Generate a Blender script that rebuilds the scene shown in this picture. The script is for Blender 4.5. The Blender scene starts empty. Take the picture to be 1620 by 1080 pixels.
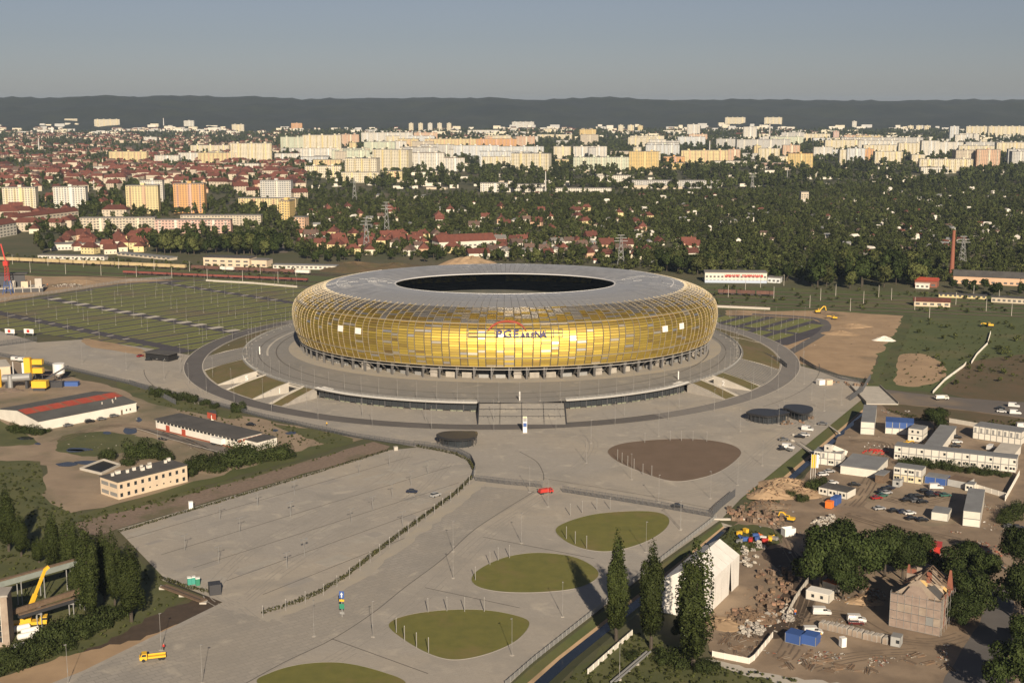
import bpy, bmesh, math, random
import numpy as np
from mathutils import Vector, Matrix
from mathutils.geometry import tessellate_polygon
R = math.radians
rng = random.Random(7)
scene = bpy.context.scene
col = scene.collection

# ---------------------------------------------------------------- camera
CAM_H, FPX = 142.0, 2060.0            # metres above ground, focal length in pixels of a 1620 px wide picture
PITCH = math.atan((540 - 162) / FPX)
cam = bpy.data.cameras.new('camera')
cam.sensor_width = 36.0
cam.lens = 36.0 * FPX / 1620.0
cam.clip_start = 1.0
cam.clip_end = 60000.0
cam_ob = bpy.data.objects.new('camera', cam)
cam_ob.location = (0, 0, CAM_H)
cam_ob.rotation_euler = (math.pi / 2 - PITCH, 0, 0)
col.objects.link(cam_ob)
scene.camera = cam_ob

# ---------------------------------------------------------------- sky, sun, exposure
SUN_EL, SUN_AZ = R(25), R(-9)         # shadows run away from the camera, a little to the left
world = bpy.data.worlds.new('World')
scene.world = world
world.use_nodes = True
wn = world.node_tree
sky = wn.nodes.new('ShaderNodeTexSky')
sky.sky_type = 'NISHITA'
sky.sun_disc = False
sky.sun_elevation = SUN_EL
sky.sun_rotation = math.pi + SUN_AZ
sky.altitude = 100
sky.air_density = 0.85
sky.dust_density = 0.35
sky.ozone_density = 2.5
# dull late-summer air: one even grade over the whole sky
grade = wn.nodes.new('ShaderNodeHueSaturation')
grade.inputs['Saturation'].default_value = 0.6
grade.inputs['Value'].default_value = 0.6
tint = wn.nodes.new('ShaderNodeMix'); tint.data_type = 'RGBA'; tint.blend_type = 'MULTIPLY'; tint.inputs[0].default_value = 1.0
tint.inputs[7].default_value = (0.99, 0.975, 1.06, 1)
wn.links.new(sky.outputs[0], grade.inputs['Color'])
wn.links.new(grade.outputs[0], tint.inputs[6])
wn.links.new(tint.outputs[2], wn.nodes['Background'].inputs[0])
wn.nodes['Background'].inputs[1].default_value = 0.05
sun = bpy.data.lights.new('sun', 'SUN')
sun.energy = 5.0
sun.angle = R(0.55)
sun.color = (1.0, 0.85, 0.66)
sun_ob = bpy.data.objects.new('sun', sun)
ld = Vector((math.sin(SUN_AZ) * math.cos(SUN_EL), math.cos(SUN_AZ) * math.cos(SUN_EL), -math.sin(SUN_EL)))
sun_ob.rotation_euler = ld.to_track_quat('-Z', 'Y').to_euler()
sun_ob.location = (60, -300, 400)
col.objects.link(sun_ob)
scene.view_settings.view_transform = 'Standard'
scene.view_settings.look = 'None'
scene.view_settings.exposure = 0.5
scene.view_settings.gamma = 1.0
scene.render.engine = 'CYCLES'
scene.cycles.max_bounces = 5
scene.cycles.diffuse_bounces = 2
scene.cycles.glossy_bounces = 2
scene.cycles.transmission_bounces = 2
scene.cycles.volume_bounces = 0
scene.cycles.transparent_max_bounces = 8
scene.cycles.use_denoising = True

# ---------------------------------------------------------------- helpers
_c, _s = math.cos(PITCH), math.sin(PITCH)
def G(px, py, z=0.0):
    """surveyed picture point -> place on the level z"""
    u, v = (px - 810) / FPX, (540 - py) / FPX
    dy, dz = _c + v * _s, -_s + v * _c
    t = (CAM_H - z) / -dz
    return Vector((u * t, dy * t, z))
def PX(p):
    yc = p[1] * _c - (p[2] - CAM_H) * _s
    zc = p[1] * _s + (p[2] - CAM_H) * _c
    return 810 + FPX * p[0] / yc, 540 - FPX * zc / yc
def up_to(base, py):
    """height above base at which a vertical line through base reaches picture row py"""
    v = (540 - py) / FPX
    dy, dz = _c + v * _s, -_s + v * _c
    return CAM_H + dz / dy * base[1] - base[2]

ORD = ['first','second','third','fourth','fifth','sixth','seventh','eighth','ninth','tenth','eleventh','twelfth','thirteenth','fourteenth','fifteenth','sixteenth','seventeenth','eighteenth','nineteenth']
def nth(i):
    if i <= 19: return ORD[i-1]
    tens = {2:'twenty',3:'thirty',4:'forty',5:'fifty',6:'sixty',7:'seventy',8:'eighty',9:'ninety'}[i//10]
    return tens[:-1]+'ieth' if i % 10 == 0 else tens+'-'+ORD[i%10-1]
class MB:
    def __init__(s):
        s.v, s.f, s.m = [], [], []
    def add(s, vs, fs, mi=0):
        n = len(s.v)
        s.v.extend([tuple(p) for p in vs])
        for q in fs:
            s.f.append([n + i for i in q]); s.m.append(mi)
        return s
    def box(s, x0, y0, z0, x1, y1, z1, mi=0, top=None):
        v = [(x0,y0,z0),(x1,y0,z0),(x1,y1,z0),(x0,y1,z0),(x0,y0,z1),(x1,y0,z1),(x1,y1,z1),(x0,y1,z1)]
        s.add(v, [(0,1,5,4),(1,2,6,5),(2,3,7,6),(3,0,4,7),(3,2,1,0)], mi)
        s.add([], [], mi); n = len(s.v)
        s.f.append([n-4,n-3,n-2,n-1]); s.m.append(mi if top is None else top)
        return s
    def bevbox(s, x0, y0, z0, x1, y1, z1, b, mi=0):
        p = [(x0+b,y0),(x1-b,y0),(x1,y0+b),(x1,y1-b),(x1-b,y1),(x0+b,y1),(x0,y1-b),(x0,y0+b)]
        return s.prism(p, z0, z1, mi)
    def obox(s, c, ux, uy, hx, hy, z0, z1, mi=0, top=None):
        ux, uy, c = Vector(ux), Vector(uy), Vector(c)
        q = [c - ux*hx - uy*hy, c + ux*hx - uy*hy, c + ux*hx + uy*hy, c - ux*hx + uy*hy]
        return s.prism([(p.x, p.y) for p in q], z0, z1, mi, top)
    def prism(s, poly, z0, z1, mi=0, top=None):
        n = len(poly); b = len(s.v)
        s.v.extend([(p[0], p[1], z0) for p in poly]); s.v.extend([(p[0], p[1], z1) for p in poly])
        for i in range(n):
            j = (i+1) % n
            s.f.append([b+i, b+j, b+n+j, b+n+i]); s.m.append(mi)
        s.f.append([b+n+i for i in range(n)]); s.m.append(mi if top is None else top)
        s.f.append([b+i for i in reversed(range(n))]); s.m.append(mi)
        return s
    def tube(s, p0, p1, r0, r1=None, n=6, mi=0):
        p0, p1 = Vector(p0), Vector(p1)
        r1 = r0 if r1 is None else r1
        d = (p1 - p0).normalized()
        a = d.cross(Vector((0,0,1)) if abs(d.z) < .9 else Vector((1,0,0))).normalized(); b2 = d.cross(a)
        vs = []
        for p, r in ((p0, r0), (p1, r1)):
            vs += [p + (a*math.cos(2*math.pi*k/n) + b2*math.sin(2*math.pi*k/n))*r for k in range(n)]
        fs = [(k, (k+1) % n, n+(k+1) % n, n+k) for k in range(n)] + [tuple(range(n-1,-1,-1)), tuple(range(n, 2*n))]
        return s.add(vs, fs, mi)
    def beam(s, p0, p1, w, h, mi=0):
        p0, p1 = Vector(p0), Vector(p1)
        d = (p1-p0).normalized(); a = d.cross(Vector((0,0,1)))
        a = a.normalized() if a.length > 1e-4 else Vector((1,0,0)); b2 = a.cross(d)
        vs = [p + a*x*w/2 + b2*y*h/2 for p in (p0,p1) for x, y in ((-1,-1),(1,-1),(1,1),(-1,1))]
        return s.add(vs, [(0,1,5,4),(1,2,6,5),(2,3,7,6),(3,0,4,7),(3,2,1,0),(4,5,6,7)], mi)
    def build(s, name, mats, parent=None, smooth=False, loc=None):
        me = bpy.data.meshes.new(name)
        me.from_pydata(s.v, [], s.f)
        if not isinstance(mats, (list, tuple)): mats = [mats]
        for m_ in mats: me.materials.append(M[m_] if isinstance(m_, str) else m_)
        if len(mats) > 1: me.polygons.foreach_set('material_index', s.m)
        if smooth: me.polygons.foreach_set('use_smooth', [True]*len(me.polygons))
        me.update()
        return link(name, me, parent, loc)
def link(name, me, parent=None, loc=None):
    o = bpy.data.objects.new(name, me)
    col.objects.link(o)
    if parent: o.parent = parent
    if loc is not None: o.location = loc
    return o
def tag(o, label, cat, group=None):
    o['label'] = label; o['category'] = cat
    if group: o['group'] = group
    return o
def thing(name, label, cat, loc=(0,0,0), rz=0.0, group=None):
    o = bpy.data.objects.new(name, None)
    o.empty_display_size = .5
    col.objects.link(o)
    o.location = loc; o.rotation_euler = (0, 0, rz)
    return tag(o, label, cat, group)
def setting(o, kind='structure', label=None):
    o['kind'] = kind
    if label: o['label'] = label
    return o
KIDS = {}
def copy_tree(root, loc, rz=0.0, label=None, group=None, sc=None):
    """a copy of a thing and of its parts and sub-parts, sharing mesh data"""
    def cp(o, par):
        c = o.copy(); col.objects.link(c)
        if par: c.parent = par
        for ch in KIDS.get(o.name) or KIDS.setdefault(o.name, list(o.children)): cp(ch, c)
        return c
    r = cp(root, None)
    r.location = loc; r.rotation_euler = (0, 0, rz)
    if sc is not None: r.scale = sc if isinstance(sc, (tuple, list)) else (sc, sc, sc)
    if label: r['label'] = label
    if group: r['group'] = group
    return r
class Kind:
    """first use moves the built thing, later uses copy it"""
    ALL = []
    def __init__(s, root): s.root, s.used = root, False; Kind.ALL.append(s)
    def put(s, loc, rz=0.0, label=None, group=None, sc=None):
        if s.used: return copy_tree(s.root, loc, rz, label, group, sc)
        s.used = True; r = s.root
        r.location = loc; r.rotation_euler = (0, 0, rz)
        if sc is not None: r.scale = sc if isinstance(sc, (tuple, list)) else (sc, sc, sc)
        if label: r['label'] = label
        if group: r['group'] = group
        return r

def spline(pts, n=8, closed=True):
    out = []; k = len(pts)
    pts = [Vector(p).to_3d() for p in pts]
    rngk = range(k) if closed else range(k-1)
    for i in rngk:
        if closed: a, b, c, d = pts[i-1], pts[i], pts[(i+1) % k], pts[(i+2) % k]
        else: a, b, c, d = pts[max(i-1,0)], pts[i], pts[i+1], pts[min(i+2,k-1)]
        for j in range(n):
            t = j/n
            out.append(.5*((2*b) + (c-a)*t + (2*a-5*b+4*c-d)*t*t + (3*b-a-3*c+d)*t**3))
    if not closed: out.append(pts[-1])
    return out
def rough_edge(pts, step, amp, seed=1):
    r = random.Random(seed); out = []
    for i, p in enumerate(pts):
        q = pts[(i+1) % len(pts)]
        n = max(1, int((q-p).length/step))
        nr = Vector((-(q-p).y, (q-p).x, 0))
        if nr.length > 0: nr.normalize()
        for j in range(n):
            out.append(p.lerp(q, j/n) + nr*r.uniform(-amp, amp))
    return out
def sheet(name, poly, z, m_, kind='structure', label=None, holes=()):
    loops = [[Vector((p[0],p[1],0)) for p in poly]] + [[Vector((p[0],p[1],0)) for p in h] for h in holes]
    tri = tessellate_polygon(loops)
    vs = [(p.x,p.y,z) for l in loops for p in l]
    fs = []
    for t in tri:
        a, b, c = (Vector(vs[i]) for i in t)
        fs.append(tuple(t) if (b-a).cross(c-a).z > 0 else tuple(reversed(t)))
    mb = MB(); mb.v = vs; mb.f = fs; mb.m = [0]*len(fs)
    return setting(mb.build(name, m_), kind, label)
def pxpoly(pts, z=0.0): return [G(x, y, z) for x, y in pts]

# ---------------------------------------------------------------- materials
M = {}
def mat(name, c1, c2=None, scale=1.0, rough=.85, metal=0.0, bump=0.0, rand=0.0, space='obj', detail=5, spec=None, lo=.35, hi=.65, c3=None, scale3=.1, island=0.0, bdist=.05, lo3=.52, hi3=.66):
    m = bpy.data.materials.new(name); m.use_nodes = True; M[name] = m
    nt = m.node_tree; N, L = nt.nodes, nt.links
    b = N['Principled BSDF']
    b.inputs['Roughness'].default_value = rough; b.inputs['Metallic'].default_value = metal
    if spec is not None: b.inputs['Specular IOR Level'].default_value = spec
    b.inputs['Base Color'].default_value = (*c1, 1)
    out = None
    if c2 or bump:
        if space == 'world': src = N.new('ShaderNodeNewGeometry').outputs['Position']
        else: src = N.new('ShaderNodeTexCoord').outputs['Object']
        nz = N.new('ShaderNodeTexNoise'); nz.inputs['Scale'].default_value = scale; nz.inputs['Detail'].default_value = detail
        nz.inputs['Roughness'].default_value = .62
        L.new(src, nz.inputs['Vector'])
        if c2:
            rp = N.new('ShaderNodeValToRGB')
            rp.color_ramp.elements[0].position = lo; rp.color_ramp.elements[1].position = hi
            rp.color_ramp.elements[0].color = (*c1, 1); rp.color_ramp.elements[1].color = (*c2, 1)
            L.new(nz.outputs['Fac'], rp.inputs[0]); out = rp.outputs[0]
            if c3:
                n3 = N.new('ShaderNodeTexNoise'); n3.inputs['Scale'].default_value = scale3; n3.inputs['Detail'].default_value = 6
                n3.inputs['Roughness'].default_value = .6
                L.new(src, n3.inputs['Vector'])
                mr = N.new('ShaderNodeMapRange'); mr.inputs[1].default_value = lo3; mr.inputs[2].default_value = hi3
                L.new(n3.outputs['Fac'], mr.inputs[0])
                mx = N.new('ShaderNodeMix'); mx.data_type = 'RGBA'
                L.new(mr.outputs[0], mx.inputs[0]); L.new(out, mx.inputs[6]); mx.inputs[7].default_value = (*c3, 1)
                out = mx.outputs[2]
        if bump:
            bp = N.new('ShaderNodeBump'); bp.inputs['Strength'].default_value = bump; bp.inputs['Distance'].default_value = bdist
            L.new(nz.outputs['Fac'], bp.inputs['Height']); L.new(bp.outputs[0], b.inputs['Normal'])
    if rand or island:
        hs = N.new('ShaderNodeHueSaturation')
        if out: L.new(out, hs.inputs['Color'])
        else: hs.inputs['Color'].default_value = (*c1, 1)
        val = None
        if rand:
            oi = N.new('ShaderNodeObjectInfo')
            mr = N.new('ShaderNodeMapRange'); mr.inputs[3].default_value = 1-rand; mr.inputs[4].default_value = 1+rand
            L.new(oi.outputs['Random'], mr.inputs[0]); val = mr.outputs[0]
        if island:
            ge = N.new('ShaderNodeNewGeometry')
            mr = N.new('ShaderNodeMapRange'); mr.inputs[3].default_value = 1-island; mr.inputs[4].default_value = 1+island
            L.new(ge.outputs['Random Per Island'], mr.inputs[0])
            if val:
                mu = N.new('ShaderNodeMath'); mu.operation = 'MULTIPLY'
                L.new(val, mu.inputs[0]); L.new(mr.outputs[0], mu.inputs[1]); val = mu.outputs[0]
            else: val = mr.outputs[0]
        L.new(val, hs.inputs['Value']); out = hs.outputs[0]
    if out: L.new(out, b.inputs['Base Color'])
    return m
# ground
mat('earth', (.095,.085,.042), (.058,.066,.026), .02, space='world', bump=.3, bdist=.3, c3=(.13,.10,.065), scale3=.006, lo3=.55, hi3=.72)
mat('grass', (.082,.09,.026), (.052,.066,.019), .05, space='world', bump=.4, bdist=.2, c3=(.10,.085,.035), scale3=.015)
mat('meadow', (.098,.100,.034), (.064,.074,.024), .09, space='world', bump=.4, bdist=.2, c3=(.15,.115,.06), scale3=.02, lo3=.56, hi3=.7)
mat('field_green', (.082,.098,.028), (.062,.08,.022), .07, space='world', bump=.4, bdist=.2, c3=(.11,.105,.04), scale3=.02)
mat('dry_meadow', (.12,.08,.042), (.08,.068,.03), .06, space='world', bump=.4, bdist=.2)
mat('lawn', (.150,.142,.030), (.118,.118,.024), .25, space='world', bump=.3, bdist=.08, detail=8, c3=(.165,.135,.042), scale3=.07)
mat('bare_lawn', (.155,.108,.075), (.13,.09,.06), .1, space='world', bump=.25, bdist=.05, detail=8)
mat('berm_grass', (.135,.105,.042), (.10,.092,.03), .12, space='world', bump=.3, bdist=.1, c3=(.15,.105,.055), scale3=.05)
mat('sand', (.38,.265,.16), (.29,.20,.12), .07, space='world', bump=.5, bdist=.3, c3=(.15,.115,.07), scale3=.03, lo3=.55, hi3=.7)
mat('yard', (.30,.23,.16), (.235,.178,.125), .08, space='world', bump=.3, bdist=.1, c3=(.13,.12,.07), scale3=.022, lo3=.5, hi3=.68)
mat('work_yard', (.25,.185,.125), (.175,.13,.09), .12, space='world', bump=.5, bdist=.15, c3=(.30,.225,.155), scale3=.04)
mat('dark_soil', (.07,.048,.032), (.05,.034,.022), .4, space='world', bump=.6, bdist=.15)
mat('gravel', (.22,.165,.125), (.16,.118,.09), .8, space='world', bump=.7, bdist=.2, c3=(.12,.105,.06), scale3=.06)
mat('worn_asphalt', (.20,.185,.17), (.17,.158,.147), .08, space='world', rough=.8, detail=8)
mat('asphalt', (.118,.108,.102), (.095,.088,.084), .08, space='world', rough=.8, detail=8)
mat('old_asphalt', (.14,.12,.105), (.11,.098,.088), .06, space='world', rough=.85, detail=8, c3=(.2,.155,.11), scale3=.03)
mat('car_park_lane', (.065,.058,.068), (.05,.046,.052), .1, space='world', rough=.85)
mat('car_park_turf', (.165,.172,.044), (.128,.14,.04), .06, space='world', bump=.2, c3=(.15,.125,.06), scale3=.02)
mat('water', (.012,.018,.03), rough=.08, spec=.5)
mat('puddle', (.03,.032,.036), rough=.06, spec=.5)
mat('joint', (.11,.10,.09), rough=.9)
mat('tyre_mark', (.255,.237,.212), (.30,.278,.245), .6, space='world')
mat('slab_patch', (.36,.33,.285), (.31,.287,.25), .3, space='world')
mat('slab_patch_dark', (.27,.25,.225), (.30,.278,.248), .3, space='world')
mat('rut', (.13,.097,.068), (.17,.127,.09), .5, space='world')
mat('paint_white', (.72,.70,.66), rough=.7)
mat('dust', (.37,.325,.255), (.33,.30,.255), .12, space='world', detail=8)
mat('ballast', (.11,.085,.07), (.075,.06,.05), .5, space='world', bump=.4)
mat('rail', (.10,.075,.06), rough=.5, metal=.6)
def paving(name, ca, cb, mortar, size, rot, blotch, msize=.03):
    m = bpy.data.materials.new(name); m.use_nodes = True; M[name] = m
    nt = m.node_tree; N, L = nt.nodes, nt.links; b = N['Principled BSDF']; b.inputs['Roughness'].default_value = .85
    ge = N.new('ShaderNodeNewGeometry')
    mp = N.new('ShaderNodeMapping'); mp.inputs['Rotation'].default_value = (0,0,rot); L.new(ge.outputs['Position'], mp.inputs[0])
    br = N.new('ShaderNodeTexBrick'); br.inputs['Scale'].default_value = 1.0; br.offset = .5
    br.inputs['Brick Width'].default_value = size; br.inputs['Row Height'].default_value = size*.6; br.inputs['Mortar Size'].default_value = msize*size
    br.inputs['Mortar Smooth'].default_value = .4
    br.inputs['Color1'].default_value = (*ca,1); br.inputs['Color2'].default_value = (*cb,1); br.inputs['Mortar'].default_value = (*mortar,1)
    L.new(mp.outputs[0], br.inputs[0])
    o = br.outputs[0]
    for sc, lo, hi, cc, f in ((.015,.42,.68,blotch,.7), (.05,.5,.72,(ca[0]*.66,ca[1]*.68,ca[2]*.70),.55), (.13,.58,.74,(ca[0]*1.38,ca[1]*1.34,ca[2]*1.24),.7), (.35,.55,.75,(ca[0]*.75,ca[1]*.75,ca[2]*.76),.45), (1.1,.5,.8,(ca[0]*.8,ca[1]*.8,ca[2]*.8),.5)):
        nz = N.new('ShaderNodeTexNoise'); nz.inputs['Scale'].default_value = sc; nz.inputs['Detail'].default_value = 7; nz.inputs['Distortion'].default_value = .6
        L.new(mp.outputs[0], nz.inputs[0])
        mr = N.new('ShaderNodeMapRange'); mr.inputs[1].default_value = lo; mr.inputs[2].default_value = hi; mr.inputs[4].default_value = f
        L.new(nz.outputs[0], mr.inputs[0])
        mx = N.new('ShaderNodeMix'); mx.data_type = 'RGBA'
        L.new(mr.outputs[0], mx.inputs[0]); L.new(o, mx.inputs[6]); mx.inputs[7].default_value = (*cc,1); o = mx.outputs[2]
    L.new(o, b.inputs['Base Color'])
paving('paving', (.335,.308,.272), (.31,.286,.253), (.265,.245,.218), 1.6, R(24), (.39,.335,.26))
paving('avenue_paving', (.32,.295,.262), (.28,.26,.232), (.23,.215,.193), 3.0, R(-36), (.30,.265,.215), .05)
paving('terrace_paving', (.235,.225,.21), (.22,.211,.198), (.185,.178,.168), 2.0, R(0), (.22,.205,.185))
paving('step_concrete', (.235,.22,.198), (.22,.205,.185), (.19,.18,.165), 3.0, R(0), (.25,.23,.2))
# buildings and things
mat('concrete', (.36,.33,.29), (.29,.265,.235), .3, rough=.85)
mat('pale_concrete', (.48,.44,.38), (.40,.37,.32), .25)
mat('white', (.72,.68,.60), (.64,.60,.53), .25, rough=.6)
mat('white_paint', (.74,.72,.68), rough=.45)
mat('light_steel', (.55,.53,.50), rough=.45, metal=.3)
mat('mast_steel', (.27,.26,.245), rough=.5, metal=.2)
mat('galvanised', (.36,.36,.35), rough=.5, metal=.5)
mat('dark_steel', (.06,.06,.065), rough=.5, metal=.3)
mat('fence_steel', (.075,.078,.085), rough=.6)
mat('glass', (.03,.035,.04), rough=.12, spec=.6)
mat('black', (.015,.015,.016), rough=.6)
mat('roof_felt', (.085,.08,.075), (.06,.057,.055), .15, rough=.9)
mat('grey_roof', (.22,.225,.225), (.18,.18,.18), .2, rough=.6)
mat('red_sheet', (.40,.075,.04), (.33,.06,.035), .3, rough=.6)
mat('cream', (.62,.50,.36), (.55,.44,.32), .2)
mat('yellow', (.70,.42,.03), rough=.45)
mat('orange', (.75,.18,.03), rough=.5)
mat('red', (.45,.04,.03), rough=.4)
mat('blue', (.045,.10,.30), rough=.5)
mat('green', (.03,.20,.12), rough=.5)
mat('brick_red', (.28,.10,.06), (.22,.08,.05), .6)
mat('brown_wood', (.17,.115,.075), (.12,.08,.05), 1.0)
mat('pallet_wood', (.25,.165,.10), (.17,.11,.07), 1.6, rand=.35)
mat('tyre', (.02,.02,.02), rough=.9)
mat('bark', (.07,.055,.04), (.05,.04,.03), 2.0)
# ================================================================ fences, lamp posts (used everywhere)
MESHES = {}
def shared(key, mb, mats):
    if key not in MESHES:
        o = mb().build(key, mats); me = o.data; bpy.data.objects.remove(o); MESHES[key] = me
    return MESHES[key]
def resample(pts, step):
    pts = [Vector(p) for p in pts]; out = [pts[0].copy()]; need = step
    tot = sum((b-a).length for a, b in zip(pts, pts[1:])); n = max(1, round(tot/step)); step = tot/n; need = step
    for a, b in zip(pts, pts[1:]):
        l = (b-a).length; d = 0
        while l - d >= need - 1e-6:
            d += need; out.append(a.lerp(b, d/l)); need = step
        need -= l - d
    if len(out) < n+1: out.append(pts[-1].copy())
    return out
def fence(pts, label, h=2.2, bay=2.5, style='bars', name='fence', group=None):
    P = resample(pts, bay)
    root = thing(name, label, 'fence', P[0], 0, group)
    inv = -P[0]
    m_ = {'bars':'fence_steel','pale':'galvanised','white':'white','concrete':'pale_concrete'}[style]
    pm = shared('post_%s_%.1f' % (style, h), lambda: MB().box(-.05,-.05,0,.05,.05,h+.1) if style in ('bars','pale') else MB().box(-.1,-.12,0,.1,.12,h+.05), m_)
    def panel():
        mb = MB()
        if style in ('bars','pale'):
            for k in range(14): x = .05 + .9*k/13; mb.box(x-.009,-.02,.08,x+.009,.02,h)
            mb.box(0,-.035,.15,1,.035,.22); mb.box(0,-.035,h-.2,1,.035,h-.13)
        else:
            mb.box(.03,-.06,0,.97,.06,h)
        return mb
    pn = shared('panel_%s_%.1f' % (style, h), panel, m_)
    for i, p in enumerate(P):
        link('post', pm, root, p+inv)
        if i+1 < len(P):
            d = P[i+1]-p
            o = link('panel', pn, root, p+inv); o.rotation_euler = (0, 0, math.atan2(d.y, d.x)); o.scale = (d.xy.length, 1, 1)
            if abs(d.z) > .01: o.rotation_euler = (0, -math.atan2(d.z, d.xy.length), math.atan2(d.y, d.x))
    return root
def lamp_kind(name, label, h, style, group):
    t = thing(name, label, 'lamp post', group=group)
    if style == 'mast':      # slim pale mast, small head part-way up and one at the top
        MB().tube((0,0,0),(0,0,h),.065,.045,6).build('pole','mast_steel',t)
        MB().box(-.45,-.45,0,.45,.45,.06).build('base','pale_concrete',t)
        MB().box(-.16,-.5,h-.1,.16,.12,h+.05).build('lamp_head','mast_steel',t)
        MB().tube((0,0,h*.28),(0,0,h*.38),.11,.11,6).build('lamp_sleeve','mast_steel',t)
    elif style == 'tee':     # low car park lamp with two heads
        MB().tube((0,0,0),(0,0,h),.07,.05,5).build('pole','galvanised',t)
        MB().beam((-1.0,0,h),(1.0,0,h),.07,.07).build('arm','galvanised',t)
        for s in (-1,1): MB().box(s*1.0-.35,-.16,h-.02,s*1.0+.35,.16,h+.12).build('lamp_head','galvanised',t)
    elif style == 'post':    # short thick square pillar
        MB().bevbox(-.13,-.13,0,.13,.13,h,.03).build('pole','mast_steel',t)
        MB().box(-.11,-.11,h,.11,.11,h+.16).build('lamp_head','light_steel',t)
    elif style == 'bollard':
        MB().tube((0,0,0),(0,0,h),.35,.35,8).build('pole','white_paint',t)
        MB().tube((0,0,h),(0,0,h+.2),.38,.3,8).build('lamp_head','white_paint',t)
    return Kind(t)

# ================================================================ stadium
CX, CY = -4.0, 738.0
TX, TA, TB = -11.0, 142.0, 150.0       # terrace ellipse
RA, RB = 163.0, 171.5                  # inner edge of the ring road
TZ = 5.0
def ell(a, b, phi, z=0.0, cx=CX): return Vector((cx + a*math.sin(phi), CY - b*math.cos(phi), z))
def terr(s, phi, z=0.0): return ell(TA*s, TB*s, phi, z, TX)
def between(t, phi, z):               # t=0 terrace edge, t=1 inner edge of ring road
    return ell(TA+(RA-TA)*t, TB+(RB-TB)*t, phi, z, TX)
PROF = [(117.4,98.2,11.6),(119.2,99.9,16.5),(120.3,101,22),(120.5,101.2,27),(118.9,99.7,32.2),(113.6,95.3,36.4),(105.2,88.3,39.4),(95.8,80.2,41.5),(85.5,70,42.6),(74,56,42.0),(62.3,42,40.2)]
PS = spline(PROF, 12, closed=False)
_L = [0.0]
for p, q in zip(PS, PS[1:]): _L.append(_L[-1] + math.hypot(q.y-p.y, q.z-p.z))
PLEN = _L[-1]
_Ln = np.array(_L); _PA = np.array([p.x for p in PS]); _PB = np.array([p.y for p in PS]); _PZ = np.array([p.z for p in PS])
def shell(s, phi, off=0.0):
    a, b, z = (float(np.interp(s, _Ln, A)) for A in (_PA, _PB, _PZ))
    p = ell(a, b, phi, z)
    if off:
        e = .5; s0, s1 = max(0, s-e), min(PLEN, s+e)
        b0, z0, b1, z1 = (float(np.interp(x, _Ln, A)) for x in (s0, s1) for A in (_PB, _PZ))
        tz, tr = z1-z0, b1-b0
        n2 = Vector((tz, -tr)).normalized()       # outward in (radial, z)
        rad = Vector((math.sin(phi)/a, -math.cos(phi)/b, 0)).normalized()
        p = p + rad*n2.x*off + Vector((0,0,n2.y*off))
    return p
def polymat(name, c, rough=.52, metal=.93, rand=.12):
    m = mat(name, c, rough=rough, metal=metal, rand=0, island=rand)
    return m
GOLD = ['gold_bright','gold','amber','bronze','umber','pale_panel','silver_panel']
polymat('gold_bright', (.66,.49,.105)); polymat('gold', (.60,.44,.105)); polymat('amber', (.52,.375,.105))
polymat('bronze', (.56,.39,.12)); polymat('umber', (.40,.28,.11)); polymat('pale_panel', (.66,.58,.44), .42, .85); polymat('silver_panel', (.58,.55,.50), .42, .9)
mat('roof_silver', (.66,.645,.61), rough=.48, metal=.8, island=.08)
mat('roof_line', (.62,.61,.60), rough=.5)
mat('rib_steel', (.36,.31,.22), rough=.45, metal=.2)
mat('sill_green', (.24,.25,.18), (.12,.13,.10), .9, rough=.4)
mat('column_steel', (.13,.125,.12), rough=.6, metal=.2)
mat('shell_lining', (.05,.04,.025), rough=.8)
mat('sign_blue', (.085,.075,.17), rough=.5); mat('sign_red', (.30,.06,.03), rough=.6)
stadium = thing('stadium', 'huge oval stadium with gold scaled shell and silver roof ring', 'stadium', (CX, CY, 0))
SO = Vector((-CX, -CY, 0))            # parts are modelled in world coordinates
def spart(mb, name, m_, parent=None, smooth=False):
    o = mb.build(name, m_, None, smooth)
    if parent is None: o.parent = stadium; o.location = SO
    else: o.parent = parent
    return o
NB = 82
cols = []
for k in range(NB):
    f0 = 2*math.pi*k/NB
    cols += [(f0, f0+2*math.pi*.58/NB), (f0+2*math.pi*.58/NB, f0+2*math.pi/NB)]
S_GOLD = float(np.interp(39.9, _PZ[:85], _Ln[:85]))
NR = 27
pr = random.Random(3)
panels = []
for r in range(NR):
    s0, s1 = S_GOLD*r/NR, S_GOLD*(r+1)/NR
    t = r/NR
    for ci, (f0, f1) in enumerate(cols):
        df = .0022
        x = pr.random()
        u_ = min(1.0, max(0.0, (t-.54)/.36))**1.1        # gold gives way to silver towards the roof
        lo_, hi_ = (.30,.36,.23,.04,.01,.04,.02), (.03,.02,.01,.00,.00,.18,.76)
        w = [a_+(b_-a_)*u_ for a_, b_ in zip(lo_, hi_)]
        acc = 0
        for mi, ww in enumerate(w):
            acc += ww
            if x < acc: break
        o0, o1 = .42 + pr.uniform(-.05,.05), .16 + pr.uniform(-.05,.05)
        jt = pr.uniform(-.03,.03)
        g = .11
        a = shell(s0+g, f0+df, o0+jt); b = shell(s0+g, f1-df, o0-jt); c = shell(s1-g, f1-df, o1-jt); d = shell(s1-g, f0+df, o1+jt)
        fm = (f0+f1)/2
        if fm > math.pi: fm -= 2*math.pi
        panels.append((abs(fm) + .012*abs(r-13), mi, (a,b,c,d)))
panels.sort(key=lambda q: q[0])
def thick(quad, mb, mi=0, th=.08):
    a, b, c, d = quad
    n = (b-a).cross(d-a).normalized()*th
    return mb.add([a,b,c,d,a-n,b-n,c-n,d-n], [(0,1,2,3),(0,4,5,1),(1,5,6,2),(2,6,7,3),(3,7,4,0)], mi)
for _, mi, q in panels[:300]:
    c0 = (q[0]+q[2])/2
    spart(thick([p for p in q], MB()), 'panel', GOLD[mi])
mb = MB()
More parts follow.
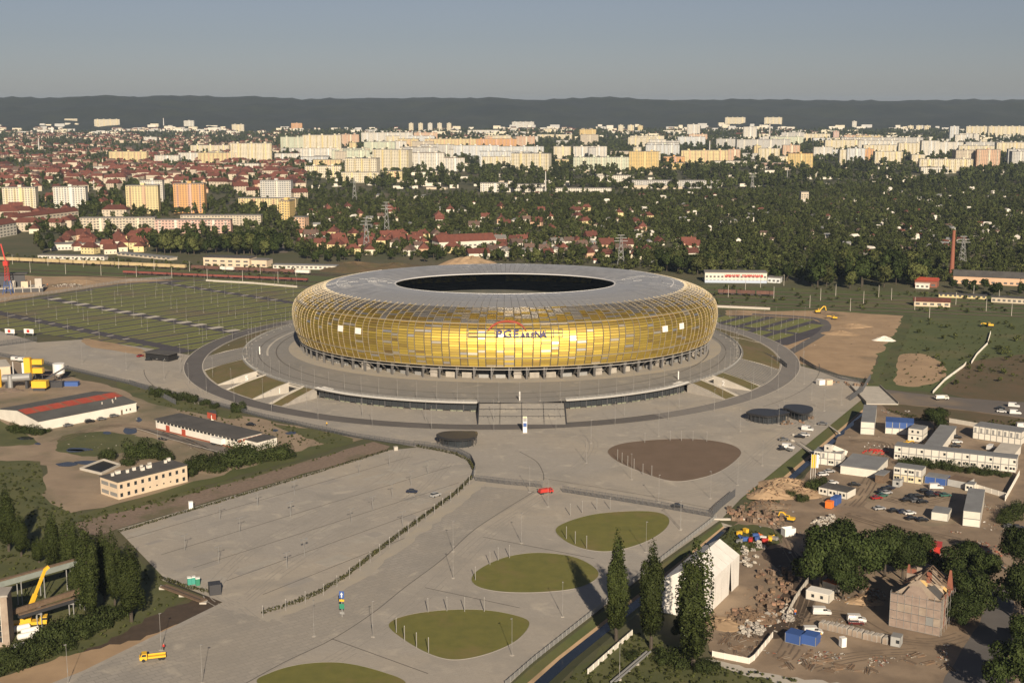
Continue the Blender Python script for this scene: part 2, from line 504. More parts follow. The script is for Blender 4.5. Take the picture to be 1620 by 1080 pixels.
for _, mi, q in panels[300:]: thick(q, mb, mi)
spart(mb, 'shell_panels', GOLD)['kind'] = 'stuff'
# roof sheets
NRR = 7
rp_ = []
S_ROOF = PLEN
for r in range(NRR):
    s0, s1 = S_GOLD + (S_ROOF-S_GOLD)*r/NRR, S_GOLD + (S_ROOF-S_GOLD)*(r+1)/NRR
    for k in range(NB*2):
        f0, f1 = 2*math.pi*k/(NB*2)+.0007, 2*math.pi*(k+1)/(NB*2)-.0007
        j = pr.uniform(-.03,.03)
        q = [shell(s0+.05,f0,.2+j), shell(s0+.05,f1,.2-j), shell(s1-.05,f1,.2-j), shell(s1-.05,f0,.2+j)]
        fm = (f0+f1)/2
        if fm > math.pi: fm -= 2*math.pi
        rp_.append((abs(fm), q))
rp_.sort(key=lambda q: q[0])
for _, q in rp_[:300]: spart(thick(q, MB()), 'roof_sheet', 'roof_silver')
mb = MB()
for _, q in rp_[300:]: thick(q, mb)
spart(mb, 'roof_cladding', 'roof_silver')['kind'] = 'stuff'
# lining below the panels, closed against the sun
mb = MB(); NF = 164; ss = [PLEN*i/40 for i in range(41)]
for i, s in enumerate(ss):
    for k in range(NF): mb.v.append(tuple(shell(s, 2*math.pi*k/NF, -.15)))
for i in range(40):
    for k in range(NF):
        mb.f.append([i*NF+k, i*NF+(k+1)%NF, (i+1)*NF+(k+1)%NF, (i+1)*NF+k]); mb.m.append(0)
spart(mb, 'shell_lining', 'shell_lining', smooth=True)
# upright ribs between the panel columns, each its own strip
for ci, (f0, f1) in enumerate(cols):
    mb = MB(); vs = []; n = 22
    for i in range(n+1):
        s = S_GOLD*1.04*i/n
        w = .00052 if ci % 2 == 0 else .0004
        for df in (-w, w): vs.append(shell(s, f0+df, .52))
        for df in (-w, w): vs.append(shell(s, f0+df, .1))
    fs = []
    for i in range(n):
        b0, b1 = 4*i, 4*i+4
        fs += [(b0, b0+1, b1+1, b1), (b0+2, b0, b1, b1+2), (b0+1, b0+3, b1+3, b1+1)]
    spart(mb.add(vs, fs), 'rib', 'rib_steel')
def ring(s, w, off, name, m_, a0=0.0, a1=2*math.pi, n=164):
    mb = MB(); vs = []
    full = abs(a1-a0-2*math.pi) < 1e-6
    for k in range(n + (0 if full else 1)):
        f = a0 + (a1-a0)*k/n
        vs += [shell(s-w/2, f, off), shell(s+w/2, f, off), shell(s-w/2, f, off-.4), shell(s+w/2, f, off-.4)]
    m2 = n if full else n+1; fs = []
    for k in range(n):
        b0, b1 = 4*k, 4*((k+1) % m2)
        fs += [(b0, b1, b1+1, b0+1), (b0+2, b1+2, b1, b0), (b0+1, b1+1, b1+3, b0+3)]
    return spart(mb.add(vs, fs), name, m_)
ring(float(np.interp(33.4, _PZ[:85], _Ln[:85])), .34, .6, 'ring_band', 'rib_steel')
ring(float(np.interp(16.5, _PZ[:85], _Ln[:85])), .3, .56, 'ring_band', 'rib_steel')
ring(.1, .7, .5, 'bottom_edge', 'rib_steel')
ring(PLEN-.55, 1.0, .35, 'roof_inner_edge', 'roof_line')
S_CREST = float(_Ln[84])
ring(S_CREST, .6, .3, 'roof_walkway', 'roof_line', R(-128), R(-72), 40)
ring(S_CREST, .6, .3, 'roof_walkway', 'roof_line', R(72), R(128), 40)
# white open hatches
for f in (-44.6, -38.3, 43.5, 50.2):
    f0 = R(f); s0 = float(np.interp(25.2, _PZ[:85], _Ln[:85]))
    spart(thick([shell(s0, f0-.017, .66), shell(s0, f0+.017, .66), shell(s0+3.0, f0+.017, .66), shell(s0+3.0, f0-.017, .66)], MB(), 0, .1), 'hatch', 'white_paint')
# stand inside
mat('seats', (.045,.048,.042), (.065,.063,.05), .3, rough=.8)
mat('upper_seats', (.42,.31,.04), (.06,.055,.04), .3, rough=.7)
mat('pitch_grass', (.015,.03,.01), rough=.9)
mb = MB(); nrow = 34; NS = 96; pts = []
for i in range(nrow+1):
    t = i/nrow
    a, b, z = 58+(98-58)*t, 41+(81-41)*t, 6 + 28*t**1.12
    pts.append((a,b,z))
for i in range(nrow):
    a0,b0,z0 = pts[i]; a1,b1,z1 = pts[i+1]
    base = len(mb.v)
    for k in range(NS):
        f = 2*math.pi*k/NS
        mb.v += [tuple(ell(a0,b0,f,z0)), tuple(ell(a0,b0,f,z1)), tuple(ell(a1,b1,f,z1))]
    for k in range(NS):
        p, q = base+3*k, base+3*((k+1) % NS)
        mb.f += [[q, p, p+1, q+1], [q+1, p+1, p+2, q+2]]; mb.m += [0 if i < 31 or (k//3) % 4 == 0 else 1]*2
spart(mb, 'stand', ['seats','upper_seats'])
for row_ in (8, 11, 14, 17):
    for fdeg in (176.5, 181.5):
        a_, b_, z_ = pts[row_]; c_ = ell(a_, b_, R(fdeg), z_)
        spart(MB().box(c_.x-1.6, c_.y-.4, z_, c_.x+1.6, c_.y+.6, z_+.9), 'seat_block', 'white_paint')
for k_ in range(14):
    f_ = R(120+k_*9.2); a_, b_, z_ = pts[20]; c_ = ell(a_, b_, f_, z_); ux_ = Vector((math.cos(f_), math.sin(f_), 0)); uy_ = Vector((-math.sin(f_), math.cos(f_), 0))
    mb = MB(); mb.obox(c_, ux_, uy_, 1.5, 1.2, z_, z_+2.4); spart(mb, 'stand_exit', 'dark_steel')
mb = MB(); mb.v = [tuple(ell(58,41,2*math.pi*k/64,5.6)) for k in range(64)]; mb.f = [list(range(64))]; mb.m = [0]
spart(mb, 'pitch', 'pitch_grass')
# ground floor: dark glazed wall, columns, kiosks, tie ring
mb = MB()
for k in range(NF):
    f = 2*math.pi*k/NF; mb.v += [tuple(ell(104,86,f,TZ)), tuple(ell(106,88,f,13))]
for k in range(NF): mb.f.append([2*k, 2*((k+1)%NF), 2*((k+1)%NF)+1, 2*k+1]); mb.m.append(0)
spart(mb, 'glazed_wall', 'glass')
mb = MB()
for k in range(NF):
    f = 2*math.pi*k/NF; mb.v += [tuple(ell(104,86,f,12.6)), tuple(ell(117.2,98,f,12.0))]
for k in range(NF): mb.f.append([2*k, 2*k+1, 2*((k+1)%NF)+1, 2*((k+1)%NF)]); mb.m.append(0)
spart(mb, 'soffit', 'dark_steel')
for k in range(NB):
    f = 2*math.pi*(k+.29)/NB
    p0, p1, p2 = ell(116.4,97.6,f,TZ), ell(116.8,97.4,f,12.3), ell(109,90.5,f,TZ)
    tg = Vector((math.cos(f), math.sin(f), 0))
    mb = MB()
    mb.beam(p0, p1, .75, 1.0); mb.beam(p2, p1 - Vector((0,0,.3)), .5, .6)
    mb.beam(p0.lerp(p1,.15)+tg*.1, p1+tg*1.6, .3, .35)
    spart(mb, 'column', 'column_steel')
mb = MB(); q = [ell(117.3,98.4,2*math.pi*k/NF,10.2) for k in range(NF)]
for k in range(NF): mb.tube(q[k], q[(k+1)%NF], .16, n=5)
spart(mb, 'tie_ring', 'light_steel')
for k in range(-20, 22):
    f = 2*math.pi*(k+.79)/NB
    c = ell(111.5,93.2,f,0); ux = Vector((math.cos(f), math.sin(f), 0)); uy = Vector((-math.sin(f), math.cos(f), 0))
    kind = k % 5
    mb = MB()
    if kind == 0:
        mb.obox(c, ux, uy, 1.9, 1.4, TZ, TZ+3.6); mb.obox(c-uy*1.6, ux, uy, 2.3, .5, TZ+2.3, TZ+2.6)
        spart(mb, 'kiosk', 'concrete')
    elif kind in (1, 2) and abs(k) < 8:
        for j in range(8): mb.obox(c+ux*(j-3.5)*.62, ux, uy, .2, .8, TZ, TZ+2.4)
        mb.obox(c, ux, uy, 2.5, .8, TZ+2.4, TZ+2.6)
        spart(mb, 'turnstile_row', 'pale_concrete')
    else:
        mb.obox(c, ux, uy, 2.5, .3, TZ, TZ+1.7)
        mb.obox(c-uy*.4, ux, uy, .6, .25, TZ, TZ+1.2)
        spart(mb, 'entrance_wall', 'galvanised')
# ---- lettering over the entrance
def text_mesh(s, size, ext, mname, offset=0.0):
    cu = bpy.data.curves.new('lettering', 'FONT'); cu.body = s; cu.size = size; cu.extrude = ext; cu.offset = offset
    cu.align_x = 'CENTER'; cu.resolution_u = 3
    o = bpy.data.objects.new('lettering', cu); col.objects.link(o)
    bpy.context.view_layer.update()
    me = bpy.data.meshes.new_from_object(o.evaluated_get(bpy.context.evaluated_depsgraph_get()))
    bpy.data.objects.remove(o); bpy.data.curves.remove(cu)
    me.materials.clear(); me.materials.append(M[mname])
    return me
def front_y(x, z, off):
    f = math.asin((x-CX)/120.0); s = float(np.interp(z, _PZ[:85], _Ln[:85]))
    return shell(s, f, off).y, f
def at_front(px, py):
    y = CY-103
    for _ in range(4):
        z = CAM_H; v = (540-py)/FPX; z = CAM_H + (-_s+v*_c)/(_c+v*_s)*y
        x = (px-810)/FPX*(y*_c-(z-CAM_H)*_s)
        y = front_y(x, min(max(z,12),38), 1.4)[0]
    return Vector((x, y, z))
s0 = at_front(815, 527)
sign = thing('stadium_sign', 'blue lettering under a red arc on a steel frame across the gold shell', 'sign', s0)
def on_sign(me, nm, px, py, sx=1.0, dy=0.0):
    p = at_front(px, py); o = link(nm, me, sign, p - s0 + Vector((0,dy,0)))
    o.rotation_euler = (R(90), 0, math.asin((p.x-CX)/119.0)); o.scale = (sx, 1, 1)
    return o
for ch, px in (('P', 790), ('G', 803.5), ('E', 816.5)): on_sign(text_mesh(ch, 5.4, .25, 'sign_blue', .07), 'letter', px, 533.3, 1.12)
for ch, px in (('A', 827.5), ('R', 835.5), ('E', 843)): on_sign(text_mesh(ch, 3.6, .22, 'sign_blue', .07), 'letter', px, 533.5, 1.05)
for ch, px in (('N', 851.5), ('A', 860)): on_sign(text_mesh(ch, 4.6, .22, 'sign_blue', .07), 'letter', px, 533.5, 1.05)
mb = MB(); arc = spline([at_front(*p) for p in ((771,524),(777,515),(789,508.5),(805,506),(806,509),(791,511),(780,516.6))], 6)
vs = [p - s0 + Vector((0,-.2,0)) for p in arc]; n = len(vs)
mb.add(vs + [p+Vector((0,.5,0)) for p in vs], [tuple(range(n))] + [(i, (i+1)%n, n+(i+1)%n, n+i) for i in range(n)])
mb.build('red_arc', 'sign_red', sign)
mb = MB(); arc = spline([at_front(*p) for p in ((804,506.5),(816,508),(826,513.5),(833,523.5),(825,515.6),(815,511),(805,510))], 6)
vs = [p - s0 + Vector((0,-.2,0)) for p in arc]; n = len(vs)
mb.add(vs + [p+Vector((0,.5,0)) for p in vs], [tuple(range(n))] + [(i, (i+1)%n, n+(i+1)%n, n+i) for i in range(n)])
mb.build('red_arc', 'sign_red', sign)
mb = MB()
rowz = [520.5, 526.5, 533.5]; xs = [741,755.5,769,783,797,810,823,837,849,863,876,890]
for ry in rowz:
    for a, b in zip(xs, xs[1:]):
        if ry == 526.5 and 776 < a < 862: continue
        mb.beam(at_front(a,ry)+Vector((0,.5,0))-s0, at_front(b,ry)+Vector((0,.5,0))-s0, .3, .3)
for x in xs:
    if 785 < x < 855: continue
    mb.beam(at_front(x,520.5)+Vector((0,.5,0))-s0, at_front(x,534)+Vector((0,.5,0))-s0, .3, .3)
for x in xs[2:8]: mb.beam(at_front(x,521)+Vector((0,.55,0))-s0, at_front(x,511.5 if 780 < x < 825 else 518)+Vector((0,.55,0))-s0, .18, .18)
mb.build('support_frame', 'dark_steel', sign)

# ================================================================ terrace, berm, ring road
def band(name, f_in, f_out, phis, m_, parent=None, kind='structure'):
    mb = MB()
    for f in phis: mb.v += [tuple(f_in(f)), tuple(f_out(f))]
    for i in range(len(phis)-1): mb.f.append([2*i, 2*i+1, 2*i+3, 2*i+2]); mb.m.append(0)
    o = mb.build(name, m_, parent)
    if parent is None: setting(o, kind)
    return o
def angs(a, b, n): return [R(a+(b-a)*i/n) for i in range(n+1)]
FULL = angs(-180, 180, 240)
band('terrace', lambda f: ell(95,78,f,TZ), lambda f: terr(1.0,f,TZ), FULL, 'terrace_paving')
band('terrace_inner_ring', lambda f: ell(100,84,f,TZ+.02), lambda f: ell(123.5,104.5,f,TZ+.02), FULL, 'dust')
for s0_, s1_ in ((.862,.867),(.93,.934)):
    band('terrace_joint', lambda f: terr(s0_,f,TZ+.03), lambda f: terr(s1_,f,TZ+.03), FULL, 'joint')
band('terrace_stripe', lambda f: terr(.895,f,TZ+.03), lambda f: terr(.903,f,TZ+.03), angs(-125,-75,40), 'pale_concrete')
band('ring_road', lambda f: ell(RA,RB,f,.25,TX), lambda f: ell(RA+9.5,RB+9.5,f,.25,TX), angs(-125,28,120), 'asphalt')
band('ring_road', lambda f: ell(RA,RB,f,.25,TX), lambda f: ell(RA+9.5,RB+9.5,f,.25,TX), angs(28,235,140), 'worn_asphalt')
band('ring_road_kerb', lambda f: ell(RA+9.5,RB+9.5,f,.33,TX), lambda f: ell(RA+10,RB+10,f,.33,TX), FULL, 'pale_concrete')
band('ring_road_kerb', lambda f: ell(RA-.5,RB-.5,f,.33,TX), lambda f: ell(RA,RB,f,.33,TX), FULL, 'pale_concrete')
band('apron', lambda f: terr(.94,f,.23), lambda f: ell(RA-.5,RB-.5,f,.23,TX), FULL, 'paving')
def berm(a0, a1):
    n = max(3, int((a1-a0)/1.2)); mb = MB(); ph = angs(a0, a1, n)
    for f in ph: mb.v += [tuple(between(0,f,TZ-.02)), tuple(between(.5,f,2.8)), tuple(between(.97,f,.08))]
    for i in range(n):
        b = 3*i; mb.f += [[b,b+1,b+4,b+3],[b+1,b+2,b+5,b+4]]; mb.m += [0,0]
    for k in (0, n):   # closed ends
        f = ph[k]; b = len(mb.v); mb.v += [tuple(between(0,f,.05))]
        mb.f.append([3*k, 3*k+1, 3*k+2, b]); mb.m.append(1)
    return setting(mb.build('grass_berm', ['berm_grass','concrete']))
for a0, a1 in ((-39.8,-37.2),(-54.2,-45.2),(-72.3,-59.2),(-112,-86.5),(45.2,48.3),(53.8,57.6),(73.4,100),(100.5,247.5)): berm(a0, a1)
# wing walls beside the glazed fronts
def wing(a, name='wing_wall'):
    mb = MB(); f0, f1 = R(a-.25), R(a+.25)
    for f in (f0, f1): mb.v += [tuple(between(-.1,f,0)), tuple(between(.95,f,0)), tuple(between(.95,f,.35)), tuple(between(-.1,f,TZ+.35))]
    mb.f = [[0,1,2,3],[7,6,5,4],[3,2,6,7],[1,5,6,2],[0,3,7,4]]; mb.m = [0]*5
    return mb
# flights of steps
def steps(a0, a1, n, label, name='stairs'):
    root = thing(name, label, 'stairs', between(.5, R((a0+a1)/2), 0))
    ph = angs(a0, a1, 10); o = -root.location
    for i in range(n):
        t0, t1 = (n-1-i)/n, (n-i)/n
        z = TZ*(i+1)/n
        mb = MB(); zb = max(0.05, z-TZ/n-.02)
        for f in ph: mb.v += [tuple(between(t0,f,z)+o), tuple(between(t1,f,z)+o), tuple(between(t1,f,zb)+o)]
        for k in range(len(ph)-1):
            b = 3*k; mb.f += [[b,b+1,b+4,b+3],[b+1,b+2,b+5,b+4]]; mb.m += [0,0]
        mb.build('step', 'step_concrete', root)
    for a in (a0, a1):
        w = wing(a); w.v = [tuple(Vector(p)+o) for p in w.v]; w.build('side_wall', 'pale_concrete', root)
    return root
steps(58.0, 73.0, 16, 'wide concrete stairs up to the terrace on the right, between grass banks')
steps(-86, -72.8, 16, 'wide concrete stairs up to the terrace at far left of the grass banks')
# main stairs: straight flight between the two glazed fronts
ST0, ST1 = G(756, 672), G(896, 671)
stair = thing('stairs', 'broad main concrete stairs between the two glazed entrance fronts', 'stairs', ((ST0.x+ST1.x)/2, CY-TB-11, 0))
w2 = (ST1.x-ST0.x)/2
n = 22
for i in range(n):
    z = TZ*(i+1)/n; y0 = -11 + i*21.5/n
    d = .3 if i not in (7, 14) else .3
    MB().box(-w2, y0, max(.02, z-TZ/n-.02), w2, y0+21.5/n + (2.0 if i == n-1 else 0), z).build('step', 'step_concrete', stair)
for k in range(5):
    x = -w2 + 2*w2*k/4
    if k in (0, 4):
        mb = MB(); mb.v = [(x-.25,-11,0),(x+.25,-11,0),(x+.25,10.5,0),(x-.25,10.5,0),(x-.25,-11,.6),(x+.25,-11,.6),(x+.25,10.5,TZ+1),(x-.25,10.5,TZ+1)]
        mb.f = [[0,1,5,4],[1,2,6,5],[2,3,7,6],[3,0,4,7],[4,5,6,7]]; mb.m = [0]*5
        mb.build('side_wall', 'dark_steel', stair)
    else:
        mb = MB(); mb.beam((x,-11,1.0),(x,10.5,TZ+1.0),.12,.12)
        for j in range(8): t = j/7; mb.beam((x,-11+21.5*t,TZ*t),(x,-11+21.5*t,TZ*t+1.0),.1,.1)
        mb.build('handrail', 'dark_steel', stair)
mb = MB()
for t in (.33, .67):
    mb.beam((-w2, -11+21.5*t, TZ*t+.95), (w2, -11+21.5*t, TZ*t+.95), .12, .12)
    for j in range(17): x = -w2+2*w2*j/16; mb.beam((x,-11+21.5*t,TZ*t),(x,-11+21.5*t,TZ*t+1),.08,.08)
mb.build('cross_rail', 'dark_steel', stair)
# glazed fronts under white canopies
def glazed(a0, a1, label, curl):
    root = thing('entrance_pavilion', label, 'pavilion', terr(.97, R((a0+a1)/2), 0)); o = -root.location
    n = 26; ph = angs(a0, a1, n)
    mb = MB()
    for f in ph: mb.v += [tuple(terr(.955,f,0)+o), tuple(terr(.955,f,TZ-.5)+o)]
    for i in range(n): mb.f.append([2*i,2*i+2,2*i+3,2*i+1]); mb.m.append(0)
    mb.build('back_wall', 'black', root)
    for i in range(n):
        f0, f1 = ph[i]+.0012, ph[i+1]-.0012
        MB().add([terr(.978,f0,.9)+o, terr(.978,f1,.9)+o, terr(.978,f1,3.9)+o, terr(.978,f0,3.9)+o], [(0,1,2,3)]).build('pane', 'glass', root)
        mb = MB(); mb.beam(terr(.979,ph[i],0)+o, terr(.979,ph[i],4.3)+o, .16 if i % 4 else .55, .3); mb.build('mullion', 'dark_steel', root)
        if i % 3:
            mb = MB(); mb.v = [tuple(terr(.977,f0,.1)+o), tuple(terr(.977,f1,.1)+o), tuple(terr(.977,f1,.88)+o), tuple(terr(.977,f0,.88)+o)]; mb.f=[[0,1,2,3]]; mb.m=[0]
            mb.build('sill_panel', 'sill_green', root)
    mb = MB()
    for i, f in enumerate(ph):
        t = i/n; lift = 1.3*max(0, ((t-.75)/.25 if curl > 0 else (.25-t)/.25))**2
        z = TZ+.25+lift*.5
        mb.v += [tuple(terr(.998,f,z-.5)+o), tuple(terr(1.001,f,z)+o), tuple(terr(.985,f,z+.1)+o), tuple(terr(.955,f,z-.55)+o)]
    for i in range(n):
        b = 4*i; mb.f += [[b,b+4,b+5,b+1],[b+1,b+5,b+6,b+2],[b+3,b+7,b+4,b]]; mb.m += [0,0,0]
    mb.build('canopy', 'white_paint', root)
    aw = a1+.6 if curl > 0 else a0-.6
    w = wing(aw); w.v = [tuple(Vector(p)+o) for p in w.v]; w.build('wing_wall', 'concrete', root)
    return root
A_L = math.degrees(math.asin((ST0.x-TX)/TA)); A_R = math.degrees(math.asin((ST1.x-TX)/TA))
glazed(-36.6, A_L-.4, 'long glazed front under a white canopy left of the main stairs', -1)
glazed(A_R+.4, 44.2, 'long glazed front under a white canopy right of the main stairs', 1)
# ramp tunnels with their numbers
def tunnel(a0, a1, digit, label, side):
    root = thing('tunnel_entrance', label, 'tunnel', between(.5, R((a0+a1)/2), 0)); o = -root.location
    def q(t, a, z): return between(t, R(a), z)+o
    MB().add([q(-.02,a0,.1), q(.99,a0,.1), q(.99,a1,.1), q(-.02,a1,.1)], [(0,1,2,3)]).build('floor', 'concrete', root)
    for a, b in ((a0, a0+.35), (a1-.35, a1)):
        mb = MB(); mb.v = [tuple(p) for aa in (a,b) for p in (q(-.05,aa,0), q(.98,aa,0), q(.98,aa,.5), q(.3,aa,4.2), q(-.05,aa,TZ+.4))]
        mb.f = [[0,1,2,3,4],[9,8,7,6,5],[2,7,8,3],[3,8,9,4],[1,6,7,2]]; mb.m = [0]*5
        mb.build('side_wall', 'pale_concrete', root)
    MB().add([q(-.02,a0,0), q(-.02,a1,0), q(-.02,a1,TZ+.4), q(-.02,a0,TZ+.4)], [(0,1,2,3)]).build('portal_wall', 'pale_concrete', root)
    MB().add([q(.01,a0+.6,.1), q(.01,a1-.6,.1), q(.01,a1-.6,3.6), q(.01,a0+.6,3.6)], [(0,1,2,3)]).build('gateway', 'black', root)  # flat black sheet: the shade of the open doorway put into its colour
    aw = a0+.42 if side < 0 else a1-.42
    p0, p1 = q(.62,aw,0), q(.12,aw,0)
    d = (p1-p0) if side < 0 else (p0-p1)
    ob = link('number', text_mesh(digit, 3.6, .02, 'paint_white', .08), root, p0.lerp(p1,.72)+Vector((0,0,1.0)))
    ob.rotation_euler = (R(90), 0, math.atan2(d.y, d.x))
    nr = Vector((d.y, -d.x, 0)).normalized()*.12
    ob.location = ob.location + nr
tunnel(-45.1, -40.1, '1', 'concrete ramp tunnel marked with a white one, nearer the glazed front', -1)
tunnel(-59.0, -54.4, '5', 'concrete ramp tunnel marked with a white five, at far left', -1)
tunnel(48.5, 53.6, '2', 'concrete ramp tunnel marked with a white two in the right bank', 1)
# balustrade round the terrace and poles
fence([terr(.993, f, TZ) for f in angs(-150, -37, 110)], 'low railing along the left rim of the stadium terrace', 1.15, 3.0, 'pale', 'railing')
fence([terr(.993, f, TZ) for f in angs(45, 150, 100)], 'low railing along the right rim of the stadium terrace', 1.15, 3.0, 'pale', 'railing')
fence([terr(.99, f, TZ+.1) for f in angs(-36, A_L-.5, 40)], 'railing above the left white canopy', 1.1, 3.0, 'pale', 'railing')
fence([terr(.99, f, TZ+.1) for f in angs(A_R+.5, 44.5, 40)], 'railing above the right white canopy', 1.1, 3.0, 'pale', 'railing')
K_terr = lamp_kind('lamp_post', 'slim pale lamp mast on the rim of the stadium terrace', 9.0, 'mast', 'masts on the terrace rim')
for f in list(range(-146, 150, 4)):
    K_terr.put(terr(.978, R(f), TZ), R(f))
K_ring = lamp_kind('lamp_post', 'tall pale lamp mast along the dark ring road', 11.0, 'mast', 'masts along the ring road')
for f in range(-116, 120, 9): K_ring.put(ell(RA+12,RB+12,R(f),0.08,TX), R(f))
for f in range(-68, 76, 11): K_ring.put(ell(RA-2.5,RB-2.5,R(f+3),0.08,TX), R(f))
K_bol = lamp_kind('lit_pillar', 'stout white pillar standing on the terrace paving', 4.0, 'bollard', 'white pillars on the terrace')
for p in ((822,633),(1073,600),(411,560)): K_bol.put(G(*p, TZ))
# ================================================================ ground, canal, plaza, car parks, railway
CAN = [dict(L=[(1172,789),(1362,633)], T=[(1190,796),(1371,642)], W=[(1196,798),(1374,644)], V=[(1210,799),(1381,645)], Rt=[(1224,797),(1389,642)]),
       dict(L=[(1141,826),(1051,890),(846,1050),(790,1100)], T=[(1144,832),(1066,895),(880,1040),(815,1096)], W=[(1146,834),(1070,898),(886,1042),(826,1096)], V=[(1154,834),(1086,898),(908,1042),(850,1096)], Rt=[(1164,833),(1098,896),(924,1042),(868,1096)])]
holes = []
for c in CAN:
    holes.append([G(*p) for p in c['L']] + [G(*p) for p in reversed(c['Rt'])])
sheet('ground', [(-9000,-200,0),(9000,-200,0),(30000,14500,0),(-30000,14500,0)], 0.0, 'earth', holes=holes)
for c in CAN:
    def strip(name, a, za, b, zb, m_):
        mb = MB(); A = [G(*p, za) for p in c[a]]; B = [G(*p, zb) for p in c[b]]
        for p, q in zip(A, B): mb.v += [tuple(p), tuple(q)]
        for i in range(len(A)-1): mb.f.append([2*i,2*i+1,2*i+3,2*i+2]); mb.m.append(0)
        setting(mb.build(name, m_))
    strip('canal_bank', 'L', 0, 'T', -1.1, 'grass')
    strip('canal_ledge', 'T', -1.1, 'W', -1.6, 'sand')
    strip('canal_water', 'W', -1.55, 'V', -1.55, 'water')
    strip('canal_bank', 'V', -1.6, 'Rt', 0, 'meadow')
    for end in (0, -1):
        pts = [G(*c['L'][end],0), G(*c['T'][end],-1.1), G(*c['W'][end],-1.6), G(*c['V'][end],-1.6), G(*c['Rt'][end],0)]
        setting(MB().add(pts, [(0,1,2,3,4)]).build('canal_headwall', 'concrete'))
NP = [0]
def nat(name, pts, m_, z=None, step=6, amp=1.0, smooth=True):
    NP[0] += 1
    q = pxpoly(pts)
    if smooth: q = spline(q, 6)
    q = rough_edge(q, step, amp, NP[0])
    return sheet(name, q, z if z is not None else .012 + .004*NP[0], m_)
# natural ground, in order of laying
nat('railway_ground', [(-200,404),(480,436),(800,450),(1130,452),(1800,474),(1800,520),(1440,497),(1130,490),(480,470),(240,446),(-200,446)], 'field_green', smooth=False, amp=3, step=20)
nat('sandy_ground', [(-60,432),(60,437),(165,437),(280,443),(190,449),(60,468),(-80,485)], 'sand')
nat('sandy_ground', [(1150,490),(1225,492),(1300,491),(1432,500),(1428,545),(1390,560),(1375,600),(1330,592),(1268,575),(1232,570),(1240,548),(1200,548),(1140,530)], 'sand', smooth=False)
nat('field', [(1432,500),(1800,515),(1800,600),(1640,620),(1480,622),(1375,612),(1390,560)], 'field_green', smooth=False, amp=2)
nat('ditch_grass', [(1428,502),(1444,502),(1425,560),(1408,600),(1390,598),(1405,560)], 'grass')
nat('sandy_ground', [(1425,562),(1460,560),(1490,575),(1495,595),(1460,610),(1418,608),(1420,585)], 'sand')
nat('dry_field', [(1545,570),(1700,560),(1750,620),(1600,635),(1495,622),(1510,598)], 'dry_meadow')
nat('yard_ground', [(1385,632),(1450,636),(1700,668),(1750,800),(1640,850),(1560,865),(1440,860),(1330,815),(1240,812),(1230,796)], 'work_yard', smooth=False)
nat('parking_ground', [(1385,770),(1440,755),(1520,770),(1525,800),(1500,830),(1430,825),(1370,800)], 'yard')
nat('dirt_road', [(1385,614),(1480,626),(1640,638),(1700,650),(1700,672),(1560,652),(1440,640),(1380,634)], 'old_asphalt', smooth=False, amp=.8)
nat('yard_verge', [(1395,640),(1450,642),(1620,662),(1620,680),(1500,668),(1440,664),(1420,655)], 'dry_meadow')
nat('yard_ground', [(1168,818),(1240,806),(1330,812),(1440,856),(1560,862),(1640,850),(1660,1010),(1600,1100),(1230,1110),(1125,1056),(1110,960),(1130,880)], 'work_yard', smooth=False)
nat('dirt_track', [(1205,880),(1230,865),(1270,880),(1290,930),(1265,985),(1225,1010),(1180,1000),(1225,960),(1240,910)], 'dark_soil')
nat('waste_grass', [(1150,838),(1190,830),(1235,842),(1230,860),(1165,880),(1110,900)], 'grass')
nat('waste_grass', [(870,1090),(935,1040),(1000,995),(1040,1000),(1128,1052),(1250,1076),(1360,1100),(1200,1130),(880,1130)], 'meadow', smooth=False, amp=1.5)
nat('footpath', [(1125,1042),(1180,1055),(1260,1072),(1330,1082),(1320,1090),(1240,1080),(1170,1064),(1120,1050)], 'pale_concrete')
nat('side_road', [(1490,1100),(1540,1000),(1560,960),(1575,930),(1600,940),(1602,980),(1590,1050),(1590,1110)], 'asphalt', amp=.4)
nat('industrial_yard', [(-80,560),(10,566),(110,596),(240,626),(340,648),(420,664),(520,684),(575,694),(500,716),(380,748),(290,768),(190,795),(100,815),(60,785),(75,735),(-80,735)], 'yard', smooth=False, amp=1.5)
nat('waste_grass', [(-60,640),(15,672),(45,688),(60,700),(20,705),(-60,700)], 'meadow')
nat('waste_grass', [(100,690),(160,683),(220,690),(260,700),(200,715),(140,722),(90,712)], 'meadow')
nat('waste_grass', [(-80,725),(60,730),(75,760),(70,790),(130,815),(160,805),(330,770),(590,700),(600,706),(150,838),(-80,900)], 'meadow', smooth=False, amp=1.5)
nat('grass_strip', [(310,762),(420,730),(520,700),(560,700),(480,724),(380,752),(170,812),(140,812)], 'grass', amp=1.5)
nat('gravel_bank', [(120,828),(250,794),(420,748),(545,712),(590,699),(616,706),(606,714),(400,773),(186,838),(150,850)], 'gravel', smooth=False)
nat('waste_grass', [(200,600),(260,625),(300,638),(380,655),(360,662),(250,640),(190,615)], 'meadow')
nat('waste_grass', [(430,672),(520,684),(560,696),(520,704),(480,690)], 'meadow')
nat('lower_ground', [(-80,880),(150,845),(240,900),(300,940),(250,990),(140,1030),(-60,1080)], 'meadow', smooth=False, amp=1.5)
nat('dark_soil', [(130,1034),(190,1004),(255,968),(330,944),(349,955),(300,980),(215,1014),(160,1036)], 'dark_soil', z=.19)
nat('sand_strip', [(-60,1092),(60,1052),(130,1030),(220,1012),(300,980),(330,972),(230,1020),(70,1085)], 'sand', z=.2)
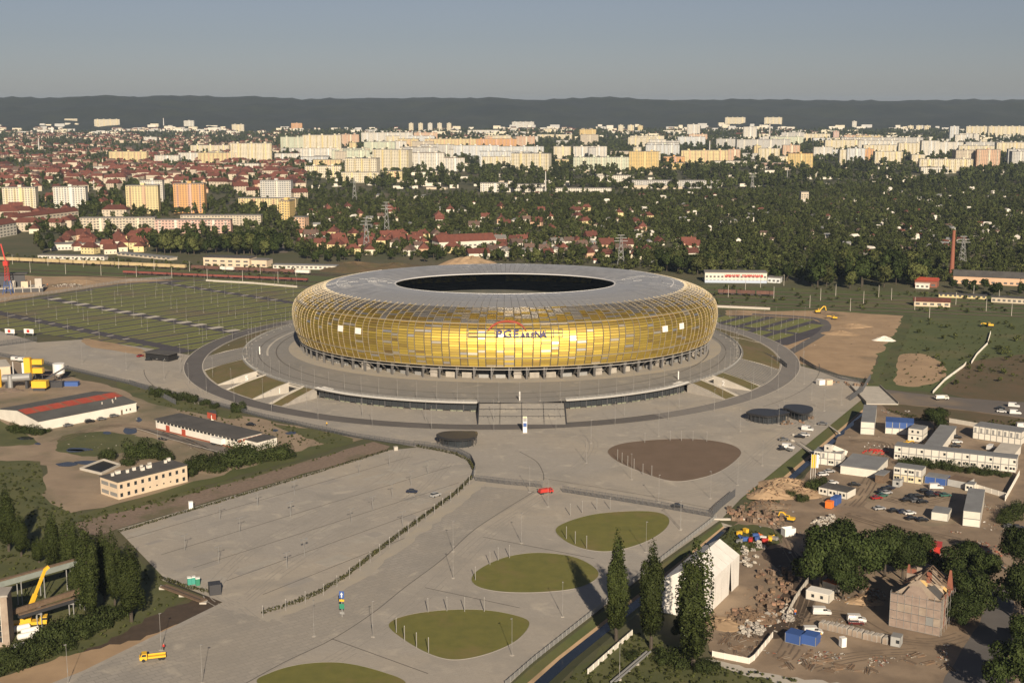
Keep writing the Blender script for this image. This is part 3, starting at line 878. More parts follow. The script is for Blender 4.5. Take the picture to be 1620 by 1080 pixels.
# puddles
for x, y, w, h in ((205,682,14,6),(125,711,24,3.5),(118,713,16,3),(170,685,8,2.5),(219,664,6,4),(40,693,14,3),(60,702,5,2),(140,732,26,4),(105,735,20,4),(260,694,10,3),(461,685,10,2.5),(435,681,6,2)):
    sheet('puddle', spline([G(x+w*math.cos(a)*rng.uniform(.7,1.1), y+h*math.sin(a)*rng.uniform(.7,1.1)) for a in [2*math.pi*k/9 for k in range(9)]], 4), .165, 'puddle')
# plaza
plaza = [(20,1105),(130,1062),(352,953),(262,917),(186,838),(612,713),(660,708),(560,690),(420,660),(320,634),(180,600),(60,572),(-140,548),(-140,515),(0,524),(60,542),(135,537),(240,552),(300,562),(470,520),(640,470),(1000,470),(1130,505),(1170,545),(1232,566),(1262,578),(1362,604),(1366,630),(1172,789),(1141,822),(1050,886),(845,1046),(785,1102)]
sheet('plaza', pxpoly(plaza), .21, 'paving')
sheet('avenue', pxpoly([(120,1072),(348,962),(412,978),(450,970),(535,934),(605,882),(680,824),(752,768),(852,778),(755,835),(700,885),(640,930),(525,1012),(360,1098),(60,1100)]), .23, 'avenue_paving')
nat('dust_strip', [(412,975),(450,966),(530,931),(603,878),(685,816),(750,762),(768,764),(700,820),(618,882),(542,937),(455,974),(418,983)], 'dust', z=.245, step=3, amp=.8)
nat('construction_sand', [(132,536),(160,540),(230,555),(235,566),(190,556),(140,548)], 'sand', z=.24)
LAWN = [([(962,713),(985,702),(1040,696),(1100,695),(1150,702),(1172,715),(1160,732),(1130,750),(1085,761),(1050,759),(1000,741),(972,727)], 'bare_lawn'),
        ([(879,840),(895,827),(940,814),(1000,809),(1040,811),(1058,821),(1052,838),(1020,858),(970,872),(930,870),(897,858)], 'lawn'),
        ([(746,917),(760,900),(800,882),(850,875),(905,881),(940,898),(945,914),(915,930),(860,937),(800,937),(760,930)], 'lawn'),
        ([(615,990),(640,975),(700,966),(770,966),(825,977),(837,990),(815,1015),(770,1035),(720,1044),(680,1035),(640,1013)], 'lawn'),
        ([(408,1082),(430,1064),(480,1051),(540,1049),(600,1062),(642,1082),(600,1112),(480,1115)], 'lawn')]
for pts, m_ in LAWN:
    q = spline(pxpoly(pts), 10)
    c = sum(q, Vector())/len(q)
    sheet('lawn', [p for p in q], .26, m_)
    mb = MB(); n = len(q)
    for p in q: d = (p-c).normalized(); mb.v += [(p.x,p.y,.2),(p.x,p.y,.31),(p.x+d.x*.22,p.y+d.y*.22,.31),(p.x+d.x*.22,p.y+d.y*.22,.2)]
    for i in range(n):
        a, b = 4*i, 4*((i+1)%n); mb.f += [[a,b,b+1,a+1][::-1],[a+1,b+1,b+2,a+2][::-1],[a+2,b+2,b+3,a+3][::-1]]; mb.m += [0]*3
    setting(mb.build('lawn_kerb', 'slab_patch_dark'))
def pline(name, pts, w, z, m_, smooth=False):
    q = [G(*p) for p in pts]
    if smooth: q = spline(q, 6, False)
    mb = MB()
    for i, p in enumerate(q):
        d = (q[min(i+1,len(q)-1)]-q[max(i-1,0)]).normalized(); n = Vector((-d.y,d.x,0))*w/2
        mb.v += [(p.x+n.x,p.y+n.y,z),(p.x-n.x,p.y-n.y,z)]
    for i in range(len(q)-1): mb.f.append([2*i,2*i+1,2*i+3,2*i+2]); mb.m.append(0)
    return setting(mb.build(name, m_))
for pts in ([(370,1092),(450,1048),(525,1012),(590,970),(640,930),(700,885),(755,835),(845,778)], [(525,1011),(677,1066)], [(672,930),(822,962)], [(764,850),(940,884)], [(822,715),(848,730),(859,748),(860,760)]):
    pline('drain_slot', pts, .32, .25, 'joint', len(pts) > 2)
pline('drain_slot', [(860,757),(900,764),(1010,782),(1130,806)], .3, .252, 'joint')
for a, b in (((201,853),(649,723)), ((255,878),(714,738)), ((305,899),(726,764)), ((359,919),(690,800)), ((416,941),(640,852))):
    pline('drain_slot', [a, b], .28, .25, 'joint')
for t in range(9): pline('drain_slot', [(1195+t*16,655-t*2),(1180+t*16,652-t*2)], .2, .25, 'joint')
# cyclic joints of the outer plaza arcs
band('plaza_joint', lambda f: ell(RA+20,RB+22,f,.25,TX), lambda f: ell(RA+20.3,RB+22.3,f,.25,TX), angs(45,80,40), 'joint')
band('plaza_joint', lambda f: ell(RA+31,RB+20,f,.25,TX), lambda f: ell(RA+31.4,RB+20.4,f,.25,TX), angs(-75,-52,30), 'joint')
# ---- big striped car park (upper left)
cp = [(-120,497),(0,480),(100,465),(197,449),(330,443),(500,455),(500,512),(455,526),(285,559),(135,537),(0,521),(-120,507)]
sheet('car_park', pxpoly(cp), .1, 'car_park_lane')
def inside(p, poly):
    c = False
    for i in range(len(poly)):
        a, b = poly[i-1], poly[i]
        if (a.y > p.y) != (b.y > p.y) and p.x < (b.x-a.x)*(p.y-a.y)/(b.y-a.y)+a.x: c = not c
    return c
def clip_run(org, u, lo, hi, poly, v, half, step=1.5):
    """stretches of a row org+u*t whose both edges lie inside poly"""
    runs = []; cur = None; t = lo
    while t <= hi:
        ok = inside(org+u*t+v*half, poly) and inside(org+u*t-v*half, poly)
        if ok and cur is None: cur = t
        if not ok and cur is not None: runs.append((cur, t-step)); cur = None
        t += step
    if cur is not None: runs.append((cur, hi))
    return [r for r in runs if r[1]-r[0] > 6]
U = Vector((math.cos(R(-40.6)), math.sin(R(-40.6)), 0)); V = Vector((math.cos(R(48.5)), math.sin(R(48.5)), 0))
O0 = G(152,486); O0.z = 0
cpw = [p for p in pxpoly(cp)]
K_cp = lamp_kind('lamp_post', 'thin pale lamp mast in the striped green car park', 8.5, 'mast', 'masts in the striped car park')
nl = 0
for k in range(-12, 16):
    for side in (-1, 1):
        org = O0 + U*(17.0*k + 8.5 + side*3.7)
        for t0, t1 in clip_run(org, V, -260, 330, cpw, U, 2.9):
            # broken where the cross roads pass
            cuts = [(-62,-53),(-4.5,4.5),(100,108)]
            segs = [(t0,t1)]
            for c0, c1 in cuts:
                ns = []
                for a, b in segs:
                    if c1 <= a or c0 >= b: ns.append((a,b))
                    else:
                        if c0-a > 3: ns.append((a,c0))
                        if b-c1 > 3: ns.append((c1,b))
                segs = ns
            for a, b in segs:
                mb = MB(); mb.obox(org+V*(a+b)/2, V, U, (b-a)/2, 2.9, .08, .16)
                setting(mb.build('parking_turf', 'car_park_turf'), 'structure')
    org = O0 + U*(17.0*k + 8.5)
    for t0, t1 in clip_run(org, V, -260, 330, cpw, U, 1.5):
        t = t0 + 8 + (k % 3)*5
        while t < t1:
            if nl < 190 and all(not (c0-2 < t < c1+2) for c0, c1 in ((-62,-53),(-4.5,4.5),(100,108))):
                K_cp.put(org+V*t+Vector((0,0,.1)), R(48)); nl += 1
            t += 34
for k, p in enumerate(((87,473),(110,478),(129.5,481.6),(152,486),(173,490),(195.5,493.5),(218,497.3),(241,501.5),(267,506),(291,510),(314,514),(341,518.5),(367,523),(393,527.5))):
    mb = MB(); mb.obox(G(*p), U, V, 2.6, 4.6, .1, .2); setting(mb.build('concrete_pad', 'pale_concrete'))
for i in range(9):
    mb = MB(); mb.obox(O0 + V*104 + U*(17*i-70), U, V, 1.3, 3.0, .1, .19); setting(mb.build('concrete_pad', 'concrete'))
    mb = MB(); mb.obox(O0 - V*57.5 + U*(17*i-10), U, V, 1.0, 2.2, .1, .19)
    if inside(O0 - V*57.5 + U*(17*i-10), cpw): setting(mb.build('concrete_pad', 'concrete'))
    else: mb = None
pline('perimeter_road', [(-120,500),(0,481),(100,466),(197,450),(330,444),(500,456)], 7, .13, 'asphalt', True)
pline('access_road', [(318,585),(335,562),(370,549),(430,534),(480,522)], 8, .26, 'asphalt', True)
pline('road_edge', [(335,572),(345,562),(380,552),(440,536),(480,527)], 2.0, .27, 'pale_concrete', True)
# ---- small car park (right)
cp2 = [(1100,500),(1190,499),(1285,505),(1306,514),(1303,526),(1246,546),(1205,546),(1145,530),(1100,526)]
sheet('car_park', pxpoly(cp2), .1, 'car_park_lane')
c2w = pxpoly(cp2); O1 = G(1198,528); U2 = Vector((math.cos(R(-38)), math.sin(R(-38)), 0)); V2 = Vector((math.cos(R(52)), math.sin(R(52)), 0))
K_cp2 = lamp_kind('lamp_post', 'thin pale lamp mast in the small car park right of the stadium', 8.5, 'mast', 'masts in the right car park')
for k in range(-6, 7):
    org = O1 + U2*(15*k)
    for t0, t1 in clip_run(org, V2, -120, 160, c2w, U2, 4.6):
        for a, b in ((t0, min(t1, 12)), (max(t0, 19), t1)):
            if b-a > 4:
                mb = MB(); mb.obox(org+V2*(a+b)/2, V2, U2, (b-a)/2, 4.6, .08, .17); setting(mb.build('parking_turf', 'car_park_turf'))
        for t in range(int(t0)+3, int(t1), 17): K_cp2.put(org+V2*t+Vector((0,0,.15)), R(52))
pline('perimeter_road', [(1246,560),(1275,543),(1303,525),(1306,512),(1285,503),(1190,497)], 6, .14, 'asphalt', True)
# ---- railway tracks
for i, (a, b) in enumerate((((-150,407),(520,436)), ((-150,404),(560,436)), ((-150,419),(560,449)), ((-150,425),(560,455)), ((1080,463),(1800,489)), ((1080,468),(1800,495)), ((1080,457),(1800,482)), ((1080,475),(1800,503)), ((1080,480),(1800,508)))):
    pline('track_bed', [a, b], 3.6, .14, 'ballast')
    A, B = G(*a), G(*b); d = (B-A).normalized(); n = Vector((-d.y,d.x,0))
    for s in (-.72, .72):
        mb = MB(); mb.beam(A+n*s+Vector((0,0,.24)), B+n*s+Vector((0,0,.24)), .1, .16); setting(mb.build('rail', 'rail'))

# wear on the paving: tyre tracks and relaid patches
q = random.Random(19)
TR = [[(862,768),(800,790),(740,830),(640,910),(540,985),(400,1060)],[(870,772),(830,800),(760,850),(650,950),(560,1020),(450,1085)],[(640,712),(600,760),(520,800),(400,860),(330,930),(350,960)],[(700,730),(640,790),(540,840),(440,900),(380,950)],[(860,765),(920,740),(940,700),(900,688),(800,690)],[(862,765),(960,775),(1080,785),(1160,760),(1230,700),(1290,660),(1330,635)],[(1290,660),(1200,680),(1080,690),(960,692)],[(120,550),(200,575),(290,600),(310,640)],[(690,790),(650,785),(560,800),(470,850)],[(350,958),(420,1000),(520,985),(600,930)]]
for tr in TR:
    for off in (0, 1):
        for d in (-.85, .85):
            P = spline([G(*p) for p in tr], 8, False); mb = MB()
            for i, p in enumerate(P):
                e = (P[min(i+1,len(P)-1)]-P[max(i-1,0)]).normalized(); n = Vector((-e.y,e.x,0)); c = p + n*(d+off*3.4+.6*math.sin(i*.3+off)); w = .16
                mb.v += [(c.x+n.x*w,c.y+n.y*w,.247),(c.x-n.x*w,c.y-n.y*w,.247)]
            for i in range(len(P)-1):
                if q.random() < .8: mb.f.append([2*i,2*i+1,2*i+3,2*i+2]); mb.m.append(0)
            setting(mb.build('tyre_mark', 'tyre_mark'))
lotp = pxpoly([(200,842),(612,720),(735,728),(742,755),(600,860),(420,965),(350,945),(262,912)])
cnt_ = 0
while cnt_ < 46:
    p = Vector((q.uniform(-140,0), q.uniform(350,530), 0))
    if not inside(p, lotp): continue
    cnt_ += 1; mb = MB(); mb.obox(p, V, U, q.uniform(1.5,7), q.uniform(1,3.2), .2, .2165+.0005*cnt_); setting(mb.build('paving_patch', q.choice(('slab_patch','slab_patch_dark','slab_patch'))))
for tr in ([(1215,820),(1240,860),(1262,900),(1268,950),(1250,1000),(1230,1040)],[(1260,985),(1330,975),(1400,1010),(1470,1020),(1530,1010)],[(1330,815),(1400,835),(1480,850),(1560,870),(1600,880)],[(1345,700),(1400,705),(1370,760),(1340,800)],[(1400,790),(1450,800),(1510,790)],[(90,700),(180,675),(260,690),(330,720)],[(1290,1060),(1380,1040),(1460,1035)]):
    for d in (-.9, .9, 2.2, 4.0):
        P = spline([G(*p) for p in tr], 8, False); mb = MB()
        for i, p in enumerate(P):
            e = (P[min(i+1,len(P)-1)]-P[max(i-1,0)]).normalized(); n = Vector((-e.y,e.x,0)); c = p + n*(d+.5*math.sin(i*.4)); w = q.uniform(.12,.3)
            mb.v += [(c.x+n.x*w,c.y+n.y*w,.185),(c.x-n.x*w,c.y-n.y*w,.185)]
        for i in range(len(P)-1):
            if q.random() < .85: mb.f.append([2*i,2*i+1,2*i+3,2*i+2]); mb.m.append(0)
        setting(mb.build('wheel_rut', 'rut'))
# ================================================================ trees, bushes, hedges
nr = np.random.default_rng(11)
def leaf_mesh(name, blobs, n, leaf, m_, flat=0.0):
    """many small leaf-clump faces spread through the volume of overlapping ellipsoids"""
    C = np.array([b[0] for b in blobs], float); S = np.array([b[1] for b in blobs], float)
    w = (S[:,0]*S[:,1]*S[:,2])**(2/3); w /= w.sum()
    k = nr.choice(len(blobs), n, p=w)
    d = nr.normal(size=(n,3)); d /= np.linalg.norm(d, axis=1)[:,None]
    rad = nr.uniform(.35, 1.0, n)**.45 * nr.uniform(.9, 1.12, n)
    P = C[k] + d*S[k]*rad[:,None]
    cen = np.average(C, axis=0, weights=w)
    out = d/S[k]; out /= np.linalg.norm(out, axis=1)[:,None]
    g = P-cen; g /= np.linalg.norm(g, axis=1)[:,None]+1e-6
    nrm = out*.75 + g*.35 + nr.normal(size=(n,3))*.35; nrm[:,2] += .1
    nrm /= np.linalg.norm(nrm, axis=1)[:,None]
    fn = nrm + nr.normal(size=(n,3))*.45; fn /= np.linalg.norm(fn, axis=1)[:,None]
    a = np.cross(fn, nr.normal(size=(n,3))); a /= np.linalg.norm(a, axis=1)[:,None]
    b = np.cross(fn, a)
    s = (leaf*nr.uniform(.55, 1.35, n))[:,None]; s2 = s*nr.uniform(.5, 1.0, n)[:,None]
    V = np.stack([P-a*s*.5, P-b*s2*.5, P+a*s*.5, P+b*s2*.5], 1).reshape(-1,3)
    me = bpy.data.meshes.new(name)
    me.vertices.add(4*n); me.vertices.foreach_set('co', V.ravel())
    me.loops.add(4*n); me.loops.foreach_set('vertex_index', np.arange(4*n, dtype=np.int32))
    me.polygons.add(n); me.polygons.foreach_set('loop_start', np.arange(0,4*n,4,dtype=np.int32))
    me.update(calc_edges=True)
    me.polygons.foreach_set('use_smooth', np.ones(n, dtype=bool))
    me.normals_split_custom_set_from_vertices(np.repeat(nrm,4,0).tolist())
    me.materials.append(M[m_])
    return me
mat('leaf_poplar', (.026,.036,.009), (.040,.050,.013), .5, rough=.7, spec=.12, island=.4, rand=.15)
mat('leaf_dark', (.022,.034,.009), (.036,.048,.013), .3, rough=.7, spec=.12, island=.4, rand=.25)
mat('leaf_mid', (.050,.062,.018), (.085,.09,.03), .3, rough=.7, spec=.12, island=.4, rand=.45)
mat('leaf_bush', (.030,.042,.012), (.046,.058,.017), .6, rough=.7, spec=.12, island=.4, rand=.2)
mat('leaf_hedge', (.07,.065,.025), (.045,.05,.018), .8, rough=.8, spec=.12, island=.4)
mat('leaf_far', (.036,.048,.014), (.070,.080,.026), .1, rough=.8, spec=.12, island=.3, rand=.5)
def poplar_blobs(h, r, seed):
    """a sheaf of upright spindles: narrow foot, widest at two fifths, two or three uneven tips"""
    q = random.Random(seed); out = []
    for i in range(26):
        a = q.uniform(0, 6.28); rr = r*q.uniform(.12,.58)
        mid = h*q.uniform(.25,.68); hz = h*q.uniform(.13,.21)
        rr *= 1 - .42*max(0, (mid/h-.45)/.3)
        out.append(((rr*math.cos(a), rr*math.sin(a), mid), (r*q.uniform(.22,.36), r*q.uniform(.22,.36), hz)))
    out.append(((0,0,h*.64), (r*.36, r*.36, h*.36)))
    out.append(((r*.38,r*.15,h*.60), (r*.32, r*.32, h*.33)))
    out.append(((-r*.34,-r*.2,h*.56), (r*.32, r*.32, h*.30)))
    for i in range(5):
        a = q.uniform(0, 6.28); out.append(((r*.22*math.cos(a), r*.22*math.sin(a), h*q.uniform(.16,.26)), (r*.36, r*.36, h*.09)))
    return out
def round_blobs(h, r, seed, n=16):
    q = random.Random(seed); out = [((0,0,h*.62), (r*.6,r*.6,h*.3))]
    for i in range(n):
        a = q.uniform(0,6.28); rr = r*q.uniform(.3,.72); z = h*q.uniform(.32,.86); s = r*q.uniform(.28,.45)
        rr *= 1-.5*max(0,(z/h-.6)/.4)
        out.append(((rr*math.cos(a), rr*math.sin(a), z), (s, s, s*q.uniform(.7,.95))))
    return out
def trunk_mesh(h, r0, seed, limbs=5, spread=3.0):
    q = random.Random(seed); mb = MB(); p = Vector((0,0,-.2)); 
    pts = [p] + [Vector((q.uniform(-.25,.25)*t*3, q.uniform(-.25,.25)*t*3, h*t)) for t in (.25,.5,.75,.95)]
    for i in range(4): mb.tube(pts[i], pts[i+1], r0*(1-.22*i), r0*(1-.22*(i+1)), 7)
    for k in range(limbs):
        b = pts[1].lerp(pts[3], q.random()); a = q.uniform(0,6.28)
        mb.tube(b, b+Vector((math.cos(a)*spread, math.sin(a)*spread, h*.22)), r0*.38, r0*.12, 5)
    return mb
def tree_kind(name, cat, blobs, n, leaf, m_, h, r0, spread, seed, label, group):
    t = thing(name, label, cat, group=group)
    trunk_mesh(h*.85, r0, seed, 6, spread).build('trunk', 'bark', t)
    link('crown', leaf_mesh('crown', blobs, n, leaf, m_), t)
    return Kind(t)
K_pop = [tree_kind('poplar_tree','tree',poplar_blobs(31,4.6,s),17000,.52,'leaf_poplar',31,.5,1.5,s,'tall poplar','p') for s in (1,2,3)]
def tree_at(K, px, py, z=0.0, **kw): return K.put(G(px, py, z), rng.uniform(0,6.28), **kw)
for K, px, py, top, wd, lab in ((K_pop[0],975,1013,836,8.3,'tall dark poplar, leftmost of the three beside the canal'), (K_pop[1],1030,1026,849,8.2,'tall dark poplar, middle one of the three beside the canal'), (K_pop[2],1097,1056,848,11.3,'tall broad poplar, rightmost of the three, before the white tent')):
    b = G(px,py); h = up_to(b, top)
    K.put(b, rng.uniform(0,6.28), lab, 'poplars beside the canal', sc=(wd/8.2, wd/8.2, h/31))
left_pop = [(14,872,765,9,'poplar at the left edge of the picture beside the waste ground'),(34,880,812,7,'short poplar next to the leftmost poplar'),(86,905,806,7.5,'poplar at the back of the left cluster near the sandy bank'),(112,915,815,8,'poplar behind the pipe bridge in the left cluster'),(142,985,819,9,'tallest poplar in the left cluster beside the pipe bridge'),(166,950,830,7,'slim poplar in the middle of the left cluster'),(182,960,833,7,'slim poplar behind the rightmost poplar of the left cluster'),(208,984,855,10,'rightmost poplar of the left cluster casting shade on the car park'),(126,960,880,8,'low bushy poplar between the two pipe bridges'),(62,890,848,6,'small poplar behind the upper pipe bridge')]
for i, (px,py,top,wd,lab) in enumerate(left_pop):
    b = G(px,py); h = up_to(b, top)
    K_pop[i%3].put(b, rng.uniform(0,6.28), lab, 'poplars in the lower left', sc=(wd/9.4,wd/9.4,h/31))
K_rnd = [tree_kind('broadleaf_tree','tree',round_blobs(15,7.5,s),10000,.66,'leaf_dark',15,.42,3.5,s,'broad tree','b') for s in (5,6,7)]
yard_trees = [(1300,880,20,17,'large dark tree at the left of the grove by the rubble yard'),(1330,862,17,17,'large dark tree at the back of the grove behind the white vans'),(1364,885,19,18,'largest dark tree in the middle of the grove behind the vans'),(1402,868,16,16,'dark tree in the grove left of the red container'),(1335,905,15,14,'low dark tree at the front of the grove above the white cabin'),(1430,878,14,14,'dark tree just behind the scaffolded house'),(1455,868,12,12,'small dark tree at the right end of the grove'),(1520,885,14,15,'dark tree right of the scaffolded house roof'),(1560,900,13,12,'dark tree between the scaffolded house and the side road'),(1535,935,14,15,'dark tree close against the right wall of the scaffolded house'),(1520,962,9,10,'low dark tree at the front right of the scaffolded house'),(1614,868,17,14,'tall dark tree at the right edge above the side road'),(1616,930,18,14,'tall dark tree at the right edge beside the side road'),(1605,1050,16,14,'dark tree in the lower right corner'),(1625,1010,14,12,'dark tree at right edge beyond the corner tree'),(1480,660,10,13,'dark lone tree among the white site cabins'),(1080,985,8,7,'small tree between the two right poplars')]
for i, (px,py,h,wd,lab) in enumerate(yard_trees):
    p = G(px,py,h*.55); p.z = 0
    K_rnd[i%3].put(p, rng.uniform(0,6.28), lab, 'dark trees in the right yards', sc=(wd/15,wd/15,h/15))
K_bush = [tree_kind('bush','bush',[((q.uniform(-1.5,1.5),q.uniform(-1.5,1.5),q.uniform(.6,1.8)),(q.uniform(.8,1.3),)*2+(q.uniform(.8,1.3),)) for _ in range(9)],2600,.24,'leaf_bush',2.5,.08,.8,s,'bush','u') for s, q in ((21,random.Random(21)),(22,random.Random(22)))]
def bushes(pts, lab, group):
    for i, (px,py,s) in enumerate(pts): K_bush[i%2].put(G(px,py), rng.uniform(0,6.28), lab, group, sc=(s,s,s*rng.uniform(.8,1.15)))
bushes([(212,722,2.3),(222,724,2.0),(236,722,2.6),(250,722,2.3),(262,728,1.7),(170,726,1.6),(205,735,1.4)], 'bush behind the cream two-storey building', 'bushes behind the cream building')
bushes([(380,724,2.6)], 'tall green bush before the end of the long white shed', None)
bushes([(306,742,2.0),(320,743,2.1),(335,738,2.3),(352,738,2.2),(370,738,2.7),(386,733,2.3),(398,732,2.4),(420,727,2.4),(437,725,2.4),(450,723,2.1),(300,752,1.4),(345,746,1.5)], 'green bush in the row above the gravel bank', 'bush row above the gravel bank')
bushes([(10,1050,1.73),(22,1056,1.66),(38,1050,1.87),(50,1040,2.02),(65,1035,2.02),(78,1022,2.16),(92,1018,2.02),(106,1008,2.16),(118,1012,1.80),(132,1000,1.87),(146,994,1.87),(160,990,1.73),(176,982,1.66),(190,976,1.44),(30,1040,1.58),(98,1030,1.44),(2,1064,1.58)], 'dense green bush along the lower left roadside', 'roadside bushes lower left')
bushes([(245,624,1.6),(258,628,1.8),(272,630,1.3),(290,633,1.5),(305,636,1.4),(325,640,1.2),(378,651,1.8),(340,645,1.1)], 'bush along the fence left of the ring road', 'bushes along the left fence')
bushes([(20,682,1.3),(32,683,1.5),(45,685,1.3),(60,687,1.4),(75,683,.9)], 'scrub at the foot of the red roofed warehouse', 'scrub by the warehouse')
bushes([(1430,736,1.3),(1445,737,1.4),(1462,738,1.3),(1480,741,1.2),(1498,742,1.4),(1515,745,1.2),(1535,748,1.3),(1555,750,1.3),(1570,751,1.2),(1590,754,1.0)], 'scrub before the long white cabin block', 'scrub along the cabin block')
bushes([(1060,1042,1.5),(1075,1052,1.6),(1112,1062,1.3),(1124,1056,1.1),(1048,1048,1.2),(1000,1040,.9)], 'bush at the foot of the right poplars', 'bushes under the poplars')
bushes([(1285,776,1.6),(1297,768,1.4),(1270,792,1.2),(1250,785,1.0),(1535,868,1.0),(1600,820,1.7),(1612,812,1.6),(1590,828,1.3)], 'ragged bush in the rubble yard', 'bushes in the rubble yard')
# long clipped hedges: one plant mass along a line
def hedge(pts, label, w, h, dens=34):
    q = resample([G(*p) for p in pts], 1.2); blobs = []
    o = q[0].copy()
    for p in q: blobs.append(((p.x-o.x+rng.uniform(-.2,.2), p.y-o.y+rng.uniform(-.2,.2), h*.5+.2), (w*rng.uniform(.42,.6), w*rng.uniform(.42,.6), h*rng.uniform(.42,.62))))
    ob = link('hedge', leaf_mesh('hedge', blobs, int(dens*len(q)), .42, 'leaf_hedge'), None, o)
    return tag(ob, label, 'hedge')
hedge([(416,972),(450,962),(505,940),(545,915),(600,872),(660,827),(720,783),(746,757)], 'long low hedge between the car park and the avenue', 1.5, 1.4)
hedge([(750,744),(742,730),(722,720),(690,713),(660,708)], 'hedge curving round the top corner of the car park', 1.3, 1.3)
hedge([(190,842),(330,800),(500,749),(612,714)], 'low hedge along the gravel bank edge of the car park', 1.5, .8, 26)
hedge([(255,917),(300,932),(330,938)], 'short hedge beside the ditch at the lower left corner of the car park', 1.5, 1.2)
# ---- masses of trees that nobody could count
def proto_collection(name, metas):
    c = bpy.data.collections.new(name)
    for i, me in enumerate(metas): c.objects.link(bpy.data.objects.new('%s_crown' % name, me))
    return c
def wood(name, label, pts, coll, smin, smax):
    me = bpy.data.meshes.new(name)
    me.vertices.add(len(pts)); me.vertices.foreach_set('co', np.array(pts, dtype=np.float32).ravel())
    me.update()
    ob = link(name, me); ob['kind'] = 'stuff'; ob['label'] = label
    ng = bpy.data.node_groups.new(name, 'GeometryNodeTree')
    ng.interface.new_socket('Geometry', in_out='INPUT', socket_type='NodeSocketGeometry')
    ng.interface.new_socket('Geometry', in_out='OUTPUT', socket_type='NodeSocketGeometry')
    N, L = ng.nodes, ng.links
    gi, go = N.new('NodeGroupInput'), N.new('NodeGroupOutput')
    ci = N.new('GeometryNodeCollectionInfo'); ci.inputs['Collection'].default_value = coll
    ci.inputs['Separate Children'].default_value = True; ci.inputs['Reset Children'].default_value = True
    ip = N.new('GeometryNodeInstanceOnPoints'); ip.inputs['Pick Instance'].default_value = True
    rs = N.new('FunctionNodeRandomValue'); rs.data_type = 'FLOAT'; rs.inputs[2].default_value = smin; rs.inputs[3].default_value = smax
    rr = N.new('FunctionNodeRandomValue'); rr.data_type = 'FLOAT_VECTOR'; rr.inputs[0].default_value = (0,0,0); rr.inputs[1].default_value = (0,0,6.28); rr.inputs['Seed'].default_value = 5
    L.new(gi.outputs[0], ip.inputs['Points']); L.new(ci.outputs[0], ip.inputs['Instance'])
    L.new(rs.outputs[1], ip.inputs['Scale']); L.new(rr.outputs[0], ip.inputs['Rotation'])
    L.new(ip.outputs[0], go.inputs[0])
    md = ob.modifiers.new('scatter', 'NODES'); md.node_group = ng
    return ob
far_protos = proto_collection('far_tree', [leaf_mesh('far_tree', round_blobs(9,4.2,30+i,10), 260, 1.5, 'leaf_far') for i in range(4)] + [leaf_mesh('far_tree', round_blobs(14,3.2,40+i,12), 300, 1.5, 'leaf_far') for i in range(2)])
bush_protos = proto_collection('shrub', [leaf_mesh('shrub', round_blobs(4,2.6,50+i,8), 110, 1.1, 'leaf_mid') for i in range(3)])
def scatter(poly_px, n, seed, gap=None, clump=0.0, keep=None):
    q = random.Random(seed); poly = [G(*p) for p in poly_px]
    x0, x1 = min(p.x for p in poly), max(p.x for p in poly); y0, y1 = min(p.y for p in poly), max(p.y for p in poly)
    ny = np.random.default_rng(seed); cl = [(q.uniform(x0,x1), q.uniform(y0,y1)) for _ in range(60)]
    out = []; tries = 0
    while len(out) < n and tries < n*30:
        tries += 1
        # even in the picture as well as on the ground
        y = 1/(1/y0 + (1/y1-1/y0)*q.random()**.8) if q.random() < .55 else q.uniform(y0,y1)
        p = Vector((q.uniform(x0,x1), y, 0))
        if not inside(p, poly): continue
        if abs(p.x) > p.y*.42+30: continue
        if clump and math.sin(p.x*.021+1.3*math.sin(p.y*.013))+math.sin(p.y*.017+p.x*.007) < clump and q.random() < .8: continue
        if keep and not keep(p): continue
        out.append((p.x,p.y,0))
    return out
# ================================================================ lamp posts and small things of the plaza
K_lot = lamp_kind('lamp_post', 'low double-headed lamp in the lower left car park', 5.2, 'tee', 'lamps in the lower left car park')
for zx, zy in ((1105,260),(1205,325),(930,415),(1295,195),(1480,135),(1100,475),(1460,245),(1443,505),(1530,440)): K_lot.put(G(zx/3.176, 740+zy/3.176, .21), R(49))
for zx, zy in ((25,815),(203,865),(222,750),(567,640),(525,905),(640,835),(730,600),(745,765),(845,700),(935,640),(275,1070)): K_lot.put(G(400+zx/3.375, 560+zy/3.375, .21), R(49))
for zx, zy in ((182,470),(800,245)): K_lot.put(G(400+zx/3.375, 760+zy/3.375, .21), R(49))
K_plaza = lamp_kind('lamp_post', 'tall slim pale lamp mast on the plaza', 10.2, 'mast', 'tall masts on the plaza')
for px, py in ((497,1006),(590,1007),(717,914),(717,872),(825,859),(838,778),(867,801),(810,1036),(928,732),(935,701),(999,758),(1042,690),(1124,788),(1042,794),(1167,767),(1206,736),(1171,682),(1077,836),(1284,632),(1272,607),(1076,838),(890,975),(1022,873),(255,1028),(108,1080),(320,1080),(980,1074),(1232,672),(1240,648),(1304,650),(1290,672),(250,702),(1331,640),(40,560),(130,575),(200,585),(260,600)):
    K_plaza.put(G(px, py, .21), rng.uniform(0,6))
K_lawn = lamp_kind('light_pillar', 'short square pale light pillar beside a lawn', 4.6, 'post', 'light pillars around the lawns')
for px, py in ((977,727),(984,732),(993,737),(1003,742),(1017,750),(1031,753),(896,852),(910,860),(928,867),(1020,700),(1060,697),(1078,697),(1096,697),(1118,698),(627,1000),(640,1013),(659,1024),(678,1032),(677,968),(707,966),(735,967),(766,967),(902,815),(921,811),(944,806),(965,805),(752,917),(775,893),(788,886),(806,882)):
    K_lawn.put(G(px, py, .21), R(20), sc=(.75,.75,.9))
K_hl = lamp_kind('light_pillar', 'slim post standing in the hedge along the avenue', 3.4, 'post', 'posts in the avenue hedge')
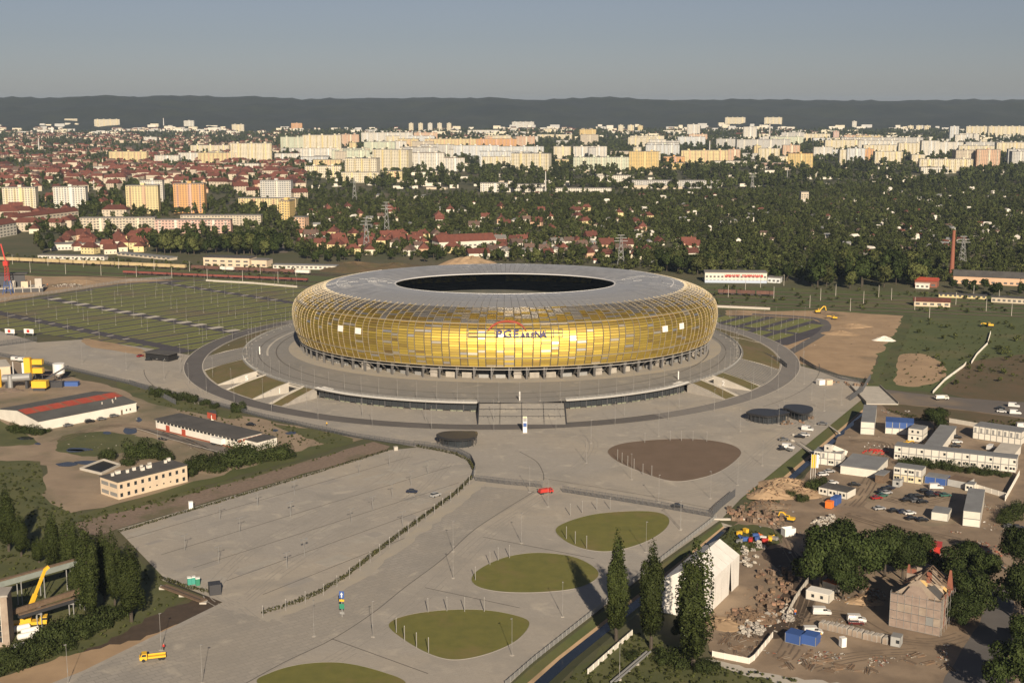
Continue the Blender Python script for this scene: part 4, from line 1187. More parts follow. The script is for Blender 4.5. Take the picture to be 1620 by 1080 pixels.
for p in resample([G(*q, .2) for q in ((412,975),(450,964),(505,942),(545,917),(600,874),(660,829),(720,785),(748,757))], 7.5): K_hl.put(p+Vector((.8,-.5,0)), 0, sc=(.7,.7,1))
# fences
fence([G(*p,.21) for p in ((655,705),(690,709),(724,716),(745,727),(752,742),(748,757))], 'dark mesh fence curving round the top corner of the car park', 2.4)
fence([G(*p,.21) for p in ((752,760),(800,766),(858,771))], 'dark mesh fence between the hedge corner and the plaza gate', 2.4)
fence([G(*p,.21) for p in ((890,778),(960,789),(1040,802),(1128,818))], 'dark mesh fence running across the plaza below the brown oval', 2.4)
fence([G(*p,.21) for p in ((1128,816),(1141,803),(1163,785))], 'dark mesh fence at the culvert end of the plaza', 3.0)
fence([G(*p,.1) for p in ((1345,634),(1365,620),(1372,607),(1377,600))], 'dark mesh fence at the road bridge over the canal', 3.0)
fence([G(*p,.1) for p in ((-40,556),(60,574),(180,602),(320,636),(420,662),(560,692),(655,706))], 'long mesh fence between the industrial yard and the plaza', 2.2)
fence([G(*p,.1) for p in ((1133,820),(1050,884),(960,954),(846,1045),(800,1085))], 'mesh fence along the canal beside the lawns', 1.5, style='pale')
fence([G(*p,.1) for p in ((1150,545),(1190,556),(1235,574),(1245,582))], 'mesh fence between the ring road and the right car park', 2.4)
fence([G(*p,.1) for p in ((1265,570),(1290,585),(1330,600),(1365,606))], 'mesh fence below the sandy ground right of the plaza', 2.4)
fence([G(*p,.1) for p in ((-40,553),(58,540))], 'dark fence at the left edge beside the striped car park', 3.2)
fence([G(*p,.1) for p in ((-60,487),(0,476),(100,462),(197,446),(270,441))], 'fence along the far left rim of the striped car park', 2.2, 4, 'pale')
fence([G(*p,.1) for p in ((205,608),(240,620),(278,640))], 'dark grey site fence behind the red roofed warehouse', 2.6)
# ---- vehicles
def prism_y(mb, prof, y0, y1, mi=0, inset=0.0):
    n = len(prof); b = len(mb.v)
    mb.v += [(p[0], y0, p[1]) for p in prof] + [(p[0], y1, p[1]) for p in prof]
    for i in range(n): j = (i+1)%n; mb.f.append([b+i,b+n+i,b+n+j,b+j]); mb.m.append(mi)
    mb.f += [[b+i for i in range(n)], [b+n+i for i in reversed(range(n))]]; mb.m += [mi,mi]
    return mb
CARCOL = dict(black=(.012,.012,.014), navy=(.015,.022,.05), silver=(.38,.38,.38), grey=(.14,.14,.145), white=(.68,.67,.65), red=(.32,.02,.02), darkred=(.11,.02,.02), green=(.05,.14,.11), blue=(.03,.06,.2), yellow=(.72,.40,.02))
CARK = {}
def car_kind(kind, colour):
    if (kind, colour) in CARK: return CARK[(kind, colour)]
    mn = 'car_'+colour
    if mn not in M: mat(mn, CARCOL[colour], rough=.28, metal=.2)
    t = thing('parked_'+('van' if kind == 'van' else 'car'), 'car', 'van' if kind == 'van' else 'car')
    if kind == 'van':
        prism_y(MB(), [(-2.6,.35),(2.5,.35),(2.6,.9),(2.1,1.15),(1.5,1.25),(-2.6,1.25)], -.95, .95).build('body', mn, t)
        prism_y(MB(), [(-2.58,1.25),(1.5,1.25),(1.05,2.05),(.8,2.2),(-2.5,2.2)], -.9, .9).build('cargo_body', mn, t)
        prism_y(MB(), [(.2,1.3),(1.47,1.3),(1.1,1.95),(.2,1.95)], -.92, .92).build('side_window', 'glass', t)
        MB().add([(1.54,-.78,1.3),(1.54,.78,1.3),(1.12,.74,2.0),(1.12,-.74,2.0)], [(0,1,2,3)]).build('windscreen', 'glass', t)
        wx, wr, hl, hz = 1.65, .36, 2.58, .85
    else:
        hb = {'car':0.0,'suv':.22,'estate':0.0}[kind]
        prism_y(MB(), [(-2.1,.32),(2.05,.32),(2.15,.6),(2.05,.78+hb),(.95,.92+hb),(-1.7,.95+hb),(-2.15,.85+hb)], -.87, .87).build('body', mn, t)
        back = -2.0 if kind != 'car' else -1.45
        prism_y(MB(), [(back,.93+hb),(1.0,.91+hb),(.35,1.4+hb),(back+.35,1.4+hb)], -.74, .74).build('cabin_glass', 'glass', t)
        MB().add([(back+.3,-.7,1.41+hb),(.38,-.7,1.41+hb),(.38,.7,1.41+hb),(back+.3,.7,1.41+hb),(back+.3,-.7,1.46+hb),(.33,-.66,1.46+hb),(.33,.66,1.46+hb),(back+.35,.66,1.46+hb)], [(0,1,5,4),(1,2,6,5),(2,3,7,6),(3,0,4,7),(4,5,6,7)]).build('roof', mn, t)
        wx, wr, hl, hz = 1.3, .33, 2.12, .66+hb*.5
    for sx in (-1,1):
        for sy in (-1,1): MB().tube((sx*wx,sy*.7,wr),(sx*wx,sy*.9,wr),wr,wr,10).build('wheel', 'tyre', t)
    for sy in (-1,1): MB().box(hl-.08,sy*.62-.16,hz-.08,hl+.03,sy*.62+.16,hz+.08).build('headlight', 'white_paint', t)
    k = Kind(t); CARK[(kind,colour)] = k
    return k
def car(px, py, colour, head, label, kind='car', z=.05, group=None):
    return car_kind(kind, colour).put(G(px,py,z), R(head), label, group)
car(652,779,'navy',-8,'dark blue car parked alone on the lower left car park','car',.22)
car(689,785,'silver',48,'silver off-road car by the hedge of the lower left car park','suv',.22)
car(1072,802,'black',-12,'black car passing the fence below the brown oval','car',.22)
car(366,550,'white',20,'white car on the access road left of the stadium','suv',.3)
car(142,668,'black',38,'black off-road car beside the warehouse wall','suv',.17); car(161,664,'grey',36,'dark grey car beside the warehouse wall, middle of the row','car',.17)
car(181,659,'grey',38,'grey car nearest the warehouse door','estate',.17); car(108,674,'grey',40,'grey car half hidden by scrub at the warehouse wall','car',.17)
car(397,673,'black',-20,'black car behind the long white shed','car',.17)
car(236,570,'black',0,'black car before the dark gatehouse, left one','car',.22); car(263,571,'black',10,'black car before the dark gatehouse, right one','car',.22)
car(222,564,'red',60,'small red car left of the dark gatehouse','car',.22)
for i, (zx,zy,colr,hd,kd,lab) in enumerate(((35,805,'red',15,'car','bright red car in the site car park, left end'),(85,785,'green',25,'car','dark green car behind the bright red one'),(75,755,'black',20,'car','black car in the left row of the site car park'),(120,760,'silver',20,'car','silver car in the left row of the site car park'),(115,735,'black',20,'suv','black off-road car in the left row of the site car park'),(145,720,'navy',20,'car','navy car at the back of the left row'),(60,895,'silver',15,'car','silver car at the lower left of the site car park'),(185,915,'black',12,'car','black car on the verge below the site car park, left one'),(265,925,'navy',10,'car','navy car on the verge below the site car park'),(318,935,'white',15,'car','white car on the verge below the site car park'),(335,980,'black',8,'car','black car at the roadside left of the small white cabin'),(425,993,'black',8,'car','black car at the roadside nearest the small white cabin'),(295,823,'black',10,'car','black car at the left of the middle group'),(340,790,'black',15,'car','black car at the top of the middle group'),(350,815,'black',12,'car','black car in the centre of the middle group'),(390,795,'black',15,'suv','black off-road car in the middle group'),(375,830,'grey',10,'car','grey car at the front of the middle group'),(425,838,'black',10,'car','black car at the right of the middle group'),(450,750,'black',15,'suv','black off-road car below the white minibus'),(505,765,'navy',15,'car','navy car right of the black off-road car'),(505,785,'black',15,'car','black car in front of the navy one'),(570,772,'darkred',10,'car','dark red car in the site car park'),(622,782,'green',10,'car','green car at the right end of the site car park'),(545,718,'white',-3,'van','long white minibus at the back of the site car park'),(720,285,'black',-5,'car','black car in the inner cabin yard'),(725,325,'white',-5,'estate','white estate car in the inner cabin yard'),(710,360,'black',-5,'car','black car at the front of the inner cabin yard'),(1010,380,'white',50,'van','white van behind the long cabin block'),(1105,65,'white',-20,'car','white car on the track, left of the three'),(1210,20,'white',-20,'van','white van on the track, upper one'),(1220,80,'white',-10,'van','white van on the track, lower right one'),(1095,40,'black',-20,'car','black car beside the white vans on the track'),(1245,880,'grey',60,'suv','grey off-road car right of the tall white cabins'),(1280,195,'white',0,'van','white van at right edge behind the white shed'))):
    car(1380+zx/5.4, 640+zy/5.4, colr, hd, lab, kd, .1)
for px, py, colr, hd, kd, lab in ((1300,971,'white',-3,'van','white van beside the white cabin in the rubble yard'),(1355,983,'white',-3,'van','white van left of the scaffolded house'),(1354,987,'darkred',-5,'estate','dark red car in front of the white van by the scaffold'),(1286,1002,'white',0,'van','white van behind the blue containers'),(1293,717,'white',10,'car','white car left of the low white cabins'),(1302,752,'white',15,'estate','white car in the yard beside the flagpoles'),(1312,747,'silver',15,'car','silver car in the yard right of the flagpoles'),(1352,768,'black',0,'car','black car beside the white flat cabin'),(1317,765,'white',10,'car','white car just above the white flat cabin'),(1610,836,'black',-10,'car','black car at right edge near the heap'),(1598,835,'grey',-10,'car','grey car left of the black one at right edge'),(1605,1000,'black',60,'car','dark car in the shade on the side road')):
    car(px, py, colr, hd, lab, kd, .1)
for zx, zy, colr, hd, kd, lab in ((1155,500,'white',-20,'van','white van at the canal, behind the white estate car'),(1115,580,'white',-20,'estate','white estate car at the canal edge of the plaza'),(1040,610,'black',-15,'car','black car left of the white estate car at canal'),(855,780,'white',-20,'van','white van nearest the canal footbridge'),(770,800,'black',10,'car','black car left of the white van near the footbridge'),(1390,410,'grey',-10,'car','grey car nearest the canal behind the white vans'),(780,655,'grey',5,'car','grey trailer car behind the van near the footbridge')):
    car(1160+zx/9.82, 630+zy/9.82, colr, hd, lab, kd, .22)
# yellow flatbed lorry
def lorry(px, py, head, cabm, bedm, label, z=.22, sc=1.0, fire=False):
    t = thing('lorry', label, 'lorry', G(px,py,z), R(head)); t.scale = (sc,)*3
    cab = t
    prism_y(MB(), [(1.3,.5),(3.1,.5),(3.2,1.3),(2.9,1.45),(2.55,2.2),(1.3,2.2)], -.98, .98).build('cab', cabm, t)
    MB().add([(2.93,-.85,1.47),(2.93,.85,1.47),(2.6,.8,2.1),(2.6,-.8,2.1)], [(0,1,2,3)]).build('windscreen', 'glass', t)
    for s in (-1,1): MB().add([(1.5,s*.99,1.45),(2.7,s*.99,1.45),(2.45,s*.99,2.05),(1.5,s*.99,2.05)], [(0,1,2,3)]).build('side_window', 'glass', t)
    MB().box(-3.2,-.5,.45,1.3,.5,.75).build('chassis', 'dark_steel', t)
    MB().box(-3.4,-1.05,.8,1.15,1.05,.95).build('flatbed', bedm, t)
    for s in (-1,1): MB().box(-3.4,s*1.02-.04,.95,1.15,s*1.02+.04,1.3).build('side_board', bedm, t)
    if fire: MB().box(-3.2,-1,.95,1.0,1,2.3).build('equipment_box', cabm, t)
    for sx in (2.2,-1.9,-2.7):
        for sy in (-1,1): MB().tube((sx,sy*.72,.45),(sx,sy*1.0,.45),.45,.45,10).build('wheel', 'tyre', t)
    return t
lorry(241,1043,197,'yellow','yellow','yellow flatbed lorry driving on the avenue at lower left')
lorry(864,780,25,'red','red','red fire lorry parked by the gap in the fence',fire=True,sc=.85)
lorry(1490,632,5,'white','white','white lorry with tank on the dirt track',z=.1,fire=True)
lorry(1245,712,120,'white_paint','grey_roof','white flatbed lorry parked at the canal edge',z=.22,sc=.8)
# diggers
def digger(px, py, head, label, sc=1.0, arm=1.0):
    t = thing('excavator', label, 'excavator', G(px,py,.1), R(head)); t.scale = (sc,)*3
    for s in (-1,1): MB().bevbox(-1.9,s*1.1-.3,0,1.9,s*1.1+.3,.85,.2).build('track', 'tyre', t)
    MB().bevbox(-2.1,-1.3,.95,1.3,1.3,1.9,.25).build('upper_body', 'yellow', t)
    c = MB().box(.1,.2,1.9,1.4,1.25,3.0).build('cab', 'yellow', t)
    MB().box(.3,.18,2.15,1.42,1.27,2.85).build('cab_window', 'glass', t)
    b = MB(); b.beam((1.0,-.2,1.7),(3.6,-.2,4.6*arm),.45,.6); b.beam((3.6,-.2,4.6*arm),(5.0,-.2,4.4*arm),.4,.5); b.build('boom', 'yellow', t)
    MB().beam((5.0,-.2,4.5*arm),(5.6,-.2,1.6),.35,.45).build('arm', 'yellow', t)
    prism_y(MB(), [(5.2,1.7),(6.0,1.5),(6.1,.9),(5.3,.8)], -.7, .3).build('bucket', 'dark_steel', t)
digger(1294,495,5,'yellow excavator with raised arm at the back of the sandy ground')
digger(1320,505,160,'yellow excavator beside a lorry on the sandy ground',.9,.5)
digger(1566,517,170,'yellow excavator far out on the green field',1.0,.5)
digger(1250,824,150,'yellow digger among the rubble by the white skip',.75,.8)
digger(1434,703,10,'small yellow digger beside the long cabin block',.6,.6)
# ================================================================ cabins and sheds
def roofbox(p0, p1, p2, h):
    a, b, c = G(*p0, h), G(*p1, h), G(*p2, h)
    ux = (b-a); lx = ux.length; ux.normalize(); uy = Vector((-ux.y, ux.x, 0)); ly = (c-b).dot(uy)
    return a, ux, uy, lx, ly, math.atan2(ux.y, ux.x)
CABM = {}
def cabin_kind(w, d, h, wall, roof, wins):
    key = (round(w,1), round(d,1), h, wall, roof, wins)
    if key in CABM: return CABM[key]
    t = thing('site_cabin', 'cabin', 'cabin')
    MB().box(0.03,0.03,0.1,w-.03,d-.03,h-.12).build('wall', wall, t)
    MB().box(0,0,h-.14,w,d,h-.02).build('roof', roof, t)
    for x in (0.08, w-.08): MB().box(x-.08,-.02,0,x+.08,.1,h-.14).build('corner_post', 'galvanised', t)
    MB().box(0.02,-.01,0.02,w-.02,.05,.16).build('floor_beam', 'galvanised', t)
    if wins == 2:
        for x in (w*.3, w*.68): MB().box(x-.42,-.02,1.0,x+.42,.02,1.95).build('window', 'glass', t)
    elif wins == 1: MB().box(w*.55,-.02,1.0,w*.55+.9,.02,1.95).build('window', 'glass', t)
    elif wins == 3: MB().box(w*.2,-.02,.15,w*.2+.9,.02,2.15).build('door', 'galvanised', t)
    k = Kind(t); CABM[key] = k
    return k
mat('cabin_white', (.66,.62,.54), (.58,.55,.48), .4, rough=.6, rand=.08); mat('cabin_grey', (.40,.40,.38), (.34,.34,.33), .4, rough=.6, rand=.06); mat('cabin_blue', (.04,.09,.27), rough=.5, rand=.15); mat('cabin_cream', (.62,.54,.36), rough=.6, rand=.08)
def cabin_row(p0, p1, p2, h, n, storeys, wall, roof, lab, group, pattern=(2,0,1,0,0,2,0), lower=None):
    a, ux, uy, lx, ly, rz = roofbox(p0, p1, p2, h)
    ly = abs(ly); hh = h/storeys; w = lx/n
    for s in range(storeys):
        for i in range(n):
            k = cabin_kind(w, ly, round(hh,2), wall if s or not lower else lower, roof, pattern[(i*3+s*2) % len(pattern)])
            p = a + ux*w*i; p.z = hh*s + .12
            where = ('lower' if s == 0 else 'upper') + ' level' if storeys > 1 else 'at ground level'
            k.put(p, rz, ('%s, %s from left, %s' % (lab, nth(i+1), where)) if n > 1 else '%s, %s' % (lab, where), group)
cabin_row((1362,667),(1384,668.5),(1418,643),5.6,1,2,'cabin_white','grey_roof','long white cabin beside the canal bridge','cabins by the canal bridge',(0,0))
cabin_row((1401,667),(1446,670),(1448,662),5.4,4,2,'cabin_blue','cabin_blue','site container in the blue stack','blue containers',(0,2,0),lower='cabin_white')
cabin_row((1437,677),(1460,680),(1462,673),5.6,1,2,'cabin_white','grey_roof','white cabin left of the narrow grey hall','cabins left of the hall',(2,2))
cabin_row((1415,705),(1609,726),(1612,719),5.6,16,2,'cabin_white','grey_roof','white cabin in the long two-storey block','long two-storey cabin block',(2,0,1,2,0,0,1,3,0))
cabin_row((1540,673.5),(1616,684.5),(1618,676),5.6,8,2,'cabin_white','grey_roof','white cabin in the short block behind the shed','short block of cabins',(0,0,3))
cabin_row((1288,713),(1332,718),(1338,711),5.4,4,2,'cabin_white','grey_roof','white cabin in the block beside the flagpoles','cabins beside the flagpoles',(0,3,2,0))
cabin_row((1414,738),(1459,744),(1464,737),5.6,4,2,'cabin_white','grey_roof','white cabin at the head of the site car park','cabins at the head of the site car park',(2,1,2,3),lower='cabin_cream')
cabin_row((1524,807.6),(1552,810.7),(1578,776),5.4,1,2,'cabin_white','grey_roof','long white cabin in the tall stack right of the parked cars','tall cabin stack',(0,0))
cabin_row((1473.5,809.4),(1500.4,813),(1511.5,804),2.9,1,1,'cabin_white','grey_roof','small white cabin with grey roof at the roadside','',(0,))
cabin_row((1295,770),(1340,779),(1346,770),2.8,3,1,'cabin_white','roof_felt','low white cabin beside the orange box','low white cabins',(2,0,1))
cabin_row((1463,753),(1497,758),(1500,751),2.8,2,1,'cabin_blue','grey_roof','low blue container behind the site car park','low blue containers',(0,))
cabin_row((1499,757),(1530,763),(1533,755),2.8,1,1,'cabin_grey','brown_wood','low container with brownish roof behind the parked cars','',(0,))
cabin_row((1527,765),(1541,767),(1543,762),2.8,1,1,'cabin_white','grey_roof','small white cabin at the end of the hoarding','',(2,))
cabin_row((1412,759),(1423,761),(1424,757),2.6,1,1,'cabin_grey','grey_roof','tiny grey booth at the site car park entrance','',(1,))
cabin_row((1275,933),(1312,941),(1316,933),2.8,1,1,'cabin_white','white_paint','white cabin behind the van in the rubble yard','',(2,))
cabin_row((1301,918),(1322,925),(1324,919),2.8,1,1,'cabin_white','orange','white cabin with an orange top edge below the grove','',(0,))
cabin_row((1242,1000),(1266,1006),(1270,997),2.8,1,1,'cabin_blue','cabin_blue','blue container at the lower yard, left one','',(0,))
cabin_row((1268,1003),(1291,1008),(1294,999),2.8,1,1,'cabin_blue','cabin_blue','blue container at the lower yard, right one','',(0,))
cabin_row((1409,1006),(1425,1009),(1427,1002),2.8,1,1,'cabin_grey','grey_roof','grey booth at the end of the concrete segments','',(1,))
cabin_row((1464,863),(1489,866),(1494,857),2.6,2,1,'red','red','red container behind the scaffolded house','red containers',(0,))
cabin_row((1430,850),(1450,856),(1454,851),2.4,1,1,'cabin_grey','cabin_blue','container with blue roof half hidden behind the grove','',(0,))
cabin_row((1602,1005),(1640,1010),(1645,995),3.5,1,1,'cabin_grey','grey_roof','grey shed at the right edge beside the side road','',(0,))
cabin_row((1334,648),(1344,649),(1345,645),2.4,1,1,'cabin_white','white','tiny white box','',(0,)) if False else None
def hall(p0, p1, p2, h, wall, roof, label, name='hall', wins=0, lip=.25, bands=None):
    a, ux, uy, lx, ly, rz = roofbox(p0, p1, p2, h); ly = abs(ly); a.z = 0
    t = thing(name, label, 'building', a, rz)
    MB().box(0,0,0,lx,ly,h-.1).build('wall', wall, t)
    MB().box(-lip,-lip,h-.1,lx+lip,ly+lip,h+.15).build('roof', roof, t)
    for i in range(wins):
        x = lx*(i+.5)/wins; w_ = MB().box(x-.6,-.05,1.0,x+.6,.0,2.1).build('window', 'glass', t)
        MB().box(x-.7,-.08,.9,x+.7,-.051,.98).build('sill', 'white', w_)
    return t, lx, ly
hall((1330,735.5),(1386.6,743),(1417.7,726),3.4,'cabin_white','grey_roof','wide low hall with grey flat roof in the cabin yard')
hall((1462,705),(1488,708),(1499,673),4.2,'white','grey_roof','narrow hall with long grey roof behind the long cabin block')
hall((1573,714),(1604,718),(1600,702),3.6,'white','pale_concrete','small white shed behind the right end of the long cabin block',wins=3)
hall((1385,750),(1398,752),(1408,745),3.2,'brown_wood','grey_roof','dark open shed beside the wide low hall')
# small cabin with stairs on top of the flagpole block
t = thing('stair_tower', 'small white stair cabin with sloped covered stairs on the flagpole block', 'cabin', G(1311,713,5.6), R(-38))
MB().box(-1.4,-1.2,0,1.4,1.2,2.5).build('wall', 'cabin_white', t); MB().box(-.4,-1.24,1,.4,-1.2,1.8).build('window','glass',t)
mb = MB(); mb.beam((1.2,.8,1.6),(4.5,6.5,-1.5),1.4,1.9); mb.build('covered_stairs','cabin_white',t)
# skip, orange box, blue box
t = thing('skip', 'open white rectangular skip in the rubble yard', 'skip', G(1247,846,.1), R(18))
for x0,y0,x1,y1 in ((-2,-1.4,2,-1.3),(-2,1.3,2,1.4),(-2,-1.3,-1.9,1.3),(1.9,-1.3,2,1.3)): MB().box(x0,y0,0,x1,y1,2.6).build('side','white_paint',t)
MB().box(-1.9,-1.3,0,1.9,1.3,.15).build('floor','pale_concrete',t)
for p, m_, lab, s in (((1312,803),'orange','bright orange storage box by the low white cabins',(2.6,2.4,2.6)),((1322,797),'blue','blue storage container behind the orange box',(5.0,2.4,2.9))):
    t = thing('storage_box', lab, 'container', G(*p,.1), R(55))
    MB().bevbox(-s[0]/2,-s[1]/2,.15,s[0]/2,s[1]/2,s[2],.1).build('body', m_, t)
    for x in (-1,1): MB().box(x*(s[0]/2-.2)-.1,-s[1]/2,0,x*(s[0]/2-.2)+.1,s[1]/2,.15).build('skid','dark_steel',t)
    MB().box(-s[0]/2-.04,-s[1]/2+.2,.4,-s[0]/2,s[1]/2-.2,s[2]-.2).build('door', m_, t)
# walls and hoardings
fence([G(*p,.05) for p in ((1127,1038),(1188,1050),(1222,1008))], 'low white concrete wall round the lower timber yard', 1.6, 3.2, 'white', 'wall')
fence([G(*p,.05) for p in ((930,1066),(1000,1004))], 'low white concrete wall left of the middle poplar', 1.5, 3.2, 'white', 'wall')
fence([G(*p,.05) for p in ((1490,759),(1540,772),(1590,787))], 'white hoarding behind the site car park', 1.9, 3, 'white', 'hoarding')
fence([G(*p,.05) for p in ((1502,668),(1560,678),(1618,690))], 'pale concrete fence behind the short block of cabins', 2.0, 3, 'concrete', 'hoarding')
fence([G(*p,.05) for p in ((1590,792),(1605,765),(1612,752))], 'white hoarding at right of the tall cabin stack', 2.0, 3, 'white', 'hoarding')
fence([G(*p,.05) for p in ((1476,622),(1495,602),(1525,580),(1528,576))], 'white concrete barrier along the field, lower stretch', 1.4, 3, 'white', 'barrier')
fence([G(*p,.05) for p in ((1537,575),(1545,562),(1562,545),(1567,527))], 'white concrete barrier along the field, upper stretch', 1.4, 3, 'white', 'barrier')
fence([G(*p,.05) for p in ((1245,976),(1258,950),(1278,922))], 'concrete wall beside the rubble yard track', 1.8, 3, 'concrete', 'wall')
fence([G(*p,.1) for p in ((1128,486),(1218,490))], 'long pale wall behind the right car park', 1.6, 4, 'concrete', 'wall')
fence([G(*p,.1) for p in ((326,445),(400,449),(470,455))], 'long pale wall behind the striped car park', 1.5, 4, 'concrete', 'wall')
# pipes by the lower poplars
t = thing('pipe_run', 'pair of long grey pipes on low supports below the poplars', 'pipes', G(1000,1055,.1))
A, B = G(970,1078,.8)-t.location, G(1026,1030,.8)-t.location
for s in (-.5,.5): MB().tube(A+Vector((s,0,0)),B+Vector((s,0,0)),.28,.28,8).build('pipe','galvanised',t)
for k in range(4): p = A.lerp(B,(k+.5)/4); MB().box(p.x-.9,p.y-.2,0,p.x+.9,p.y+.2,.5).build('support','concrete',t)
# ---- tent hall
FL, FR, NL = G(1107,866,9.5), G(1170,877,9.5), G(1046,917,9.5)
ux = (FR-FL); wd = ux.length; ax = (NL-FL).normalized(); ln = (NL-FL).length
ux.normalize(); o = FL.copy(); o.z = 0
t = thing('tent_hall', 'big white tent hall with ridged roof behind the right poplar', 'tent', o)
def tp(u, v, z): return ux*u + ax*v + Vector((0,0,z))
eh, rh = 9.5, 13.4
n = 6
for i in range(n):
    v0, v1 = ln*i/n+.03, ln*(i+1)/n-.03
    MB().add([tp(0,v0,eh),tp(0,v1,eh),tp(wd/2,v1,rh),tp(wd/2,v0,rh)],[(0,1,2,3)]).build('roof_sheet','tent_white',t) if 'tent_white' in M else mat('tent_white',(.78,.75,.70),(.70,.67,.62),.3,rough=.55) and MB().add([tp(0,v0,eh),tp(0,v1,eh),tp(wd/2,v1,rh),tp(wd/2,v0,rh)],[(0,1,2,3)]).build('roof_sheet','tent_white',t)
    MB().add([tp(wd,v0,eh),tp(wd/2,v0,rh),tp(wd/2,v1,rh),tp(wd,v1,eh)],[(0,1,2,3)]).build('roof_sheet','tent_white',t)
    for u in (0, wd):
        if u == wd and i == 1:
            MB().add([tp(u,v0,0),tp(u,v0+(v1-v0)*.25,0),tp(u,v0+(v1-v0)*.55,eh),tp(u,v0,eh)],[(0,1,2,3)]).build('wall_sheet','tent_white',t)
            MB().add([tp(u,v0+(v1-v0)*.75,0),tp(u,v1,0),tp(u,v1,eh),tp(u,v0+(v1-v0)*.56,eh)],[(0,1,2,3)]).build('wall_sheet','tent_white',t)
        else: MB().add([tp(u,v0,0),tp(u,v1,0),tp(u,v1,eh),tp(u,v0,eh)],[(0,1,2,3)]).build('wall_sheet','tent_white',t)
for v in (0, ln): MB().add([tp(0,v,0),tp(wd,v,0),tp(wd,v,eh),tp(wd/2,v,rh),tp(0,v,eh)],[(0,1,2,3,4)]).build('gable_sheet','tent_white',t)
mb = MB()
for i in range(n+1):
    v = ln*i/n
    for u in (.15, wd-.15): mb.beam(tp(u,v,0),tp(u,v,eh-.1),.2,.2)
mb.build('frame','galvanised',t)
# ---- scaffolded, roofless house
hA, hB = G(1413,988), G(1484,1003); ux = hB-hA; hw = ux.length; ux.normalize(); uy = Vector((-ux.y,ux.x,0)); hd = 15.0
mat('netting', (.31,.24,.195), (.23,.175,.145), .5, rough=.9); mat('plaster', (.34,.28,.22), (.26,.2,.155), .4); mat('insulation',(.62,.42,.16),rough=.8)
t = thing('scaffolded_house', 'derelict gabled house with ruined roof behind netted scaffolding', 'house', hA)
def hp(u, v, z): return ux*u + uy*v + Vector((0,0,z))
he = up_to(hA, 936); hr = he + 4.8
wt = .35
MB().add([hp(0,0,0),hp(hw,0,0),hp(hw,0,he),hp(hw/2,0,hr),hp(0,0,he),hp(0,wt,0),hp(hw,wt,0),hp(hw,wt,he),hp(hw/2,wt,hr),hp(0,wt,he)],[(0,1,2,3,4),(9,8,7,6,5),(2,7,8,3),(3,8,9,4)]).build('front_wall','plaster',t)
q_ = random.Random(17)
for u in (wt/2, hw-wt/2):
    for k in range(9):
        v0, v1 = .4+(hd-.4)*k/9, .4+(hd-.4)*(k+1)/9; mb = MB(); mb.obox(hp(u,(v0+v1)/2,0),ux,uy,wt/2,(v1-v0)/2-.005,0,he-.4-q_.choice((0,0,.5,1.2,2.2,0)))
        mb.build('side_wall','plaster' if q_.random() < .45 else 'brick_red',t)
for k in range(8):
    u0, u1 = wt+(hw-2*wt)*k/8, wt+(hw-2*wt)*(k+1)/8; mb = MB(); mb.obox(hp((u0+u1)/2,hd-wt/2,0),ux,uy,(u1-u0)/2-.005,wt/2,0,he+q_.choice((-2,-.5,1.0,2.2,3.0)))
    mb.build('back_wall','plaster' if k % 3 else 'brick_red',t)
MB().add([hp(.3,.4,he-3),hp(hw-.3,.4,he-3),hp(hw-.3,hd-.4,he-3),hp(.3,hd-.4,he-3)],[(0,1,2,3)]).build('attic_floor','dark_soil',t)
# gables and wall stubs left standing
for u, v, h2, w2_, nm in ((.5,hd*.75,4.6,1.5,'gable_spire'),(hw-.6,hd*.85,4.6,1.7,'gable_spire'),(hw*.55,hd*.6,3.0,1.2,'chimney')):
    p = hp(u,v,0); mb = MB(); mb.obox(p,ux,uy,w2_/2,.5,he-1,he+h2*.7); mb.v[4:8] = [tuple(Vector(q)+(p-Vector(q)).xy.to_3d()*.7+Vector((0,0,h2*.3))) for q in mb.v[4:8]]; mb.build(nm,'brick_red',t)
mb = MB(); mb.obox(hp(2.2,hd*.7,0),ux,uy,2.0,.25,he-3,he+2.3); mb.build('gable_stub','plaster',t)
mb = MB(); mb.obox(hp(hw-3.5,hd*.5,0),ux,uy,2.3,1.5,he-2.5,he+1.2); mb.build('broken_wall','cream',t)
q_ = random.Random(8)
for k in range(10):
    v = .8+k*(hd-1.6)/9
    for s in (0,1):
        if q_.random() < .72:
            e = hp(0 if s == 0 else hw, v, he-.3); r_ = hp(hw/2, v+q_.uniform(-.2,.2), hr-.2); f = q_.uniform(.4,1.0)
            MB().beam(e, e.lerp(r_, f), .16, .22).build('rafter','brown_wood',t)
MB().beam(hp(hw/2,0,hr),hp(hw/2,hd,hr-.6),.25,.3).build('ridge_beam','brown_wood',t)
for (u0,v0,u1,v1,f0,f1,m_) in ((0,.2,0,4.5,.02,.55,'roof_felt'),(1,.2,1,4.8,.02,.6,'roof_felt'),(1,.3,1,2.2,.62,.95,'insulation'),(0,6,0,9,.0,.35,'brick_red'),(1,7,1,9,.02,.3,'insulation'),(0,4.8,0,6,.25,.7,'roof_felt')):
    e0 = hp(0 if u0==0 else hw, v0, he+.05); e1 = hp(0 if u0==0 else hw, v1, he+.05); r0 = hp(hw/2,v0,hr+.15); r1 = hp(hw/2,v1,hr+.15)
    MB().add([e0.lerp(r0,f0),e1.lerp(r1,f0+.05),e1.lerp(r1,f1-.12),e0.lerp(r0,f1)],[(0,1,2,3)]).build('roof_slab',m_,t)
for k in range(26):
    p = hp(q_.uniform(1,hw-1),q_.uniform(1,hd-1),he-2.9); d = Vector((q_.uniform(-1,1),q_.uniform(-1,1),q_.uniform(-.2,.5)))*2.2
    MB().beam(p-d*.5,p+d*.5,.2,.2).build('fallen_beam',['brown_wood','cream','plaster'][k%3],t)
sc = thing('scaffolding', 'scaffolding with pinkish netting against the front of the derelict house', 'scaffolding', hA)
